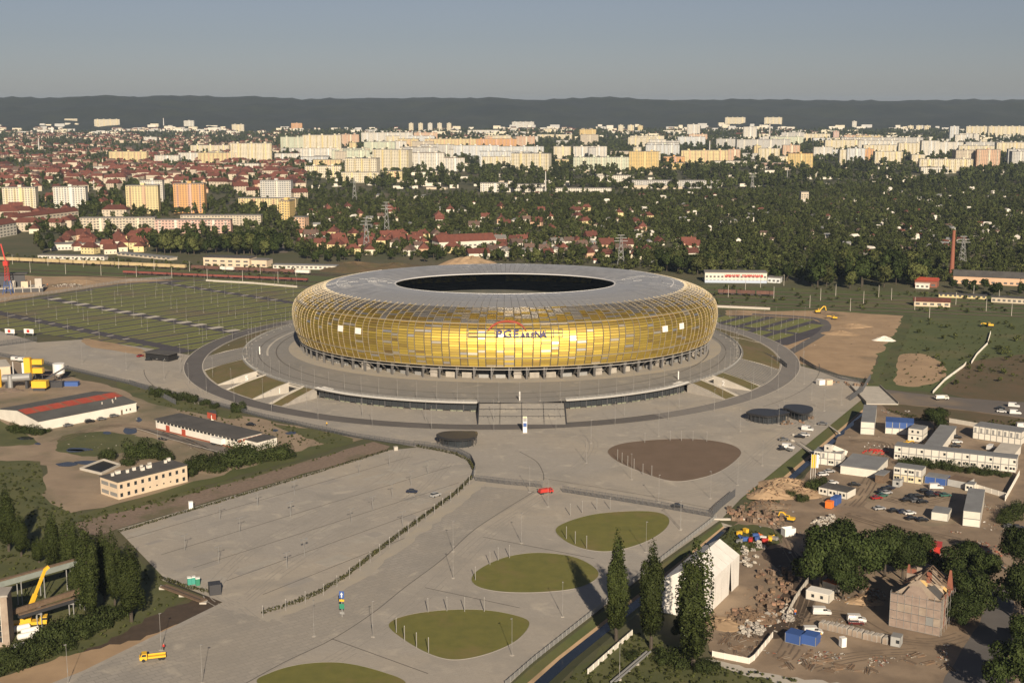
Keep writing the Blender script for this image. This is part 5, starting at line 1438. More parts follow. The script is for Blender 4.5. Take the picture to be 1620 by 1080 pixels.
nb = 7
for j in range(4):
    for i in range(nb):
        x0, x1 = -.8+(hw+1.6)*i/nb, -.8+(hw+1.6)*(i+1)/nb
        z0, z1 = he*j/4+.15, he*(j+1)/4-.02
        if (j,i) in ((2,1),(2,2),(2,4),(1,6)): mm = 'plaster'
        elif (j,i) == (1,5): mm = 'galvanised'
        else: mm = 'netting'
        MB().add([hp(x0+.04,-1.3,z0),hp(x1-.04,-1.3,z0),hp(x1-.04,-1.3,z1),hp(x0+.04,-1.3,z1),hp(x0+.04,-1.25,z0),hp(x1-.04,-1.25,z0),hp(x1-.04,-1.25,z1),hp(x0+.04,-1.25,z1)],[(0,1,2,3),(3,2,6,7),(1,5,6,2),(4,0,3,7)]).build('net_panel',mm,sc)
MB().add([hp(hw*.2,-1.3,he),hp(hw*.8,-1.3,he),hp(hw*.62,-1.3,hr-1.5),hp(hw*.38,-1.3,hr-1.5)],[(0,1,2,3)]).build('net_panel','netting',sc)
for i in range(nb+1):
    x = -.8+(hw+1.6)*i/nb
    for v in (-1.35,-.4): MB().tube(hp(x,v,0),hp(x,v,he+.8),.05,.05,5).build('upright','galvanised',sc)
for j in range(5):
    z = he*j/4+.1; mb = MB(); mb.add([hp(-.8,-1.2,z),hp(hw+.8,-1.2,z),hp(hw+.8,-.3,z),hp(-.8,-.3,z)],[(0,1,2,3)]); mb.build('deck','brown_wood',sc)
    MB().tube(hp(-.8,-1.38,z+.05),hp(hw+.8,-1.38,z+.05),.05,.05,5).build('ledger','galvanised',sc)
for v in range(0,6):
    for j in range(4): MB().tube(hp(hw+1.0,v*2.6-.4,he*j/4),hp(hw+1.0,v*2.6-.4,he*(j+1)/4),.05,.05,5).build('upright','galvanised',sc)
for j in range(1,5): MB().tube(hp(hw+1.0,-.4,he*j/4),hp(hw+1.0,12.6,he*j/4),.05,.05,5).build('ledger','galvanised',sc)
# ---- site clutter
mat('brick_dull',(.27,.16,.105),(.2,.125,.085),1.2,rand=.3)
K_pals = []
q_ = random.Random(4)
for v_ in range(3):
    t = thing('pallet_stack','stack','pallet stack')
    mb = MB(); z = .13
    for k in range(2+v_):
        for i in range(3):
            if v_ and k == 1+v_ and i == q_.randrange(3): continue
            x = -.58+.39*i; mb.box(x+q_.uniform(-.03,.03),-.5+q_.uniform(-.05,.05),z,x+.37,.5+q_.uniform(-.08,.05),z+.3+q_.uniform(-.03,.02))
        z += .33
    mb.build('load',['pallet_wood','brick_dull','work_brown'][v_] if 'work_brown' in M else (mat('work_brown',(.21,.15,.105),(.15,.105,.075),1.5,rand=.3) and ['pallet_wood','brick_dull','work_brown'][v_]),t)
    for y in (-.45,0,.45): MB().box(-.62,y-.07,0,.62,y+.07,.12).build('bearer','brown_wood',t)
    K_pals.append(Kind(t))
class Mix:
    def __init__(s, ks): s.ks = ks; s.i = 0
    def put(s, *a, **k): s.i += 1; return s.ks[s.i % len(s.ks)].put(*a, **k)
K_pal = Mix(K_pals)
ks = []
for v_ in range(2):
    t = thing('block_stack','stack','stone stack'); mb = MB()
    for k in range(9): x, y, z = q_.uniform(-.8,.8), q_.uniform(-.7,.7), q_.choice((0,0,.35,.7)); d = Vector((q_.uniform(-1,1),q_.uniform(-1,1),q_.uniform(-.3,.3))).normalized()*q_.uniform(.25,.5); mb.beam(Vector((x,y,z+.2))-d,Vector((x,y,z+.2))+d,q_.uniform(.3,.6),q_.uniform(.25,.4))
    mb.build('blocks',['concrete','pale_concrete'][v_],t); MB().box(-.3,-1.1,0,.4,-.75,.4).build('loose_block','concrete',t); ks.append(Kind(t))
K_blk = Mix(ks); ks = []
for v_ in range(2):
    t = thing('timber_stack','stack','timber stack')
    for k in range(7):
        a_ = q_.uniform(-.08,.08); y = -.7+.2*k; l = q_.uniform(1.2,2.1); zz = .08+(.16 if k % 3 == 1 else 0)
        MB().beam((-l,y-a_,zz),(l,y+a_,zz+q_.uniform(-.04,.08)),.17,.11).build('plank',['pallet_wood','brown_wood','plank_grey'][k%3] if 'plank_grey' in M else (mat('plank_grey',(.27,.235,.19),(.2,.17,.14),1.5) and 'plank_grey'),t)
    ks.append(Kind(t))
K_tim = Mix(ks)
def clutter(K, poly, n, seed, lab, group, s0=.7, s1=1.25):
    q = random.Random(seed); P = pxpoly(poly); xs = [p.x for p in P]; ys = [p.y for p in P]; c = 0
    while c < n:
        p = Vector((q.uniform(min(xs),max(xs)), q.uniform(min(ys),max(ys)), .1))
        if inside(p, P): K.put(p, q.uniform(0,3.1), lab, group, sc=q.uniform(s0,s1)); c += 1
clutter(K_pal, [(1145,804),(1200,806),(1240,815),(1235,832),(1160,824)], 80, 1, 'stack of bricks on a pallet beside the culvert', 'brick pallets beside the culvert')
clutter(K_pal, [(1200,905),(1255,900),(1262,935),(1245,985),(1165,998),(1160,968),(1195,955)], 100, 2, 'brown pallet stack in the yard right of the tent', 'pallets right of the tent')
clutter(K_blk, [(1285,822),(1322,818),(1330,842),(1300,862),(1283,850)], 32, 3, 'pile of pale stone blocks beside the digger', 'stone blocks beside the digger')
clutter(K_blk, [(1172,868),(1200,858),(1208,868),(1188,900),(1176,898)], 16, 4, 'pale stone pile beside the tent corner', 'stone piles beside the tent')
clutter(K_blk, [(1175,985),(1225,972),(1235,985),(1200,1008),(1170,1005)], 24, 5, 'grey stone blocks in the lower yard', 'stone blocks in the lower yard')
clutter(K_tim, [(1140,1005),(1180,1000),(1212,1005),(1190,1040),(1135,1032)], 24, 6, 'timber stack inside the low white wall', 'timber inside the low wall')
clutter(K_tim, [(1225,1030),(1300,1040),(1400,1060),(1380,1075),(1240,1055)], 22, 7, 'planks lying on the lower yard', 'planks on the lower yard')
clutter(K_blk, [(1240,985),(1262,975),(1250,950),(1238,965)], 10, 8, 'rubble along the concrete wall', 'rubble along the wall')
clutter(K_tim, [(1440,1030),(1500,1045),(1510,1060),(1440,1050)], 6, 9, 'boards lying before the derelict house', 'boards before the house')
clutter(K_blk, [(1255,688),(1262,700),(1240,715),(1235,705)], 5, 12, 'paving blocks stacked at the canal edge of the plaza', 'paving blocks at canal')
clutter(K_pal, [(1222,664),(1250,668),(1290,660),(1284,668),(1240,676)], 16, 13, 'small pallet of paving by the black pavilions', 'pallets by the pavilions', .6,1.0)
clutter(K_pal, [(1310,603),(1372,608),(1366,612),(1310,608)], 14, 14, 'pallet along the fence below the sandy ground', 'pallets along the right fence', .8,1.2)
# coloured machine parts by the canal
for i, (zx,zy,m_) in enumerate(((470,715,'yellow'),(540,690,'yellow'),(480,760,'blue'),(530,780,'blue'),(590,790,'red'),(640,745,'blue'),(660,775,'blue'),(725,765,'white_paint'),(740,800,'red'),(795,775,'yellow'),(820,760,'yellow'),(850,770,'galvanised'),(470,800,'galvanised'),(700,740,'orange'))):
    t = thing('machine_part', {'yellow':'yellow','blue':'blue','red':'red','white_paint':'white','galvanised':'grey','orange':'orange'}[m_]+' piece of dismantled machinery lying on grass by the canal', 'machinery', G(1100+zx/6.75,740+zy/6.75,.1), rng.uniform(0,3), 'coloured machinery by the canal')
    MB().bevbox(-1,-.6,.2,1,.6,rng.uniform(.9,1.6),.2).build('housing',m_,t); MB().tube((-1.3,0,.6),(1.4,.2,1.1),.22,.22,7).build('shaft',m_,t)
    for s in (-.6,.6): MB().box(s-.1,-.7,0,s+.1,.7,.2).build('skid','dark_steel',t)
# concrete rings in a row
mb = None
t0 = thing('concrete_segment','ring','concrete segment')
pr_ = [(-.68,0),(.68,0),(.68,1.5),(.42,1.95),(-.42,1.95),(-.68,1.5)]
prism_y(MB(), pr_, -1.1, 1.1).build('shell','concrete',t0)
prism_y(MB(), [(p[0]*.78,.1+p[1]*.86) for p in pr_], -1.13, -1.101).build('hollow','plaster',t0)
K_rg = Kind(t0)
A, B = G(1301,992,.1), G(1401,1016,.1)
for k in range(14): K_rg.put(A.lerp(B,k/13)+Vector((0,rng.uniform(-.25,.25),0)), math.atan2((B-A).y,(B-A).x)+rng.uniform(-.12,.12), 'big concrete drain segment in the row by the white van, %s from the left' % nth(k+1), 'row of concrete segments')
# heaps of rubble and sand
def heap(px, py, r, h, m_, label, cat='heap', stones=0, sm='pallet_wood', name='heap', z=0):
    q = random.Random(int(px*7+py)); b = G(px,py,z); mb = MB(); nr_, na = 7, 22
    for i in range(nr_+1):
        for k in range(na):
            a = 2*math.pi*k/na; rr = r*(i/nr_)*(1+.18*math.sin(3*a+px)+q.uniform(-.06,.06)); zz = h*(1-(i/nr_)**1.5)*q.uniform(.8,1.1) if i < nr_ else -.1
            mb.v.append((rr*math.cos(a)*1.25, rr*math.sin(a), zz))
    for i in range(nr_):
        for k in range(na): mb.f.append([i*na+k,(i+1)*na+k,(i+1)*na+(k+1)%na,i*na+(k+1)%na]); mb.m.append(0)
    t = thing(name, label, cat, b)
    mb.build('mound', m_, t)
    if stones:
        mb = MB()
        for _ in range(stones):
            a, rr = q.uniform(0,6.28), r*q.uniform(.2,1.15); s = q.uniform(.2,.6); c = Vector((rr*math.cos(a)*1.25, rr*math.sin(a), h*max(0,1-(rr/r)**1.5)+.1)); d = Vector((q.uniform(-1,1),q.uniform(-1,1),q.uniform(-.4,.4))).normalized()
            mb.beam(c-d*s*q.uniform(.5,1.5),c+d*s,s,s*.7)
        mb.build('debris', sm, t)['kind'] = 'stuff'
heap(1222,782,7.5,3.0,'sand','sand heap beside the canal, front one','heap',60)
heap(1245,770,9,3.2,'sand','large sand heap beside the canal','heap',60)
heap(1268,780,7,2.0,'sand','low rubble heap left of the low white cabins','heap',50)
heap(1215,800,6,1.0,'work_yard','rubble strewn behind the culvert fence','heap',70)
heap(1190,978,6,1.8,'brown_wood','heap of broken bricks right of the broad poplar','heap',90)
heap(1150,985,6,1.2,'sand','yellowish earth heap at the foot of the broad poplar','heap',30)
heap(1367,950,4.5,1.4,'sand','small sand heap behind the white van by the house','heap',30)
heap(1560,870,6,.8,'work_yard','low spoil heap with scrap beyond the grove','heap',40,'brick_red')
heap(1385,715,4,.8,'work_yard','heap of red scrap in the cabin yard','heap',60,'red')
heap(1399,538,5.5,2.4,'white','white heap of chalky material on the sandy ground','heap')
heap(745,421,24,9,'sand','big round sand mound behind the stadium','mound',name='mound')
heap(560,424,30,5.5,'dry_meadow','grassy sand mound behind the stadium at left','mound',name='mound')
heap(625,423,26,4,'dry_meadow','low overgrown mound behind the stadium','mound',name='mound')
heap(1330,527,10,1.5,'sand','sandy ridge on the building ground','heap'); heap(1352,516,9,1.5,'sand','sandy bank at the far side of the building ground','heap')
# flagpoles
for i, (px,m_) in enumerate(((1282,'yellow'),(1285.5,'yellow'),(1289,'white_paint'))):
    b = G(px,764,.1); t = thing('flagpole', 'tall flagpole with %s banner beside the white cabins, %s from the left' % ('yellow' if m_=='yellow' else 'white', nth(i+1)), 'flagpole', b)
    MB().tube((0,0,0),(0,0,11.5),.1,.06,6).build('pole','white_paint',t); MB().box(.1,-.02,6.0,1.1,.02,11.2).build('banner',m_,t)
# ================================================================ pavilions on the plaza
mat('black_roof', (.032,.031,.031), rough=.4, spec=.35)
def pavilion(outline, label, z=3.9, inner=.82, px_wall=None):
    q = spline([G(*p, z) for p in outline], 6); c = sum(q, Vector())/len(q); c.z = 0; n = len(q)
    t = thing('pavilion', label, 'pavilion', c)
    mb = MB()
    for p in q: mb.v += [(p.x-c.x,p.y-c.y,z-.35),(p.x-c.x,p.y-c.y,z)]
    mb.v += [(.9*(p.x-c.x),.9*(p.y-c.y),z+.25) for p in q]
    for i in range(n): j = (i+1)%n; mb.f += [[2*i,2*j,2*j+1,2*i+1],[2*i+1,2*j+1,2*n+j,2*n+i]]; mb.m += [0,0]
    mb.f += [[2*n+i for i in range(n)],[2*i for i in reversed(range(n))]]; mb.m += [0,0]
    mb.build('roof','black_roof',t)
    mb = MB()
    for p in q: mb.v += [((p.x-c.x)*inner,(p.y-c.y)*inner,.2),((p.x-c.x)*inner,(p.y-c.y)*inner,z-.35)]
    for i in range(n): j=(i+1)%n; mb.f.append([2*i,2*j,2*j+1,2*i+1]); mb.m.append(0)
    mb.build('glass_wall','glass',t)
    for i in range(0,n,3):
        p = (q[i]-c)*.95; MB().tube((p.x,p.y,.2),(p.x,p.y,z-.3),.1,.1,6).build('post','dark_steel',t)
    return t
pavilion([(690,687),(698,683),(714,681.5),(740,681.5),(754,682),(755.5,687.4),(750,693),(732,696),(708,695),(694,691)], 'round-edged dark pavilion left of the main stairs beyond the ring road')
k = lambda zx, zy: (1160+zx/9.82, 630+zy/9.82)
pavilion([k(200,215),k(300,165),k(480,158),k(680,175),k(750,185),k(860,205),(1248,653.5),k(700,270),k(540,285),k(400,270),k(270,245)], 'dark kidney-shaped pavilion by the canal, left of the pair')
pavilion([k(780,125),k(830,95),k(1000,90),k(1180,115),k(1240,150),k(1220,200),k(1100,245),k(950,215),k(860,175),k(790,150)], 'dark kidney-shaped pavilion by the canal, right of the pair')
hall((230,557),(266,561),(268,556),4.2,'black','roof_felt','dark gatehouse at the edge of the striped car park','gatehouse',wins=3,lip=1.2)
# information pillar, direction sign, booths, toilets
t = thing('info_pillar','white information pillar with blue panels before the main stairs','sign',G(830.5,684,.22))
MB().box(-.9,-.35,0,.9,.35,7.2).build('pillar','white_paint',t)
for z0,z1,m_ in ((5.0,6.6,'galvanised'),(2.6,4.4,'blue'),(6.7,7.0,'yellow')): MB().box(-.75,-.4,z0,.75,-.352,z1).build('panel',m_,t)
t = thing('direction_sign','tall sign with blue arrow panel over a yellow and a green panel on the avenue','sign',G(541.5,975,.24),R(-10))
MB().box(-.12,-.1,0,.12,.1,7.6).build('post','galvanised',t)
for z0,z1,m_ in ((5.5,7.6,'blue'),(4.6,5.2,'yellow'),(2.4,3.9,'green'),(.8,1.5,'galvanised')): MB().box(-.7,-.2,z0,.7,-.11,z1).build('panel',m_,t)
MB().add([(-.15,-.22,5.8),(.15,-.22,5.8),(.15,-.22,6.6),(.4,-.22,6.6),(0,-.22,7.3),(-.4,-.22,6.6),(-.15,-.22,6.6)],[(0,1,2,3,4,5,6)]).build('arrow','paint_white',t)
def booth(px, py, m_, label, w=1.25, h=2.4, rz=20):
    t = thing('portable_toilet' if 'toilet' in label else 'booth', label, 'toilet' if 'toilet' in label else 'booth', G(px,py,.22), R(rz))
    MB().bevbox(-w/2,-w/2,.05,w/2,w/2,h*.9,.08).build('cabin',m_,t); MB().bevbox(-w/2-.05,-w/2-.05,h*.9,w/2+.05,w/2+.05,h,.15).build('roof','white_paint' if 'toilet' in label else m_,t)
    MB().box(-w*.32,-w/2-.03,.15,w*.32,-w/2,h*.8).build('door',m_,t)
mat('teal',(.05,.28,.22),rough=.5)
booth(300,924,'teal','teal portable toilet, left of the row by the ditch'); booth(306,923,'teal','teal portable toilet, middle of the row by the ditch'); booth(313,925,'green','dark green portable toilet, right of the row by the ditch')
booth(340,938,'dark_steel','dark blue-grey booth at the corner of the car park',3.4,3.2); booth(302,804,'white_paint','white portable toilet by the gravel bank',1.5,2.6)
booth(1333,1022,'white_paint','white portable toilet before the concrete segments',1.5,2.6)
booth(626,712,'pale_concrete','small white meter cabinet at the top corner of the car park',1.6,1.6)
for px, m_, lab in ((1298,'white_paint','white cabin box at the right end of plaza'),(1310,'cream','cream cabin box at the right end of plaza')):
    booth(px,608,m_,lab,3.4,2.6)
for px, lab in ((60,'left'),(105,'right')):
    px2 = 16+ (0 if lab=='left' else 30); t = thing('billboard','white billboard with red mark at left edge of striped car park, %s one' % lab,'sign',G(px2,531,.2),R(-20))
    MB().box(-3.6,-.15,1.5,3.6,.15,4.3).build('board','white_paint',t); MB().box(-1.5,-.2,2.0,.6,-.151,3.8).build('red_mark','red',t)
    for s in (-3,3): MB().box(s-.12,-.12,0,s+.12,.12,1.5).build('post','galvanised',t)
# people
def person(px, py, top, legs, label, z=.22, rz=0):
    me = MB(); r8 = range(8)
    rings = [(.0,.10,.16,0),(.06,.12,.17,0),(.45,.10,.15,0),(.85,.16,.2,0),(1.0,.16,.2,0),(1.2,.14,.19,0),(1.42,.13,.23,0),(1.5,.07,.09,0),(1.56,.06,.06,0),(1.62,.09,.08,0),(1.72,.10,.085,0),(1.8,.05,.05,0)]
    for zz, ry, rx, dx in rings: me.v += [(rx*math.cos(2*math.pi*k/8)+dx, ry*math.sin(2*math.pi*k/8), zz) for k in r8]
    for i in range(len(rings)-1):
        for k in r8:
            me.f.append([i*8+k,i*8+(k+1)%8,i*8+8+(k+1)%8,i*8+8+k]); me.m.append(1 if rings[i+1][0] < 1.0 else (0 if rings[i+1][0] <= 1.5 else 2))
    for s in (-1,1): me.tube((s*.22,0,1.4),(s*.3,.02,1.1),.06,.05,6,0); me.tube((s*.3,.02,1.1),(s*.27,-.14,.85),.05,.04,6,0); me.tube((s*.1,-.05,.03),(s*.1,-.22,.03),.05,.04,6,1)
    if 'skin' not in M: mat('skin',(.42,.26,.18),rough=.6)
    tag(me.build('person',[top,legs,'skin'],None,True,G(px,py,z)), label, 'person').rotation_euler = (0,0,rz)
person(259,1027,'red','black','person in dark red top standing behind the yellow lorry')
person(1258,972,'orange','blue','person in orange top by the concrete wall',.1); person(1298,1008,'yellow','blue','person in yellow vest beside the blue containers',.1)
person(517,673,'yellow','black','person in yellow vest on the plaza left of stairs',.24)
# ================================================================ industrial yard, left
mat('warehouse_roof', (.10,.10,.095), (.075,.075,.07), .12, rough=.85)
a, ux, uy, lx, ly, rz = roofbox((62,665),(216,635),(121,607.5),4.6)
a = G(62,682); rz = math.atan2((G(216,651)-a).y,(G(216,651)-a).x); lx0 = (G(216,651)-a).length
t = thing('warehouse','big white warehouse with dark roof and red skylight strip along the ridge','warehouse',a,rz)
W_ = 36.0; E_ = 4.4; Rg = 6.6
x0 = -2; lx = lx0
xL = 0.0
def wv(x,y,z): return (x,y,z)
MB().add([wv(0,0,0),wv(lx,0,0),wv(lx,0,E_),wv(0,0,E_)],[(0,1,2,3)]).build('front_wall','white',t)
for x, nm in ((0,'left_gable'),(lx,'right_gable')):
    q = [wv(x,0,0),wv(x,W_,0),wv(x,W_,E_),wv(x,W_*.5,Rg),wv(x,0,E_)]
    MB().add(q,[(0,1,2,3,4)] if x else [(4,3,2,1,0)]).build('gable_wall','white',t)
MB().add([wv(0,W_,0),wv(lx,W_,0),wv(lx,W_,E_),wv(0,W_,E_)],[(3,2,1,0)]).build('back_wall','white',t)
def slope(x, y, dz=0): return (x, y, (E_+(Rg-E_)*(y/(W_/2)) if y <= W_/2 else E_+(Rg-E_)*((W_-y)/(W_/2)))+.06+dz)
ov = .4
MB().add([slope(-ov,-ov),slope(lx+ov,-ov),slope(lx+ov,W_/2),slope(-ov,W_/2),slope(lx+ov,W_+ov),slope(-ov,W_+ov)],[(0,1,2,3),(3,2,4,5)]).build('roof','warehouse_roof',t)
nsk = 7
for i in range(nsk):
    xa, xb = lx*i/nsk+.2, lx*(i+1)/nsk-1.3
    MB().add([slope(xa,W_*.30,.1),slope(xb,W_*.30,.1),slope(xb,W_*.5,.1),slope(xa,W_*.5,.1)],[(0,1,2,3)]).build('red_skylight','red_sheet',t)
    MB().add([slope(xb,W_*.30,.08),slope(xb+1.5,W_*.30,.08),slope(xb+1.5,W_*.5,.08),slope(xb,W_*.5,.08)],[(0,1,2,3)]).build('skylight_bar','brick_red',t)
MB().box(lx+.05,-.1,E_-.5,lx+.35,W_*.5,E_-.2).build('gutter','white',t)
for x, w_ in ((lx-5.6,.7),(lx-3.6,.7)): MB().box(x,-.06,1.3,x+w_,0,2.2).build('window','glass',t)
MB().box(lx-8.2,-.07,0,lx-7.3,0,2.2).build('door','brown_wood',t)
for x, y in ((lx-9,5),(lx-8,7),(lx-5,9),(lx-14,6)): MB().tube((x,y,slope(x,y)[2]-.2),(x,y,slope(x,y)[2]+1.0),.3,.3,8).build('roof_vent','pale_concrete',t)
# long white shed with red doors
p0 = G(247,679); p1 = G(376,711); rz = math.atan2((p1-p0).y,(p1-p0).x); lx = (p1-p0).length; dp = 13.0; hh = 4.6
t = thing('shed','long white shed with dark roof, red doors and clerestory windows','building',p0,rz)
MB().box(0,0,0,lx,dp,hh).build('wall','white',t); MB().box(-.5,-.7,hh,lx+.5,dp+.5,hh+.3).build('roof','roof_felt',t)
MB().box(-.05,-.06,0,lx+.05,0,.7).build('plinth','brick_red',t)
for i in range(22):
    x = lx*(i+.3)/22; w_ = MB().box(x,-.05,hh-1.2,x+lx/22*.72,0,hh-.35).build('window','glass',t); MB().box(x,-.09,hh-1.3,x+lx/22*.72,-.051,hh-1.22).build('sill','white',w_)
for x in (lx*.13,lx*.33): MB().box(x,-.1,0,x+2.6,-.001,3.1).build('door','red_sheet',t)
for i in range(5): MB().box(lx,dp*(i+.1)/5,hh-1.7,lx+.06,dp*(i+.9)/5,hh-.6).build('end_window','brick_red',t)
MB().box(lx,dp*.3,0,lx+8,dp+1.5,3.6).build('annex','white',t); MB().box(lx-.02,dp*.3-.2,3.6,lx+8.2,dp+1.7,3.8).build('annex_roof','roof_felt',t)
t = thing('box_trailer','white box trailer parked before the long white shed','trailer',G(345,704,.16),rz); MB().box(-3.6,-1.2,1.0,3.6,1.2,3.4).build('box','white_paint',t)
for s in (-1,1):
    for x in (-2.4,-1.4): MB().tube((x,s*.8,.5),(x,s*1.15,.5),.5,.5,9).build('wheel','tyre',t)
hall((334,656),(342,655.5),(372,647),2.6,'white','roof_felt','small L-shaped white hut at the fence by the ring road','hut')
t = thing('advert_panel','dark red panel standing behind the long white shed','sign',G(335,664,.17),rz); MB().box(-3,-.1,.5,3,.1,3.2).build('board','red_sheet',t); 
for s in (-2.5,2.5): MB().box(s-.1,-.1,0,s+.1,.1,.5).build('post','galvanised',t)
# cream two-storey building
p0 = G(160,781.5); p1 = G(188,790.5); p2 = G(297,762)
ux = (p2-p1); lx = ux.length; rz = math.atan2(ux.y,ux.x); dp = 11.5; hh = 6.6
t = thing('office_building','cream two-storey building with dark flat roof and white roof boxes','building',p1,rz)
MB().box(0,0,0,lx,dp,hh).build('wall','cream',t); MB().box(-.3,-.3,hh,lx+.3,dp+.3,hh+.28).build('roof','roof_felt',t)
for fl in (0,1):
    for i in range(10):
        x = lx*(i+.25)/10; z = .9+fl*3.2
        if fl == 0 and 4 <= i <= 7: MB().box(x+.3,-.06,z+.7,x+.9,0,z+1.2).build('window','glass',t)
        else:
            w_ = MB().box(x,-.06,z,x+1.1,0,z+1.4).build('window','glass',t); MB().box(x-.1,-.12,z-.12,x+1.2,-.061,z-.02).build('sill','white',w_)
    for j in range(2): MB().box(-.06,dp*(.06+.48*j),.9+fl*3.2,0,dp*(.46+.48*j),2.3+fl*3.2).build('window_band','galvanised',t)
for x, y, s in ((3,8,.5),(6,9.2,.9),(9,7.5,.5),(12.5,8.5,.6),(14.5,6,.7),(16,9,.5),(18,7,.9),(20,9.6,.6),(26,8,.5),(28.5,9.5,.6),(30,9,.5)):
    if x < lx-1: b_ = MB().box(x-s,y-s*.6,hh+.28,x+s,y+s*.6,hh+1.4).build('chimney_box','white',t); MB().box(x-s-.1,y-s*.6-.1,hh+1.4,x+s+.1,y+s*.6+.1,hh+1.5).build('cap','pale_concrete',b_)
# dark settling basin
P = [G(127,743),(G(160,751)),(G(190,737)),(G(164,729))]; c = sum(P,Vector())/4
t = thing('basin','walled basin of black water behind the cream building','basin',c)
for i in range(4):
    a, b = P[i]-c, P[(i+1)%4]-c; mb = MB(); mb.beam(a+Vector((0,0,.5)),b+Vector((0,0,.5)),.5,1.0); mb.build('rim_wall','pale_concrete',t)
MB().add([(p-c)*.97+Vector((0,0,.3)) for p in P],[(0,1,2,3)]).build('water','black',t)
pline('yard_kerb', [(216,678),(270,695),(365,720)], .5, .2, 'pale_concrete')
nat('shed_yard', [(218,676),(247,680),(376,712),(362,722),(262,694)], 'old_asphalt', z=.185, smooth=False)
# asphalt plant
b = G(60,612); t = thing('asphalt_plant','yellow and grey asphalt plant with tower, drums and silos','plant',b)
def q(px,py): v = G(px,py)-b; v.z = 0; return v
p = q(46,608); MB().box(p.x-1.6,p.y-1.4,0,p.x+1.6,p.y+1.4,14).build('tower','yellow',t)
p = q(57,606)
for z in (5.5,10): MB().box(p.x-3.5,p.y-1.5,z,p.x+4.2,p.y+1.5,z+2.6).build('filter_box','yellow',t)
for dx in (-3,0,3.5): MB().beam((p.x+dx,p.y,0),(p.x+dx,p.y,5.5),.35,.35).build('leg','dark_steel',t)
p = q(64,617); MB().box(p.x-3.6,p.y-2.2,1.6,p.x+3.8,p.y+2.2,5).build('hopper','yellow',t); MB().box(p.x-3,p.y-2,0,p.x+3,p.y+2,1.6).build('hopper_base','dark_steel',t)
p = q(28,614); MB().tube((p.x-7,p.y,5),(p.x+7,p.y,6),2.0,2.0,14).build('drum','galvanised',t)
for dx in (-5,5): MB().box(p.x+dx-.6,p.y-1.4,0,p.x+dx+.6,p.y+1.4,4).build('drum_stand','dark_steel',t)
p = q(17,615); MB().tube((p.x,p.y,0),(p.x,p.y,7),1.3,1.3,12).build('duct','galvanised',t)
p = q(94,600); MB().tube((p.x,p.y,3.5),(p.x,p.y,8.5),3.0,3.0,16).build('silo','white_paint',t); MB().tube((p.x,p.y,1.2),(p.x,p.y,3.5),.6,3.0,16).build('silo_cone','white_paint',t)
for k_ in range(4): a = k_*1.57+.7; MB().beam((p.x+2.4*math.cos(a),p.y+2.4*math.sin(a),0),(p.x+2.4*math.cos(a),p.y+2.4*math.sin(a),4),.25,.25).build('leg','dark_steel',t)
p = q(80,607); MB().beam((p.x-5,p.y,1),(p.x+9,p.y+2,9),1.0,.8).build('conveyor','dark_steel',t); p = q(85,612); MB().box(p.x-5,p.y-2,0,p.x+5,p.y+2,3).build('bins','dark_steel',t)
p = q(22,602); MB().tube((p.x,p.y,0),(p.x,p.y,10),.35,.3,8).build('stack_pipe','light_steel',t)
p = q(100,610); MB().box(p.x-6,p.y-1.5,0,p.x+8,p.y+1.5,2.2).build('bins','blue',t)
p = q(39,600); MB().box(p.x-.8,p.y-.8,0,p.x+.8,p.y+.8,9).build('tank','white_paint',t)
p = q(12,597); MB().tube((p.x,p.y,0),(p.x,p.y,5.5),1.8,1.8,14).build('tank','yellow',t)
p = q(-2,612); MB().tube((p.x,p.y,0),(p.x,p.y,9),1.6,1.6,14).build('tank','yellow',t)
hall((-30,583),(16,579),(4,569),7.0,'cream','pale_concrete','pale hall at the left edge behind the asphalt plant')
heap(75,592,7,1.6,'gravel','gravel heap behind the asphalt plant','heap'); heap(15,618,6,1.2,'gravel','gravel heap left of the asphalt plant','heap')
for px,py,cl,kd,lab in ((25,570,'white','van','white van behind the asphalt plant, left one'),(36,571,'white','van','white van behind the asphalt plant, right one'),(60,577,'red','estate','red car behind the asphalt plant'),(45,573,'black','car','black car behind the asphalt plant')): car(px,py,cl,-15,lab,kd,.17)
# ---- lower left: pipe bridges, mobile crane, tanks, brick tower
def pipe_bridge(a, b, z, label, legs, m_, w=1.8, h=1.6):
    A, B = G(*a, z), G(*b, z); o = A.copy(); o.z = 0; t = thing('pipe_bridge', label, 'pipe bridge', o)
    A -= o; B -= o
    MB().beam(A, B, w, h).build('truss', m_, t)
    MB().beam(A+Vector((0,0,h*.62)), B+Vector((0,0,h*.62)), w*.7, .35).build('walkway','brown_wood',t)
    for f in legs:
        p = A.lerp(B,f)
        for s in (-.6,.6): MB().beam((p.x+s,p.y,0),(p.x+s,p.y,p.z-.5),.25,.25).build('leg','galvanised',t)
        MB().beam((p.x-.9,p.y,p.z-.9),(p.x+.9,p.y,p.z-.9),.3,.3).build('cross_beam','galvanised',t)
pipe_bridge((-15,927),(128,887),8,'upper green-grey covered pipe bridge at lower left',(.3,.55,.85),'green_grey') if 'green_grey' in M else (mat('green_grey',(.24,.27,.24),(.19,.21,.19),.4), pipe_bridge((-15,927),(128,887),8,'upper green-grey covered pipe bridge at lower left',(.3,.55,.85),'green_grey'))
pipe_bridge((-10,978),(140,930),6,'middle brown pipe bridge crossing behind the crane',(.45,.92),'brown_wood',1.2,1.0)
pipe_bridge((30,975),(132,944),5,'lower rusty pipe bridge behind the crane',(.3,.8),'dark_steel',1.4,.9)
t = thing('mobile_crane','yellow mobile crane with raised telescopic boom under the pipe bridge','crane',G(48,990,.1),R(12))
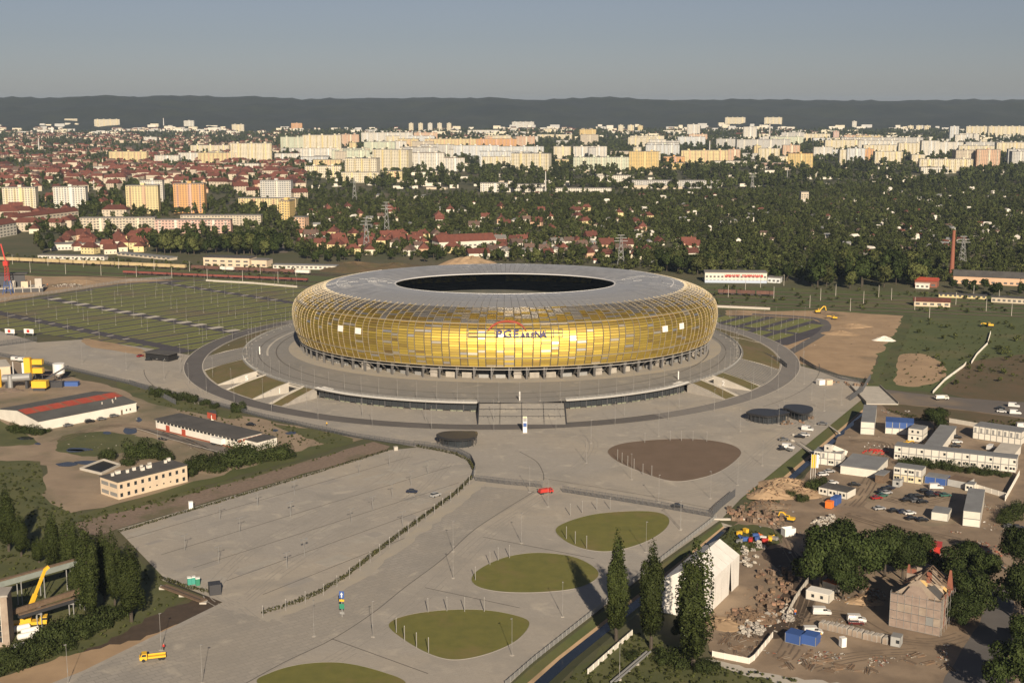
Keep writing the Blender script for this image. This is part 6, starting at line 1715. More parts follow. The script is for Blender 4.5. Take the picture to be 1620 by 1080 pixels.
MB().box(-4.5,-1.2,.8,4.5,1.2,1.6).build('chassis','yellow',t); MB().box(2.8,-1.2,1.6,4.6,1.2,2.8).build('cab','yellow',t); MB().box(3.4,-1.22,2.0,4.62,1.22,2.6).build('cab_window','glass',t)
for x in (-3.5,-2.3,2.2,3.4):
    for s in (-1,1): MB().tube((x,s*.85,.5),(x,s*1.2,.5),.5,.5,9).build('wheel','tyre',t)
MB().box(-2.4,-1.0,1.6,.4,1.0,2.6).build('turret','yellow',t)
bs, be = Vector((-1.2,0,2.2)), t.matrix_basis.inverted() @ (G(82,909,12.5))
be = Vector((4.2,4.5,14.5))
MB().beam(bs, bs.lerp(be,.5), .9, 1.0).build('boom','yellow',t); MB().beam(bs.lerp(be,.48), be, .6, .7).build('boom_extension','yellow',t)
MB().beam(be-Vector((.3,0,.3)), be+Vector((.9,.5,.6)), .8, .8).build('boom_head','yellow',t)
for i, (px,py) in enumerate(((34,998),(42,1010),(36,1026),(48,1002))):
    t = thing('white_tank','white cylindrical tank lying by the bushes, %s from the back' % nth(i+1),'tank',G(px,py,.1),R(32))
    MB().tube((-2.1,0,1.0),(2.1,0,1.0),.85,.85,14).build('shell','white_paint',t)
    for s in (-1,1): MB().tube((s*2.1,0,1.0),(s*2.4,0,1.0),.85,.45,14).build('end_cap','white_paint',t); MB().box(s*1.3-.2,-.6,0,s*1.3+.2,.6,.4).build('saddle','concrete',t)
b = G(-4,1024); t = thing('tall_building','narrow brownish building with tall white framed window at left edge','building',b,R(10))
MB().box(-6,0,0,3.2,6,14).build('wall','plaster',t); MB().box(-6.3,-.3,14,3.5,6.3,14.5).build('cornice','concrete',t)
for z in range(7): MB().box(-1.2,-.06,1.5+z*1.6,1.4,0,2.9+z*1.6).build('pane','glass',t)
for x in (-1.25,0.05,1.35): MB().box(x,-.12,1.4,x+.12,-.061,12.7).build('window_bar','white',t)
t = thing('footbridge','low brown footbridge with railings at the lower corner of the car park','bridge',G(290,943,.1)); A, B = G(258,926,1.0)-t.location, G(322,950,.8)-t.location
MB().beam(A,B,2.6,.3).build('deck','brown_wood',t)
for s in (-1.2,1.2): MB().beam(A+Vector((s*.5,s,.95)),B+Vector((s*.5,s,.95)),.1,.1).build('railing','dark_steel',t)
for s in (0,.5,1.0): p = A.lerp(B,s); MB().box(p.x-1,p.y-1,-.9,p.x+1,p.y+1,p.z-.15).build('abutment','pale_concrete',t)
# bridges over the canal
for a, b, lab, w in (((1368,612),(1396,640),'concrete road bridge at the head of the canal',15),((1262,702),(1290,720),'narrow footbridge over the canal by the flagpoles',2.0),((1312,675),(1328,686),'pale pipe crossing the canal bank',.8)):
    A, B = G(*a), G(*b); t = thing('canal_bridge', lab, 'bridge', A); v = B-A
    MB().beam((0,0,.25),v+Vector((0,0,.25)),w,.45).build('deck','pale_concrete',t)
    if w > 1:
        d = Vector((-v.y,v.x,0)).normalized()*w/2
        for s in (-1,1): MB().beam(d*s+Vector((0,0,.95)),v+d*s+Vector((0,0,.95)),.15,1.0 if w > 5 else .12).build('parapet','concrete' if w>5 else 'dark_steel',t)
A, B = G(1136,806,.15), G(1200,806,.15)
t = thing('culvert','concrete culvert slab with two dark pipe mouths','culvert',G(1165,822,.05)); MB().box(-9,-.4,-1.5,9,.4,.6).build('headwall','pale_concrete',t)
for x in (-5.2,-3.4): MB().tube((x,-.5,-.7),(x,-.38,-.7),.65,.65,12).build('pipe_mouth','black',t)
# ---- building site with crane, upper left
b = G(30,462); t = thing('unfinished_building','unfinished concrete frame building behind the striped car park','building',b,R(12))
MB().box(-34,-3,0,18,-2.5,3).build('front_wall','dark_steel',t)
for i in range(9): MB().box(-33+i*6,-3.4,0,-32.5+i*6,-2.9,9 if i%2 else 5).build('column','pale_concrete',t)
MB().box(-34,-3,3,18,14,3.5).build('slab','pale_concrete',t); MB().box(-34,6,3.5,4,6.6,13).build('back_wall','dark_steel',t); MB().box(-32,4,13,6,14,13.6).build('slab','roof_felt',t)
for x0_,x1_,h_,m_ in ((12,17,10,'pale_concrete'),(-6,-2,9,'concrete'),(2,7,8,'cream'),(-24,-14,7,'concrete')): MB().box(x0_,-1,3.5,x1_,2,h_).build('wall_segment',m_,t)
b = G(13,465); t = thing('harbour_crane','red crane mast on a blue lattice foot at the building site','crane',b)
for sx in (-1,1):
    for sy in (-1,1): MB().beam((sx*3,sy*3,0),(sx*1.6,sy*1.6,10),.35,.35).build('foot_leg','blue',t)
for z, s in ((3,2.6),(6.5,2.1)): 
    for d in ((1,0),(0,1)): MB().beam((-s*d[0]-s*d[1],-s,z),(s,s*(1-2*d[0]),z),.2,.2).build('brace','blue',t)
for sx in (-1,1):
    for sy in (-1,1): MB().beam((sx*1.3,sy*1.3,10),(sx*1.0,sy*1.0,22),.3,.3).build('mast_leg','red',t)
for z in range(11,22,2): MB().beam((-1.2,-1.2,z),(1.2,-1.2,z+1.8),.2,.2).build('brace','red',t)
MB().box(-1.8,-1.8,21.5,1.8,1.8,25).build('machine_house','red',t)
MB().beam((0,0,23),(-2.6,-1,38),.9,.9).build('jib','red',t)
person(75,452,'orange','black','person in orange on the sandy building ground',.1)
heap(110,452,9,1.2,'gravel','rubble strip behind the striped car park','heap',60,'pale_concrete'); heap(125,446,12,1.6,'sand','sand ridge on the upper left building ground','heap')

# loose rubble, boards and scrap strewn about the yards: nobody could count it
def strew(name, label, polys, n, seed, mats, s0, s1):
    q = random.Random(seed); mb = MB()
    Ps = [pxpoly(p) for p in polys]
    for P in Ps:
        xs = [p.x for p in P]; ys = [p.y for p in P]; c = 0; tr = 0
        while c < n and tr < n*20:
            tr += 1; p = Vector((q.uniform(min(xs),max(xs)), q.uniform(min(ys),max(ys)), .22))
            if not inside(p,P) or math.sin(p.x*.35+2*math.sin(p.y*.21))+math.sin(p.y*.3) < .55: continue
            c += 1; s = q.uniform(s0,s1)**1; d = Vector((q.uniform(-1,1),q.uniform(-1,1),q.uniform(-.15,.25)))*s
            mb.beam(p-d, p+d, s*q.uniform(.3,1), s*q.uniform(.15,.6), q.randrange(len(mats)))
    o = mb.build(name, mats); o['kind'] = 'stuff'; o['label'] = label
strew('yard_rubble','loose rubble, boards and scrap over the building yard',[[(1150,806),(1240,808),(1330,818),(1320,870),(1270,900),(1290,960),(1250,1040),(1140,1040),(1165,960),(1200,880),(1175,840)],[(1230,1025),(1420,1040),(1500,1010),(1500,1070),(1300,1078)],[(1300,920),(1400,925),(1410,985),(1290,985)],[(1500,840),(1600,850),(1590,900),(1540,880)]],230,3,['pallet_wood','concrete','brown_wood','pale_concrete','brick_red','galvanised'],.12,.5)
strew('yard_scrap','scattered scrap between the site cabins',[[(1340,690),(1430,690),(1410,712),(1340,712)],[(1390,645),(1440,650),(1440,660),(1400,655)],[(1225,655),(1300,655),(1262,700),(1240,712)],[(1545,780),(1620,790),(1610,860),(1560,850)]],60,4,['pallet_wood','concrete','white_paint','brick_red','galvanised','plank_grey'],.12,.45)
strew('site_scrap','scattered material on the sandy building grounds',[[(20,455),(150,445),(180,447),(60,466),(20,472)],[(1240,500),(1420,505),(1410,550),(1300,570)],[(90,690),(300,690),(480,690),(300,720),(120,725)]],90,5,['plank_grey','concrete','pallet_wood','dark_soil'],.1,.4)
wood('grass_tufts','tufts of rough grass and weeds on the waste ground', scatter([(880,1090),(1000,1000),(1128,1050),(1260,1076),(1250,1100)],420,31)+scatter([(0,735),(60,735),(75,790),(140,815),(330,770),(590,702),(500,728),(150,832),(0,890)],520,32)+scatter([(0,880),(150,850),(300,940),(140,1030),(0,1070)],420,33)+scatter([(1155,838),(1235,845),(1165,880),(1110,900)],160,34)+scatter([(1390,645),(1500,668),(1620,665),(1620,680),(1440,664)],120,35)+scatter([(200,602),(300,638),(560,694),(480,716),(250,640)],220,36)+scatter([(1440,505),(1640,515),(1640,600),(1500,618),(1385,608)],300,37), bush_protos, .06, .28)
# ================================================================ hills
CREST = [(-400,157),(0,155),(120,157),(230,155),(290,153),(360,155),(420,155.5),(480,158.5),(560,157),(640,157),(700,156.3),(830,159.5),(960,157.5),(1060,160),(1180,158.5),(1280,160),(1400,161),(1500,160.5),(1620,162.5),(2100,163)]
_cx = np.array([(p[0]-810)/FPX*9000 for p in CREST]); _cz = np.array([142+(162-p[1])/FPX*9000 for p in CREST])
def wob(x, y): return math.sin(x*.0021+1.1*math.sin(y*.0017))+.6*math.sin(x*.0053+y*.0031+2)+.35*math.sin(x*.011-y*.007)
def hill(x, y):
    if y < 5600: return 0.0
    k = 9000/y if y < 9000 else 1.0
    top = float(np.interp(x*k, _cx, _cz))
    foot = 6500 + 350*math.sin(x*.0009+1) + 200*math.sin(x*.0023)
    t = min(1.0, max(0.0, (y-foot)/(9000-foot)))
    s = t*t*(3-2*t)
    h = top*s + (24*wob(x,y)+14*math.sin(x*.004+y*.009+3*math.sin(x*.0013)))*math.sin(math.pi*min(1,t))*s**.3
    if y > 9000: h = top + min(0, -(y-9000)*.01)
    return max(0.0, h)
mat('hill_forest', (.008,.012,.005), (.022,.027,.010), .006, space='world', bump=.9, bdist=12, c3=(.006,.010,.004), scale3=.002)  # albedo kept very dark, with the self-shadowing of the trees put into it
mb = MB(); xs = np.linspace(-6500, 6500, 210); ys = list(np.linspace(5600, 9000, 60)) + [9200, 9600, 10400, 12000]
q = random.Random(5)
for y in ys:
    for x in xs: mb.v.append((float(x)*y/9000*1.02, y, (lambda h_: h_ + q.uniform(0,7) + 4*math.sin(x*.021+y*.01) + 3*math.sin(x*.047+1.7) if h_ > 12 else h_-3)(hill(float(x)*y/9000*1.02, y))))
nx = len(xs)
for j in range(len(ys)-1):
    for i in range(nx-1): mb.f.append([j*nx+i, j*nx+i+1, (j+1)*nx+i+1, (j+1)*nx+i]); mb.m.append(0)
setting(mb.build('hills', 'hill_forest', None, True))
def hit(px, py):
    p = G(px, py) if py > 164 else None
    if p is not None and p.y < 5600: return p
    u, v = (px-810)/FPX, (540-py)/FPX; dy, dz = _c+v*_s, -_s+v*_c
    t = 5000.0
    while t < 12000:
        x, y, z = u*t, dy*t, CAM_H+dz*t
        if z <= hill(x,y): return Vector((x,y,hill(x,y)))
        t += 12
    return Vector((u*8800, dy*8800, hill(u*8800, dy*8800)))
# ================================================================ apartment blocks
WALLC = dict(cream=(.65,.59,.45), white=(.64,.60,.51), yellow=(.65,.54,.28), ochre=(.62,.45,.18), orange=(.62,.34,.13), pink=(.58,.38,.31), grey=(.48,.47,.44), beige=(.50,.43,.33), mint=(.54,.58,.44), bluewhite=(.58,.60,.60), brown=(.26,.18,.13), salmon=(.58,.38,.25))
for k, v in WALLC.items(): mat('wall_'+k, v, tuple(x*.9 for x in v), .06, rough=.85)
mat('block_window', (.11,.11,.11), rough=.3); mat('block_roof', (.17,.16,.15), rough=.9); mat('tile_roof', (.14,.046,.030), (.10,.034,.024), .3, rough=.85, rand=.3); mat('brown_roof', (.12,.075,.055), (.09,.06,.05), .3, rough=.85, rand=.25)
ACC = {'cream':'wall_yellow','white':'wall_bluewhite','yellow':'wall_salmon','ochre':'wall_yellow','orange':'wall_pink','pink':'wall_white','grey':'wall_white','beige':'wall_cream','mint':'wall_cream','bluewhite':'wall_white','brown':'wall_white','salmon':'wall_cream'}
blocks = []
def block(px0, px1, pyt, pyb, colr, depth=13, rot=0, gable=None, cap=None):
    blocks.append((px0,px1,pyt,pyb,colr,depth,rot,gable,cap))
for a in ((6,57,297,332,'cream',14,4),(86,136,296,329,'white',14,4),(201,251,294,338,'yellow',15,3),(223,258,286,322,'white',14,3),(276,324,291,337,'orange',15,2),(412,461,286,315,'grey',14,-3),(377,469,314,333,'yellow',12,-4),(442,459,318,356,'ochre',22,-8),
 (128,245,345,366,'beige',12,3),(246,365,348,369,'pink',12,1),(286,413,341,359,'beige',12,0),(463,483,344,365,'salmon',12,-15),
 (173,233,240,256,'yellow',14,0),(245,283,246,258,'white',14,0),(283,318,242,257,'white',14,4),(313,375,242,258,'yellow',14,-4),(302,363,230,243,'cream',14,2),(366,430,227,258,'cream',20,5),(435,480,243,256,'white',14,0),(444,480,217,243,'mint',16,-6),(480,540,214,250,'cream',20,3),(483,540,263,281,'cream',14,5),(496,540,253,266,'yellow',14,0),
 (540,568,213,231,'salmon',14,0),(540,585,235,254,'cream',14,4),(545,597,251,288,'cream',22,-12),(540,600,273,289,'cream',12,0),(588,648,237,273,'cream',26,-15),(610,636,271,288,'yellow',18,0),(572,653,210,229,'white',14,3),(630,662,220,239,'yellow',14,-5),(655,692,210,224,'salmon',14,2),(672,753,220,238,'yellow',14,1),(753,817,220,238,'orange',14,1),(817,846,216,233,'salmon',14,-5),
 (648,703,242,269,'white',16,0,None,'brown_roof'),(703,735,250,271,'white',16,0,None,'brown_roof'),(710,764,237,251,'white',14,0),(762,807,248,266,'cream',14,0),(777,860,232,250,'bluewhite',14,-4),(807,869,243,272,'cream',24,-14),(876,903,232,254,'cream',14,0),(907,960,232,254,'white',14,2),(907,995,249,269,'mint',14,3),(995,1042,240,269,'ochre',18,-6),(1050,1083,248,263,'orange',14,0),(998,1023,218,233,'cream',14,0),(1027,1053,221,240,'white',14,0),(1053,1074,223,238,'grey',14,0),(917,943,205,219,'ochre',14,0),
 (647,654,195,210,'cream',14,0),(662,669,195,210,'cream',14,0),(677,684,195,210,'white',14,0),(692,699,195,210,'cream',14,0),(707,714,195,210,'cream',14,0),(978,986,198,211,'cream',14,0),(993,1003,198,211,'cream',14,0),(1009,1017,199,211,'yellow',14,0),
 (760,803,290,304,'white',16,0),(818,862,292,302,'white',18,0),(803,967,298,304,'white',14,0),(944,1003,278,288,'white',14,0),(1000,1140,286,298,'grey',18,-2),
 (1087,1107,197,219,'white',15,0),(1176,1197,201,221,'white',15,0),(1147,1179,186,197,'cream',15,0),(1209,1237,186,198,'cream',15,0),(1133,1163,220,236,'grey',14,0),(1165,1250,221,241,'grey',14,2),(1268,1313,212,224,'cream',14,0),(1318,1327,208,223,'pink',14,0),(1287,1317,233,251,'white',14,0),(1238,1265,230,249,'salmon',14,0),(1200,1233,235,256,'cream',14,-5),(1247,1285,243,266,'ochre',16,-8,'red'),(1328,1338,237,261,'cream',14,0),(1340,1368,235,254,'bluewhite',14,0),(1368,1382,236,254,'orange',14,0),(1383,1428,240,261,'cream',14,5),(1330,1460,218,236,'grey',14,1),(1442,1463,245,259,'cream',14,0),(1457,1485,223,251,'white',16,0),(1485,1523,225,244,'white',14,0),(1455,1537,252,274,'cream',16,-6),(1457,1500,265,275,'white',14,-4),(1510,1545,238,268,'beige',18,8),(1545,1580,237,269,'salmon',18,-10),(1502,1516,200,224,'bluewhite',14,0),(1527,1640,225,241,'grey',14,0),(1528,1563,200,216,'cream',14,0),(1563,1640,200,218,'cream',14,0),(1436,1445,199,208,'cream',14,0),(1449,1458,199,208,'cream',14,0),(1462,1472,199,208,'cream',14,0),(1348,1355,192,202,'white',14,0),(1600,1625,240,266,'grey',18,0),
 (1080,1092,245,259,'yellow',14,0),(1097,1117,259,266,'yellow',14,0),(1060,1088,258,268,'ochre',14,0),(1130,1200,255,263,'white',14,0),(1205,1245,258,266,'pink',14,0),(150,189,189,200,'cream',15,8),(102,122,188,192,'cream',15,0),(291,307,191,201,'white',15,0),(367,386,197,208,'cream',15,0),(461,478,195,207,'orange',15,0),(228,248,217,226,'white',14,0),(148,180,264,272,'white',16,0),(810,845,193,201,'white',16,0),(370,410,259,267,'white',20,0),(620,650,258,268,'yellow',14,0),(330,352,240,250,'cream',14,0),(497,520,247,258,'bluewhite',14,0),(860,880,204,212,'cream',14,0),(740,790,206,213,'white',14,0),(850,905,213,221,'cream',14,0)):
    block(*a)
q = random.Random(77)
for k in range(75):
    x = q.uniform(440,1630); yb = q.choice((226,230,235,240,246,252,258)) + q.uniform(-2,2) + (4 if x < 1080 else 0)
    if 1080 < x < 1130 and yb > 240: continue
    hm = q.choice((14,17,30,33,33,33)); wm = q.uniform(18,95) if hm < 32 else q.choice((18,24,60,85,110))
    dd = 142*FPX/(yb-162); s_ = FPX/dd
    block(x, x+wm*s_, yb-hm*s_, yb, q.choice(('cream','cream','white','white','yellow','beige','bluewhite','salmon','grey','mint')), 13, q.uniform(-12,12))
BANDN = ((300,'nearest row of the left town'),(258,'front row of the far estate'),(238,'middle row of the far estate'),(218,'back row of the far estate'),(0,'last row under the hills'))
cnt = {}
def bandof(pyb):
    for lim, nm in BANDN:
        if pyb > lim: return nm
for bl in sorted(blocks, key=lambda b: b[0]):
    px0,px1,pyt,pyb,colr,depth,rot,gable,cap = bl
    base = hit((px0+px1)/2, pyb)
    slant = base.y*_c + (CAM_H-base.z)*_s
    w = (px1-px0)*slant/FPX; h = max(6.0, up_to(base, pyt))
    bn = bandof(pyb); cnt[bn] = cnt.get(bn,0)+1
    nm = {'bluewhite':'blue-white','mint':'pale green'}.get(colr, colr)
    shape = 'tower block' if h > w*.9 else ('long slab block' if w > 3*h else 'apartment block')
    t = thing('apartment_block', '%s %s, %s from left in the %s' % (nm, shape, nth(cnt[bn]), bn), 'building', base, R(rot), 'apartment blocks')
    mb = MB(); mb.box(-w/2,0,-3,w/2,depth,h); mb.build('wall', 'wall_'+colr, t)
    st = max(2, int(round(h/2.9))); bays = max(3, int(round(w/3.6))); sh = h/st; bw = w/bays
    nwin = MB(); bal = MB(); acc = MB()
    q = random.Random(int(px0*13+pyb))
    bcol = q.choice((3,4,5))
    for s in range(st):
        for b in range(bays):
            x = -w/2 + bw*(b+.5); z = sh*s+sh*.3
            if b % bcol == 1 and h > 12:
                if s: bal.box(x-bw*.46,-1.1,sh*s,x+bw*.46,-.0,sh*s+1.05)
            nwin.add([(x-bw*.28,-.04,z),(x+bw*.28,-.04,z),(x+bw*.28,-.04,z+sh*.5),(x-bw*.28,-.04,z+sh*.5)],[(0,1,2,3)])
        for sx in (-1,1):
            nb_ = max(1,int(depth/5))
            if s and rot*sx > 0: pass
            for b in range(nb_):
                y = depth*(b+.5)/nb_; X = sx*(w/2+.04); z = sh*s+sh*.3
                nwin.add([(X,y-.7,z),(X,y+.7,z),(X,y+.7,z+1.3),(X,y-.7,z+1.3)],[(0,1,2,3)])
    nwin.build('windows','block_window',t)['kind'] = 'stuff'
    if bal.v: bal.build('balconies', ACC[colr], t)['kind'] = 'stuff'
    if h > 14 and w > 25:
        for k in range(max(1,int(w/32))):
            x = -w/2 + w*(k+.5)/max(1,int(w/32)) + 2
            MB().box(x-1.3,-.25,0,x+1.3,0,h+.3).build('stair_strip', ACC[colr], t)
    rf = MB().box(-w/2-.3,-.3,h,w/2+.3,depth+.3,h+.7).build('roof', cap or ('tile_roof' if gable == 'red' else 'block_roof'), t)
    if h > 20:
        for k in range(max(1,int(w/28))):
            x = -w/2 + w*(k+.5)/max(1,int(w/28)); MB().box(x-2.4,depth*.3,h+.7,x+2.4,depth*.7,h+3.2).build('lift_housing','wall_'+colr,rf)
# ================================================================ houses
HK = []
def house_kind(w, d, e, r, wall, roof, seed, hip=False):
    t = thing('house','h','house')
    mb = MB(); q = random.Random(seed)
    mb.add([(-w/2,-d/2,-.5),(w/2,-d/2,-.5),(w/2,d/2,-.5),(-w/2,d/2,-.5),(-w/2,-d/2,e),(w/2,-d/2,e),(w/2,d/2,e),(-w/2,d/2,e)],[(0,1,5,4),(1,2,6,5),(2,3,7,6),(3,0,4,7)])
    if not hip: mb.add([(-w/2,-d/2,e),(-w/2,d/2,e),(-w/2,0,r),(w/2,-d/2,e),(w/2,d/2,e),(w/2,0,r)],[(1,0,2),(3,4,5)])
    mb.build('wall', wall, t)
    wm = MB()
    for fl in range(max(1,int(e/2.6))):
        for k in range(max(2,int(w/3.2))):
            x = -w/2+w*(k+.5)/max(2,int(w/3.2)); z = 1.0+fl*2.7
            for y in (-d/2-.03, d/2+.03): wm.add([(x-.5,y,z),(x+.5,y,z),(x+.5,y,z+1.3),(x-.5,y,z+1.3)],[(0,1,2,3)])
        for s in (-1,1): wm.add([(s*(w/2+.03),-.6,1+fl*2.7),(s*(w/2+.03),.6,1+fl*2.7),(s*(w/2+.03),.6,2.3+fl*2.7),(s*(w/2+.03),-.6,2.3+fl*2.7)],[(0,1,2,3)])
    wm.build('windows','block_window',t)
    o = .5; dz = .5*(r-e)/(d/2); rx = w/2+o if not hip else w/2-d*.35
    rf = MB().add([(-w/2-o,-d/2-o,e-dz),(w/2+o,-d/2-o,e-dz),(w/2+o,d/2+o,e-dz),(-w/2-o,d/2+o,e-dz),(-rx,0,r+.12),(rx,0,r+.12)],[(0,1,5,4),(2,3,4,5),(1,2,5),(3,0,4),(3,2,1,0)]).build('roof', roof, t)
    MB().box(w*.2-.4,-.4,r-1.2,w*.2+.4,.4,r+1.0).build('chimney','brick_red',rf)
    return Kind(t)
for i, (w,d,e,r,wl,rf) in enumerate(((11,9,5,9,'wall_cream','tile_roof'),(10,9,4.5,8.6,'wall_white','tile_roof'),(13,10,6,10,'wall_yellow','tile_roof'),(10,8,5.5,9,'wall_white','brown_roof'),(16,11,8,12,'wall_beige','tile_roof'),(24,12,9,13,'wall_beige','tile_roof'),(12,9,5,9.5,'wall_salmon','tile_roof'),(11,10,6,8.5,'wall_white','block_roof'))):
    HK.append((house_kind(w,d,e,r,wl,rf,i,hip=(i%3==2)), wl.split('_')[1], {'tile_roof':'red','brown_roof':'brown','block_roof':'grey'}[rf]))
def houses(poly, n, seed, where, group, kinds, smin=.85, smax=1.2, gap=9):
    q = random.Random(seed); P = pxpoly(poly); xs = [p.x for p in P]; ys = [p.y for p in P]; put = []; tr = 0
    while len(put) < n and tr < n*60:
        tr += 1
        p = Vector((q.uniform(min(xs),max(xs)), q.uniform(min(ys),max(ys)), 0))
        if not inside(p,P) or any((p-o).length < gap for o in put): continue
        put.append(p); K, wn_, rn = HK[q.choice(kinds)]
        K.put(p, R(q.choice((0,90))+q.uniform(-25,25)+8), '%s walled house with %s roof %s' % (wn_, rn, where), group, sc=q.uniform(smin,smax))
houses([(90,378),(240,376),(240,398),(170,404),(120,398),(90,388)], 24, 1, 'between the left freight train and the pink slab block', 'houses behind the left freight train', (0,1,2,6,0), gap=14)
houses([(470,372),(580,372),(640,402),(560,404),(480,396)], 22, 2, 'behind the left end of the stadium', 'houses behind the left end of the stadium', (0,1,2,3,6), gap=13)
houses([(590,374),(700,376),(720,404),(640,404)], 20, 3, 'behind the sand mounds', 'houses behind the mounds', (0,1,2,3,6), gap=13)
houses([(775,382),(905,386),(900,408),(780,408)], 22, 4, 'behind the middle of the stadium', 'houses behind the middle of the stadium', (1,3,3,7,1), gap=13)
houses([(910,380),(1120,386),(1110,412),(920,410)], 16, 5, 'among trees behind the right half of the stadium', 'houses behind the right half of the stadium', (1,3,6,0), gap=16)
houses([(480,330),(1000,330),(1060,368),(480,366)], 30, 6, 'deep in the garden colony', 'houses deep in the gardens', (1,3,6,0,2), gap=25)
houses([(0,340),(120,344),(125,372),(60,380),(0,374)], 16, 7, 'at the left edge below the tower blocks', 'houses at the left edge', (4,5,5,4,0), gap=20)
houses([(0,268),(480,275),(480,320),(250,300),(0,300)], 110, 8, 'in the red roofed town at left', 'red roofed town houses', (4,5,0,6,4), 1.0,1.5, gap=19)
houses([(0,300),(200,300),(200,345),(0,345)], 26, 9, 'between the left tower blocks', 'houses between the left tower blocks', (4,5,0,6), 1.0,1.3, gap=22)
# named larger buildings
def gabled(p0, p1, pyt, depth, wall, roof, label, rise=3.0, nwin=8, name='building', flat=False):
    a, b = G(*p0), G(*p1); v = b-a; w = v.length; e = up_to(a, pyt)
    t = thing(name, label, 'building', a, math.atan2(v.y,v.x))
    MB().box(0,0,0,w,depth,e).build('wall',wall,t)
    if flat: MB().box(-.4,-.4,e,w+.4,depth+.4,e+.5).build('roof',roof,t)
    else: MB().add([(-.5,-.6,e-.2),(w+.5,-.6,e-.2),(w+.5,depth+.6,e-.2),(-.5,depth+.6,e-.2),(-.5,depth/2,e+rise),(w+.5,depth/2,e+rise)],[(0,1,5,4),(2,3,4,5),(1,2,5),(3,0,4)]).build('roof',roof,t)
    fl = max(1,int(e/3.2))
    for f_ in range(fl):
        for k in range(nwin):
            x = w*(k+.5)/nwin; MB().box(x-w/nwin*.28,-.06,1.0+f_*3.2,x+w/nwin*.28,0,2.5+f_*3.2).build('window','block_window',t)
    return t, w, e
gabled((695,398),(785,394),383,22,'wall_white','tile_roof','large white building with red tiled roof behind the stadium',6,12)
gabled((742,410),(775,409),401,14,'wall_white','tile_roof','white building with low red roof behind the round mound',4,6)
gabled((0,376),(27,371),356,14,'wall_white','tile_roof','white building with red roof at the left edge above the railway',5,5)
gabled((28,364),(125,352),344,12,'wall_beige','tile_roof','long brownish tenement with red roof left of the beige slab',4,16)
gabled((80,396),(158,394),387,16,'wall_white','block_roof','low white school building behind the left freight train',1,14,flat=True)
gabled((322,421),(395,423),407,16,'cream','roof_felt','cream warehouse with dark roof beside the railway',1,6,flat=True)
gabled((395,422),(422,423),411,12,'cream','block_roof','small cream warehouse beside the railway',1,3,flat=True)
gabled((60,410),(165,412),404,8,'wall_white','block_roof','row of low white garages behind the left freight train',1,16,flat=True)
gabled((185,404),(270,412),400,8,'wall_beige','grey_roof','row of low grey sheds behind the freight trains',1,12,flat=True)
gabled((432,425),(532,427),419,8,'wall_white','grey_roof','long low white shed left behind the stadium',1,14,flat=True)
t, w, e = gabled((1115,447),(1213,448),431,14,'wall_white','block_roof','long white railway building with red lettering band',1,16,flat=True)
mat('faded_blue',(.40,.46,.56),rough=.7)
MB().box(0,-.1,0,w,-.062,2.2).build('base_band','faded_blue',t)
q = random.Random(2)
for k in range(20):
    x = w*.32+k*w*.031
    if k == 8: continue
    mb = MB(); mb.box(x,-.3,e-3.4,x+.35,-.1,e-1.2); mb.box(x+1.0,-.3,e-3.4,x+1.3,-.1,e-1.2); mb.box(x+.36,-.28,e-2.6+q.choice((-.7,0,.7)),x+.99,-.12,e-2.2+q.choice((0,.6))); mb.build('red_letter','red',t)
gabled((1214,447),(1234,448),439,10,'wall_bluewhite','block_roof','small pale blue annex beside the white railway building',1,3,flat=True)
gabled((1400,441),(1422,442),433,10,'wall_white','block_roof','small white house beside the right tree belt',1,3,flat=True)
gabled((1447,453),(1482,455),443,12,'brick_red','red_sheet','red brick shed left of the brick chimney',2,3)
gabled((1448,456),(1470,457),449,5,'white','white','low white lean-to before the red brick shed',.5,3,flat=True)
gabled((1508,448),(1625,453),436,16,'wall_salmon','roof_felt','long salmon hall with black saw roof at right',4,12)
gabled((1446,484),(1503,486),476,9,'cream','tile_roof','cream railway hut with reddish roof beside the right tracks',2,5)
gabled((1485,470),(1560,474),465,7,'wall_yellow','roof_felt','long low yellow and white shed beside the right tracks',1,10,flat=True)
gabled((1568,478),(1625,481),470,8,'wall_beige','roof_felt','low beige shed at the right edge beside the tracks',1,7,flat=True)
gabled((1267,321),(1279,321),304,12,'wall_beige','block_roof','slim pale tower house among trees at right',1,3,flat=True)
def chimney(px, pyb, pyt, r, m_, label, band=None):
    b = hit(px,pyb); h = up_to(b,pyt); t = thing('chimney',label,'chimney',b)
    MB().tube((0,0,0),(0,0,h),r,r*.6,12).build('shaft',m_,t); MB().tube((0,0,h),(0,0,h+.8),r*.72,r*.72,12).build('rim','brick_red' if not band else band,t)
chimney(1505,437,366,2.0,'brick_red','tall slender brick chimney above the right railway sheds')
chimney(1217,221,196,4,'pale_concrete','pale concrete chimney in the far estate'); chimney(1122,256,223,2.2,'light_steel','tall thin mast before the far estate')
chimney(83,213,201,5,'white_paint','white church spire in the far left town'); chimney(259,200,187,3,'light_steel','thin mast below the left hills'); chimney(62,241,219,2,'light_steel','thin mast in the far left town'); chimney(863,305,271,1.2,'light_steel','thin mast above the white sheds'); chimney(149,300,285,1.5,'light_steel','thin mast between the left tower blocks')
chimney(1245,290,268,1.0,'galvanised','thin mast among the right trees'); chimney(1484,278,250,1.2,'light_steel','thin mast before the right estate')
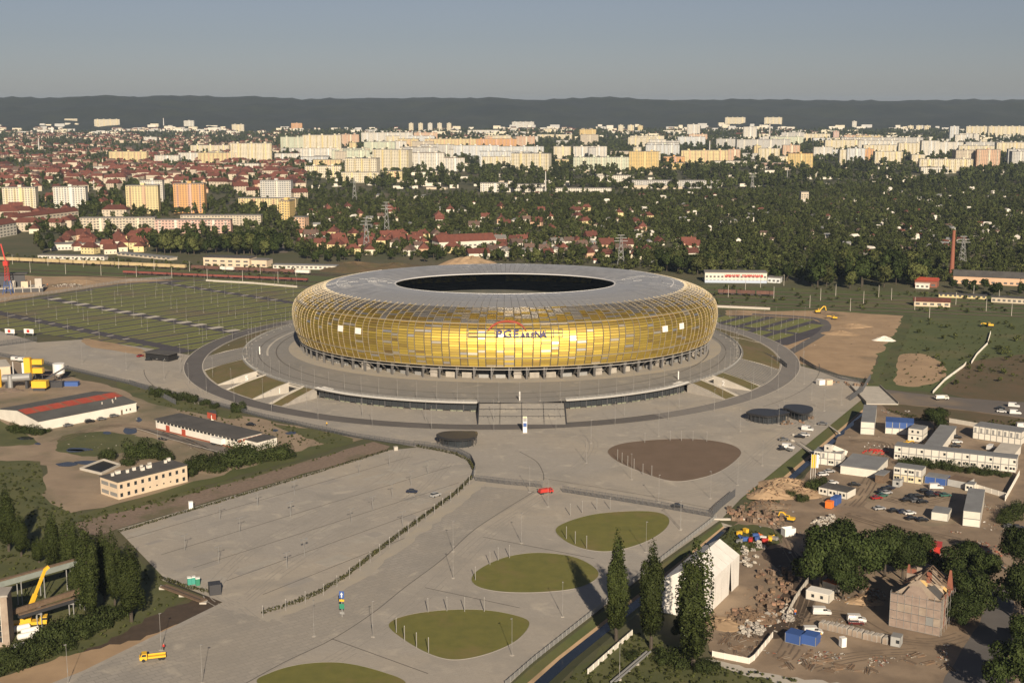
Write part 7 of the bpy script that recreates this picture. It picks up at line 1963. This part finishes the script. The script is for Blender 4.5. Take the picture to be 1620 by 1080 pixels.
# lattice pylons
def pylon(px, pyb, pyt, label):
    b = G(px,pyb); h = up_to(b,pyt); t = thing('pylon',label,'pylon',b)
    for sx in (-1,1):
        for sy in (-1,1): MB().beam((sx*3,sy*3,0),(sx*.5,sy*.5,h),.3,.3).build('leg','galvanised',t)
    for f_ in (.15,.35,.55,.72):
        s = 3-2.5*f_; s2 = 3-2.5*(f_+.15)
        for sy in (-1,1): MB().beam((-s,sy*s,h*f_),(s2,sy*s2,h*(f_+.15)),.18,.18).build('brace','galvanised',t); MB().beam((s,sy*s,h*f_),(-s2,sy*s2,h*(f_+.15)),.18,.18).build('brace','galvanised',t)
    for f_, l in ((.8,6),(.9,5),(1.0,3)): MB().beam((-l,0,h*f_),(l,0,h*f_),.4,.4).build('cross_arm','galvanised',t)
for i, (px,pb,pt,lb) in enumerate(((561,318,281,'lattice pylon in the gardens, nearest the cream blocks'),(612,372,320,'lattice pylon behind the sand mounds'),(580,395,345,'lattice pylon among the houses left behind the stadium'),(1190,300,275,'lattice pylon before the right estate'),(982,418,372,'lattice pylon right behind the stadium'),(1522,420,374,'lattice pylon near the brick chimney'))): pylon(px,pb,pt,lb)
# railway masts and rolling stock
K_cat = thing('railway_mast','pale railway mast','mast',group='railway masts')
MB().tube((0,0,0),(0,0,9),.2,.13,6).build('pole','pale_concrete',K_cat); MB().beam((0,0,7.6),(2.6,0,8.2),.1,.1).build('bracket','galvanised',K_cat); K_cat = Kind(K_cat)
for px,py in ((1179,463),(1152,470),(1224,472),(1281,487),(1298,475),(1322,468),(1203,455),(1240,452),(1366,480),(1410,475),(1447,490),(1512,482),(1560,492),(1600,500),(1345,492),(1390,470),(1470,505),(1540,470),(1580,478)): K_cat.put(G(px,py),R(75),'pale railway mast beside the right tracks','masts beside the right tracks')
for k in range(17): K_cat.put(G(20+k*28,427+k*1.15+ (3 if k%2 else -9)),R(70),'pale railway mast beside the left tracks','masts beside the left tracks')
mat('wagon_tan',(.46,.36,.20),(.38,.29,.16),.3,rand=.1); mat('wagon_brown',(.14,.07,.05),(.10,.05,.04),.4,rand=.2); mat('wagon_red',(.22,.06,.045),(.17,.05,.04),.4,rand=.15)
def wagon_kind(m_, h, L=13.0):
    t = thing('freight_wagon','w','wagon')
    MB().box(-L/2,-1.4,1.25,L/2,1.4,1.25+h).build('body',m_,t)
    MB().box(-L/2+.2,-1.25,1.2+h,L/2-.2,1.25,1.3+h).build('load' if h < 2.2 else 'top',m_ if h > 2.2 else 'dark_soil',t)
    MB().box(-L/2-.2,-1.2,.95,L/2+.2,1.2,1.24).build('underframe','dark_steel',t)
    for s in (-1,1):
        b = MB().box(s*L*.33-1.3,-1.1,.25,s*L*.33+1.3,1.1,.94).build('bogie','dark_steel',t)
        for x in (-.9,.9): MB().tube((s*L*.33+x,-1.15,.45),(s*L*.33+x,1.15,.45),.45,.45,8).build('wheel','rail',b)
    for k in range(6): x = -L/2+.6+(L-1.2)*k/5; MB().box(x-.08,-1.46,1.3,x+.08,-1.401,1.2+h).build('stanchion',m_,t)
    return Kind(t)
WK = {'tan':wagon_kind('wagon_tan',2.6),'brown':wagon_kind('wagon_brown',2.4),'red':wagon_kind('wagon_red',1.5),'white':wagon_kind('white',2.4),'blue':wagon_kind('blue',2.2)}
def train(a, b, seq, lab, group):
    A, B = G(*a,.3), G(*b,.3); d = (B-A).normalized(); L = 14.2; n = int((B-A).length/L); rz = math.atan2(d.y,d.x)
    for i in range(n):
        c = seq[i % len(seq)]
        WK[c].put(A+d*(L*(i+.5)), rz, '%s freight wagon, %s from left %s' % (c if c != 'red' else 'low red', nth(i+1), lab), group)
train((-30,411.7),(300,425.9),['tan'],'in the tan train behind the railway meadow','tan freight train')
train((302,426),(512,435),['brown','brown','white','brown','brown','brown','brown','white','brown','brown','blue'],'in the brown train by the stadium','brown freight train')
train((195,433),(505,446.2),['red'],'in the low red train behind the car park','low red freight train')
train((1135,465),(1230,468.5),['brown'],'in the dark train right of the stadium','dark freight train')
# ================================================================ woods, gardens and the distant town as masses
K_mid = [tree_kind('broadleaf_tree','tree',round_blobs(14,6.2,s,14),1500,1.35,'leaf_dark' if s%2 else 'leaf_mid',14,.4,3,s,'tree','b') for s in (61,62,63)]
K_tall = tree_kind('broadleaf_tree','tree',poplar_blobs(20,4.6,64),1500,1.2,'leaf_dark',20,.4,1.5,64,'tree','b')
def belt(poly, n, seed, lab, group, h0, h1, tall=.15):
    q = random.Random(seed); P = pxpoly(poly); xs = [p.x for p in P]; ys = [p.y for p in P]; put = []; tr = 0
    while len(put) < n and tr < n*50:
        tr += 1; p = Vector((q.uniform(min(xs),max(xs)), q.uniform(min(ys),max(ys)), 0))
        if not inside(p,P) or any((p-o).length < 5.5 for o in put): continue
        put.append(p); h = q.uniform(h0,h1)
        if q.random() < tall: K_tall.put(p, q.uniform(0,6), lab, group, sc=(h/18,h/18,h/18))
        else: K_mid[q.randrange(3)].put(p, q.uniform(0,6), lab, group, sc=(h/14*q.uniform(.8,1.1),)*2+(h/14,))
belt([(242,394),(330,392),(440,396),(445,406),(340,404),(245,402)], 44, 1, 'dark tree in the grove above the left railway', 'grove above the left railway', 14, 22)
belt([(1275,436),(1380,430),(1462,436),(1465,452),(1370,458),(1280,455)], 46, 2, 'dark tree in the belt above the right railway', 'tree belt above the right railway', 14, 24, .3)
belt([(1025,415),(1130,420),(1128,436),(1030,432)], 22, 3, 'dark tree right behind the stadium', 'trees right behind the stadium', 11, 17)
belt([(480,404),(640,408),(700,408),(700,415),(480,416)], 18, 4, 'tree left behind the stadium', 'trees left behind the stadium', 8, 13)
belt([(760,408),(1020,406),(1020,414),(770,416)], 26, 5, 'tree in the row just behind the stadium', 'trees just behind the stadium', 7, 12)
belt([(50,380),(85,378),(90,402),(60,404)], 9, 6, 'tree above the railway at far left', 'trees above the railway at far left', 9, 15)
belt([(140,330),(185,318),(195,338),(150,346)], 16, 7, 'dark tree between the white and the yellow tower blocks', 'trees between the tower blocks', 12, 20)
belt([(1500,456),(1620,460),(1620,474),(1500,466)], 9, 8, 'tree beside the right railway sheds', 'trees beside the right sheds', 7, 12)
belt([(1185,440),(1270,440),(1270,448),(1230,446)], 9, 9, 'tree behind the white railway building', 'trees behind the white railway building', 9, 14)
belt([(380,333),(470,333),(480,350),(420,356),(390,345)], 18, 10, 'tree before the yellow slab block', 'trees before the yellow slab', 8, 14)
belt([(30,356),(70,348),(90,366),(40,372)], 9, 11, 'dark tree at the left tenements', 'trees at the left tenements', 9, 14)
wood('garden_trees','dark green trees of the garden colony behind the stadium', scatter([(470,300),(800,310),(1140,302),(1700,272),(1700,446),(1130,434),(700,404),(470,402)], 8200, 1), far_protos, .4, .95)
wood('garden_shrubs','low shrubs and fruit trees of the garden colony', scatter([(470,318),(1700,290),(1700,450),(1130,438),(700,408),(470,404)], 9500, 2), bush_protos, .6, 1.5)
wood('estate_trees','dark trees between the far apartment blocks', scatter([(430,207),(1800,207),(1800,292),(1140,302),(800,306),(470,300)], 12500, 3, clump=-.9), far_protos, .9, 1.8)
wood('town_trees','dark trees among the red roofed town', scatter([(-100,208),(470,210),(480,405),(440,400),(240,392),(100,375),(-100,360)], 7600, 4, clump=-.9), far_protos, .6, 1.3)
wood('railway_shrubs','scrub along the railway and waste ground', scatter([(-60,400),(480,424),(480,442),(-60,408)], 260, 5) + scatter([(1130,452),(1700,470),(1700,500),(1130,486)], 130, 6) + scatter([(1440,505),(1640,510),(1640,600),(1500,618)], 60, 7), bush_protos, .3, .8)
# garden huts
hk = []
for i, (wl, rf) in enumerate((('white','tile_roof'),('wall_white','grey_roof'),('wall_cream','brown_roof'),('white','white'))):
    t = thing('garden_hut','g','hut'); MB().box(-2.6,-2,-.2,2.6,2,2.6).build('wall',wl,t)
    MB().add([(-2.9,-2.3,2.5),(2.9,-2.3,2.5),(2.9,2.3,2.5),(-2.9,2.3,2.5),(-2.9,0,4.0),(2.9,0,4.0)],[(0,1,5,4),(2,3,4,5),(1,2,5),(3,0,4)]).build('roof',rf,t); hk.append(Kind(t))
pts = scatter([(480,312),(1640,296),(1640,440),(1130,430),(480,398)], 280, 21)
for i, p in enumerate(pts): hk[i%4].put(p, rng.uniform(0,6), 'small garden hut with %s among the garden trees' % ('red roof','grey roof','brown roof','white roof')[i%4], 'garden huts with %s' % ('red roof','grey roof','brown roof','white roof')[i%4], sc=rng.uniform(.9,1.6))
# distant roofs, too many and too small to tell apart
def mass(name, label, poly, n, seed, mats, w0, w1, h0, h1, pitched, hills=False):
    q = random.Random(seed); mb = MB(); c = 0; tr = 0; nw = len(mats)//2
    while c < n and tr < n*20:
        tr += 1
        px, py = q.uniform(min(p[0] for p in poly),max(p[0] for p in poly)), q.uniform(min(p[1] for p in poly),max(p[1] for p in poly))
        if not inside(Vector((px,py,0)), [Vector((a,b,0)) for a,b in poly]): continue
        if math.sin(px*.05+py*.11)+math.sin(px*.021-py*.3+1) < -.7: continue
        p = hit(px,py) if hills else G(px,py); c += 1
        w, d, h = q.uniform(w0,w1), q.uniform(9,13), q.uniform(h0,h1); a = R(q.choice((0,90))*pitched+q.uniform(-18,18)); ux, uy = Vector((math.cos(a),math.sin(a),0)), Vector((-math.sin(a),math.cos(a),0)); m0 = q.randrange(nw); m1 = nw+q.randrange(len(mats)-nw)
        B = [p+ux*sx*w/2+uy*sy*d/2 for sx,sy in ((-1,-1),(1,-1),(1,1),(-1,1))]; T = [v+Vector((0,0,h)) for v in B]; B = [v-Vector((0,0,4)) for v in B]
        mb.add(B+T,[(0,1,5,4),(1,2,6,5),(2,3,7,6),(3,0,4,7)],m0)
        if pitched:
            r0, r1 = (T[0]+T[3])/2+Vector((0,0,d*.35)), (T[1]+T[2])/2+Vector((0,0,d*.35))
            mb.add(T+[r0,r1],[(0,1,5,4),(2,3,4,5),(1,2,5),(3,0,4)],m1)
        else: mb.add(T,[(0,1,2,3)],m1)
    o = mb.build(name, mats); o['kind'] = 'stuff'; o['label'] = label
mass('red_roof_town','red roofed houses of the old town at far left',[(-60,212),(300,216),(480,225),(480,280),(0,290),(-60,285)],900,1,['wall_beige','wall_brown','wall_beige','tile_roof','tile_roof','brown_roof'],11,26,5,10,1)
mass('distant_town','pale distant buildings under the hills',[(-60,196),(250,200),(620,206),(900,200),(1150,198),(1700,205),(1700,228),(900,222),(450,216),(-60,216)],400,2,['wall_white','wall_cream','wall_grey','wall_cream','block_roof','wall_white'],14,60,6,16,0,True)
mass('distant_roofs','far red roofs below the hills',[(-60,203),(500,205),(900,203),(1300,206),(1300,216),(700,220),(-60,222)],520,3,['wall_beige','wall_white','tile_roof','brown_roof'],12,30,5,9,1,True)
mass('estate_sheds','low sheds between the far blocks',[(480,260),(1640,250),(1640,285),(1100,300),(500,300)],150,4,['wall_white','wall_beige','wall_white','block_roof','tile_roof','grey_roof'],12,45,3.5,6,0)
nat('clearing',[(1250,322),(1290,325),(1370,338),(1400,345),(1350,348),(1285,336)],'meadow',z=.05,amp=3,step=15); nat('clearing',[(1360,262),(1400,260),(1420,268),(1380,272)],'meadow',z=.05,amp=5,step=25)
pline('street',[(462,330),(470,350),(455,372),(448,400)],8,.1,'old_asphalt'); pline('street',[(500,318),(512,345),(505,362)],7,.1,'old_asphalt')
# ================================================================ air
hz = bpy.data.materials.new('haze'); hz.use_nodes = True; hn = hz.node_tree; hn.nodes.clear()
ho = hn.nodes.new('ShaderNodeOutputMaterial'); hv = hn.nodes.new('ShaderNodeVolumePrincipled')
hv.inputs['Color'].default_value = (.60,.77,1.0,1); hv.inputs['Density'].default_value = 3.9e-5; hv.inputs['Anisotropy'].default_value = .1
hn.links.new(hv.outputs[0], ho.inputs['Volume'])
M['haze'] = hz
o = MB().box(-31000,-260,-4,31000,14700,196).build('haze','haze'); o['kind'] = 'stuff'; o['label'] = 'thin bluish haze over the whole city'

for k_ in Kind.ALL:
    if not k_.used:
        for ch in list(k_.root.children_recursive): bpy.data.objects.remove(ch)
        bpy.data.objects.remove(k_.root)
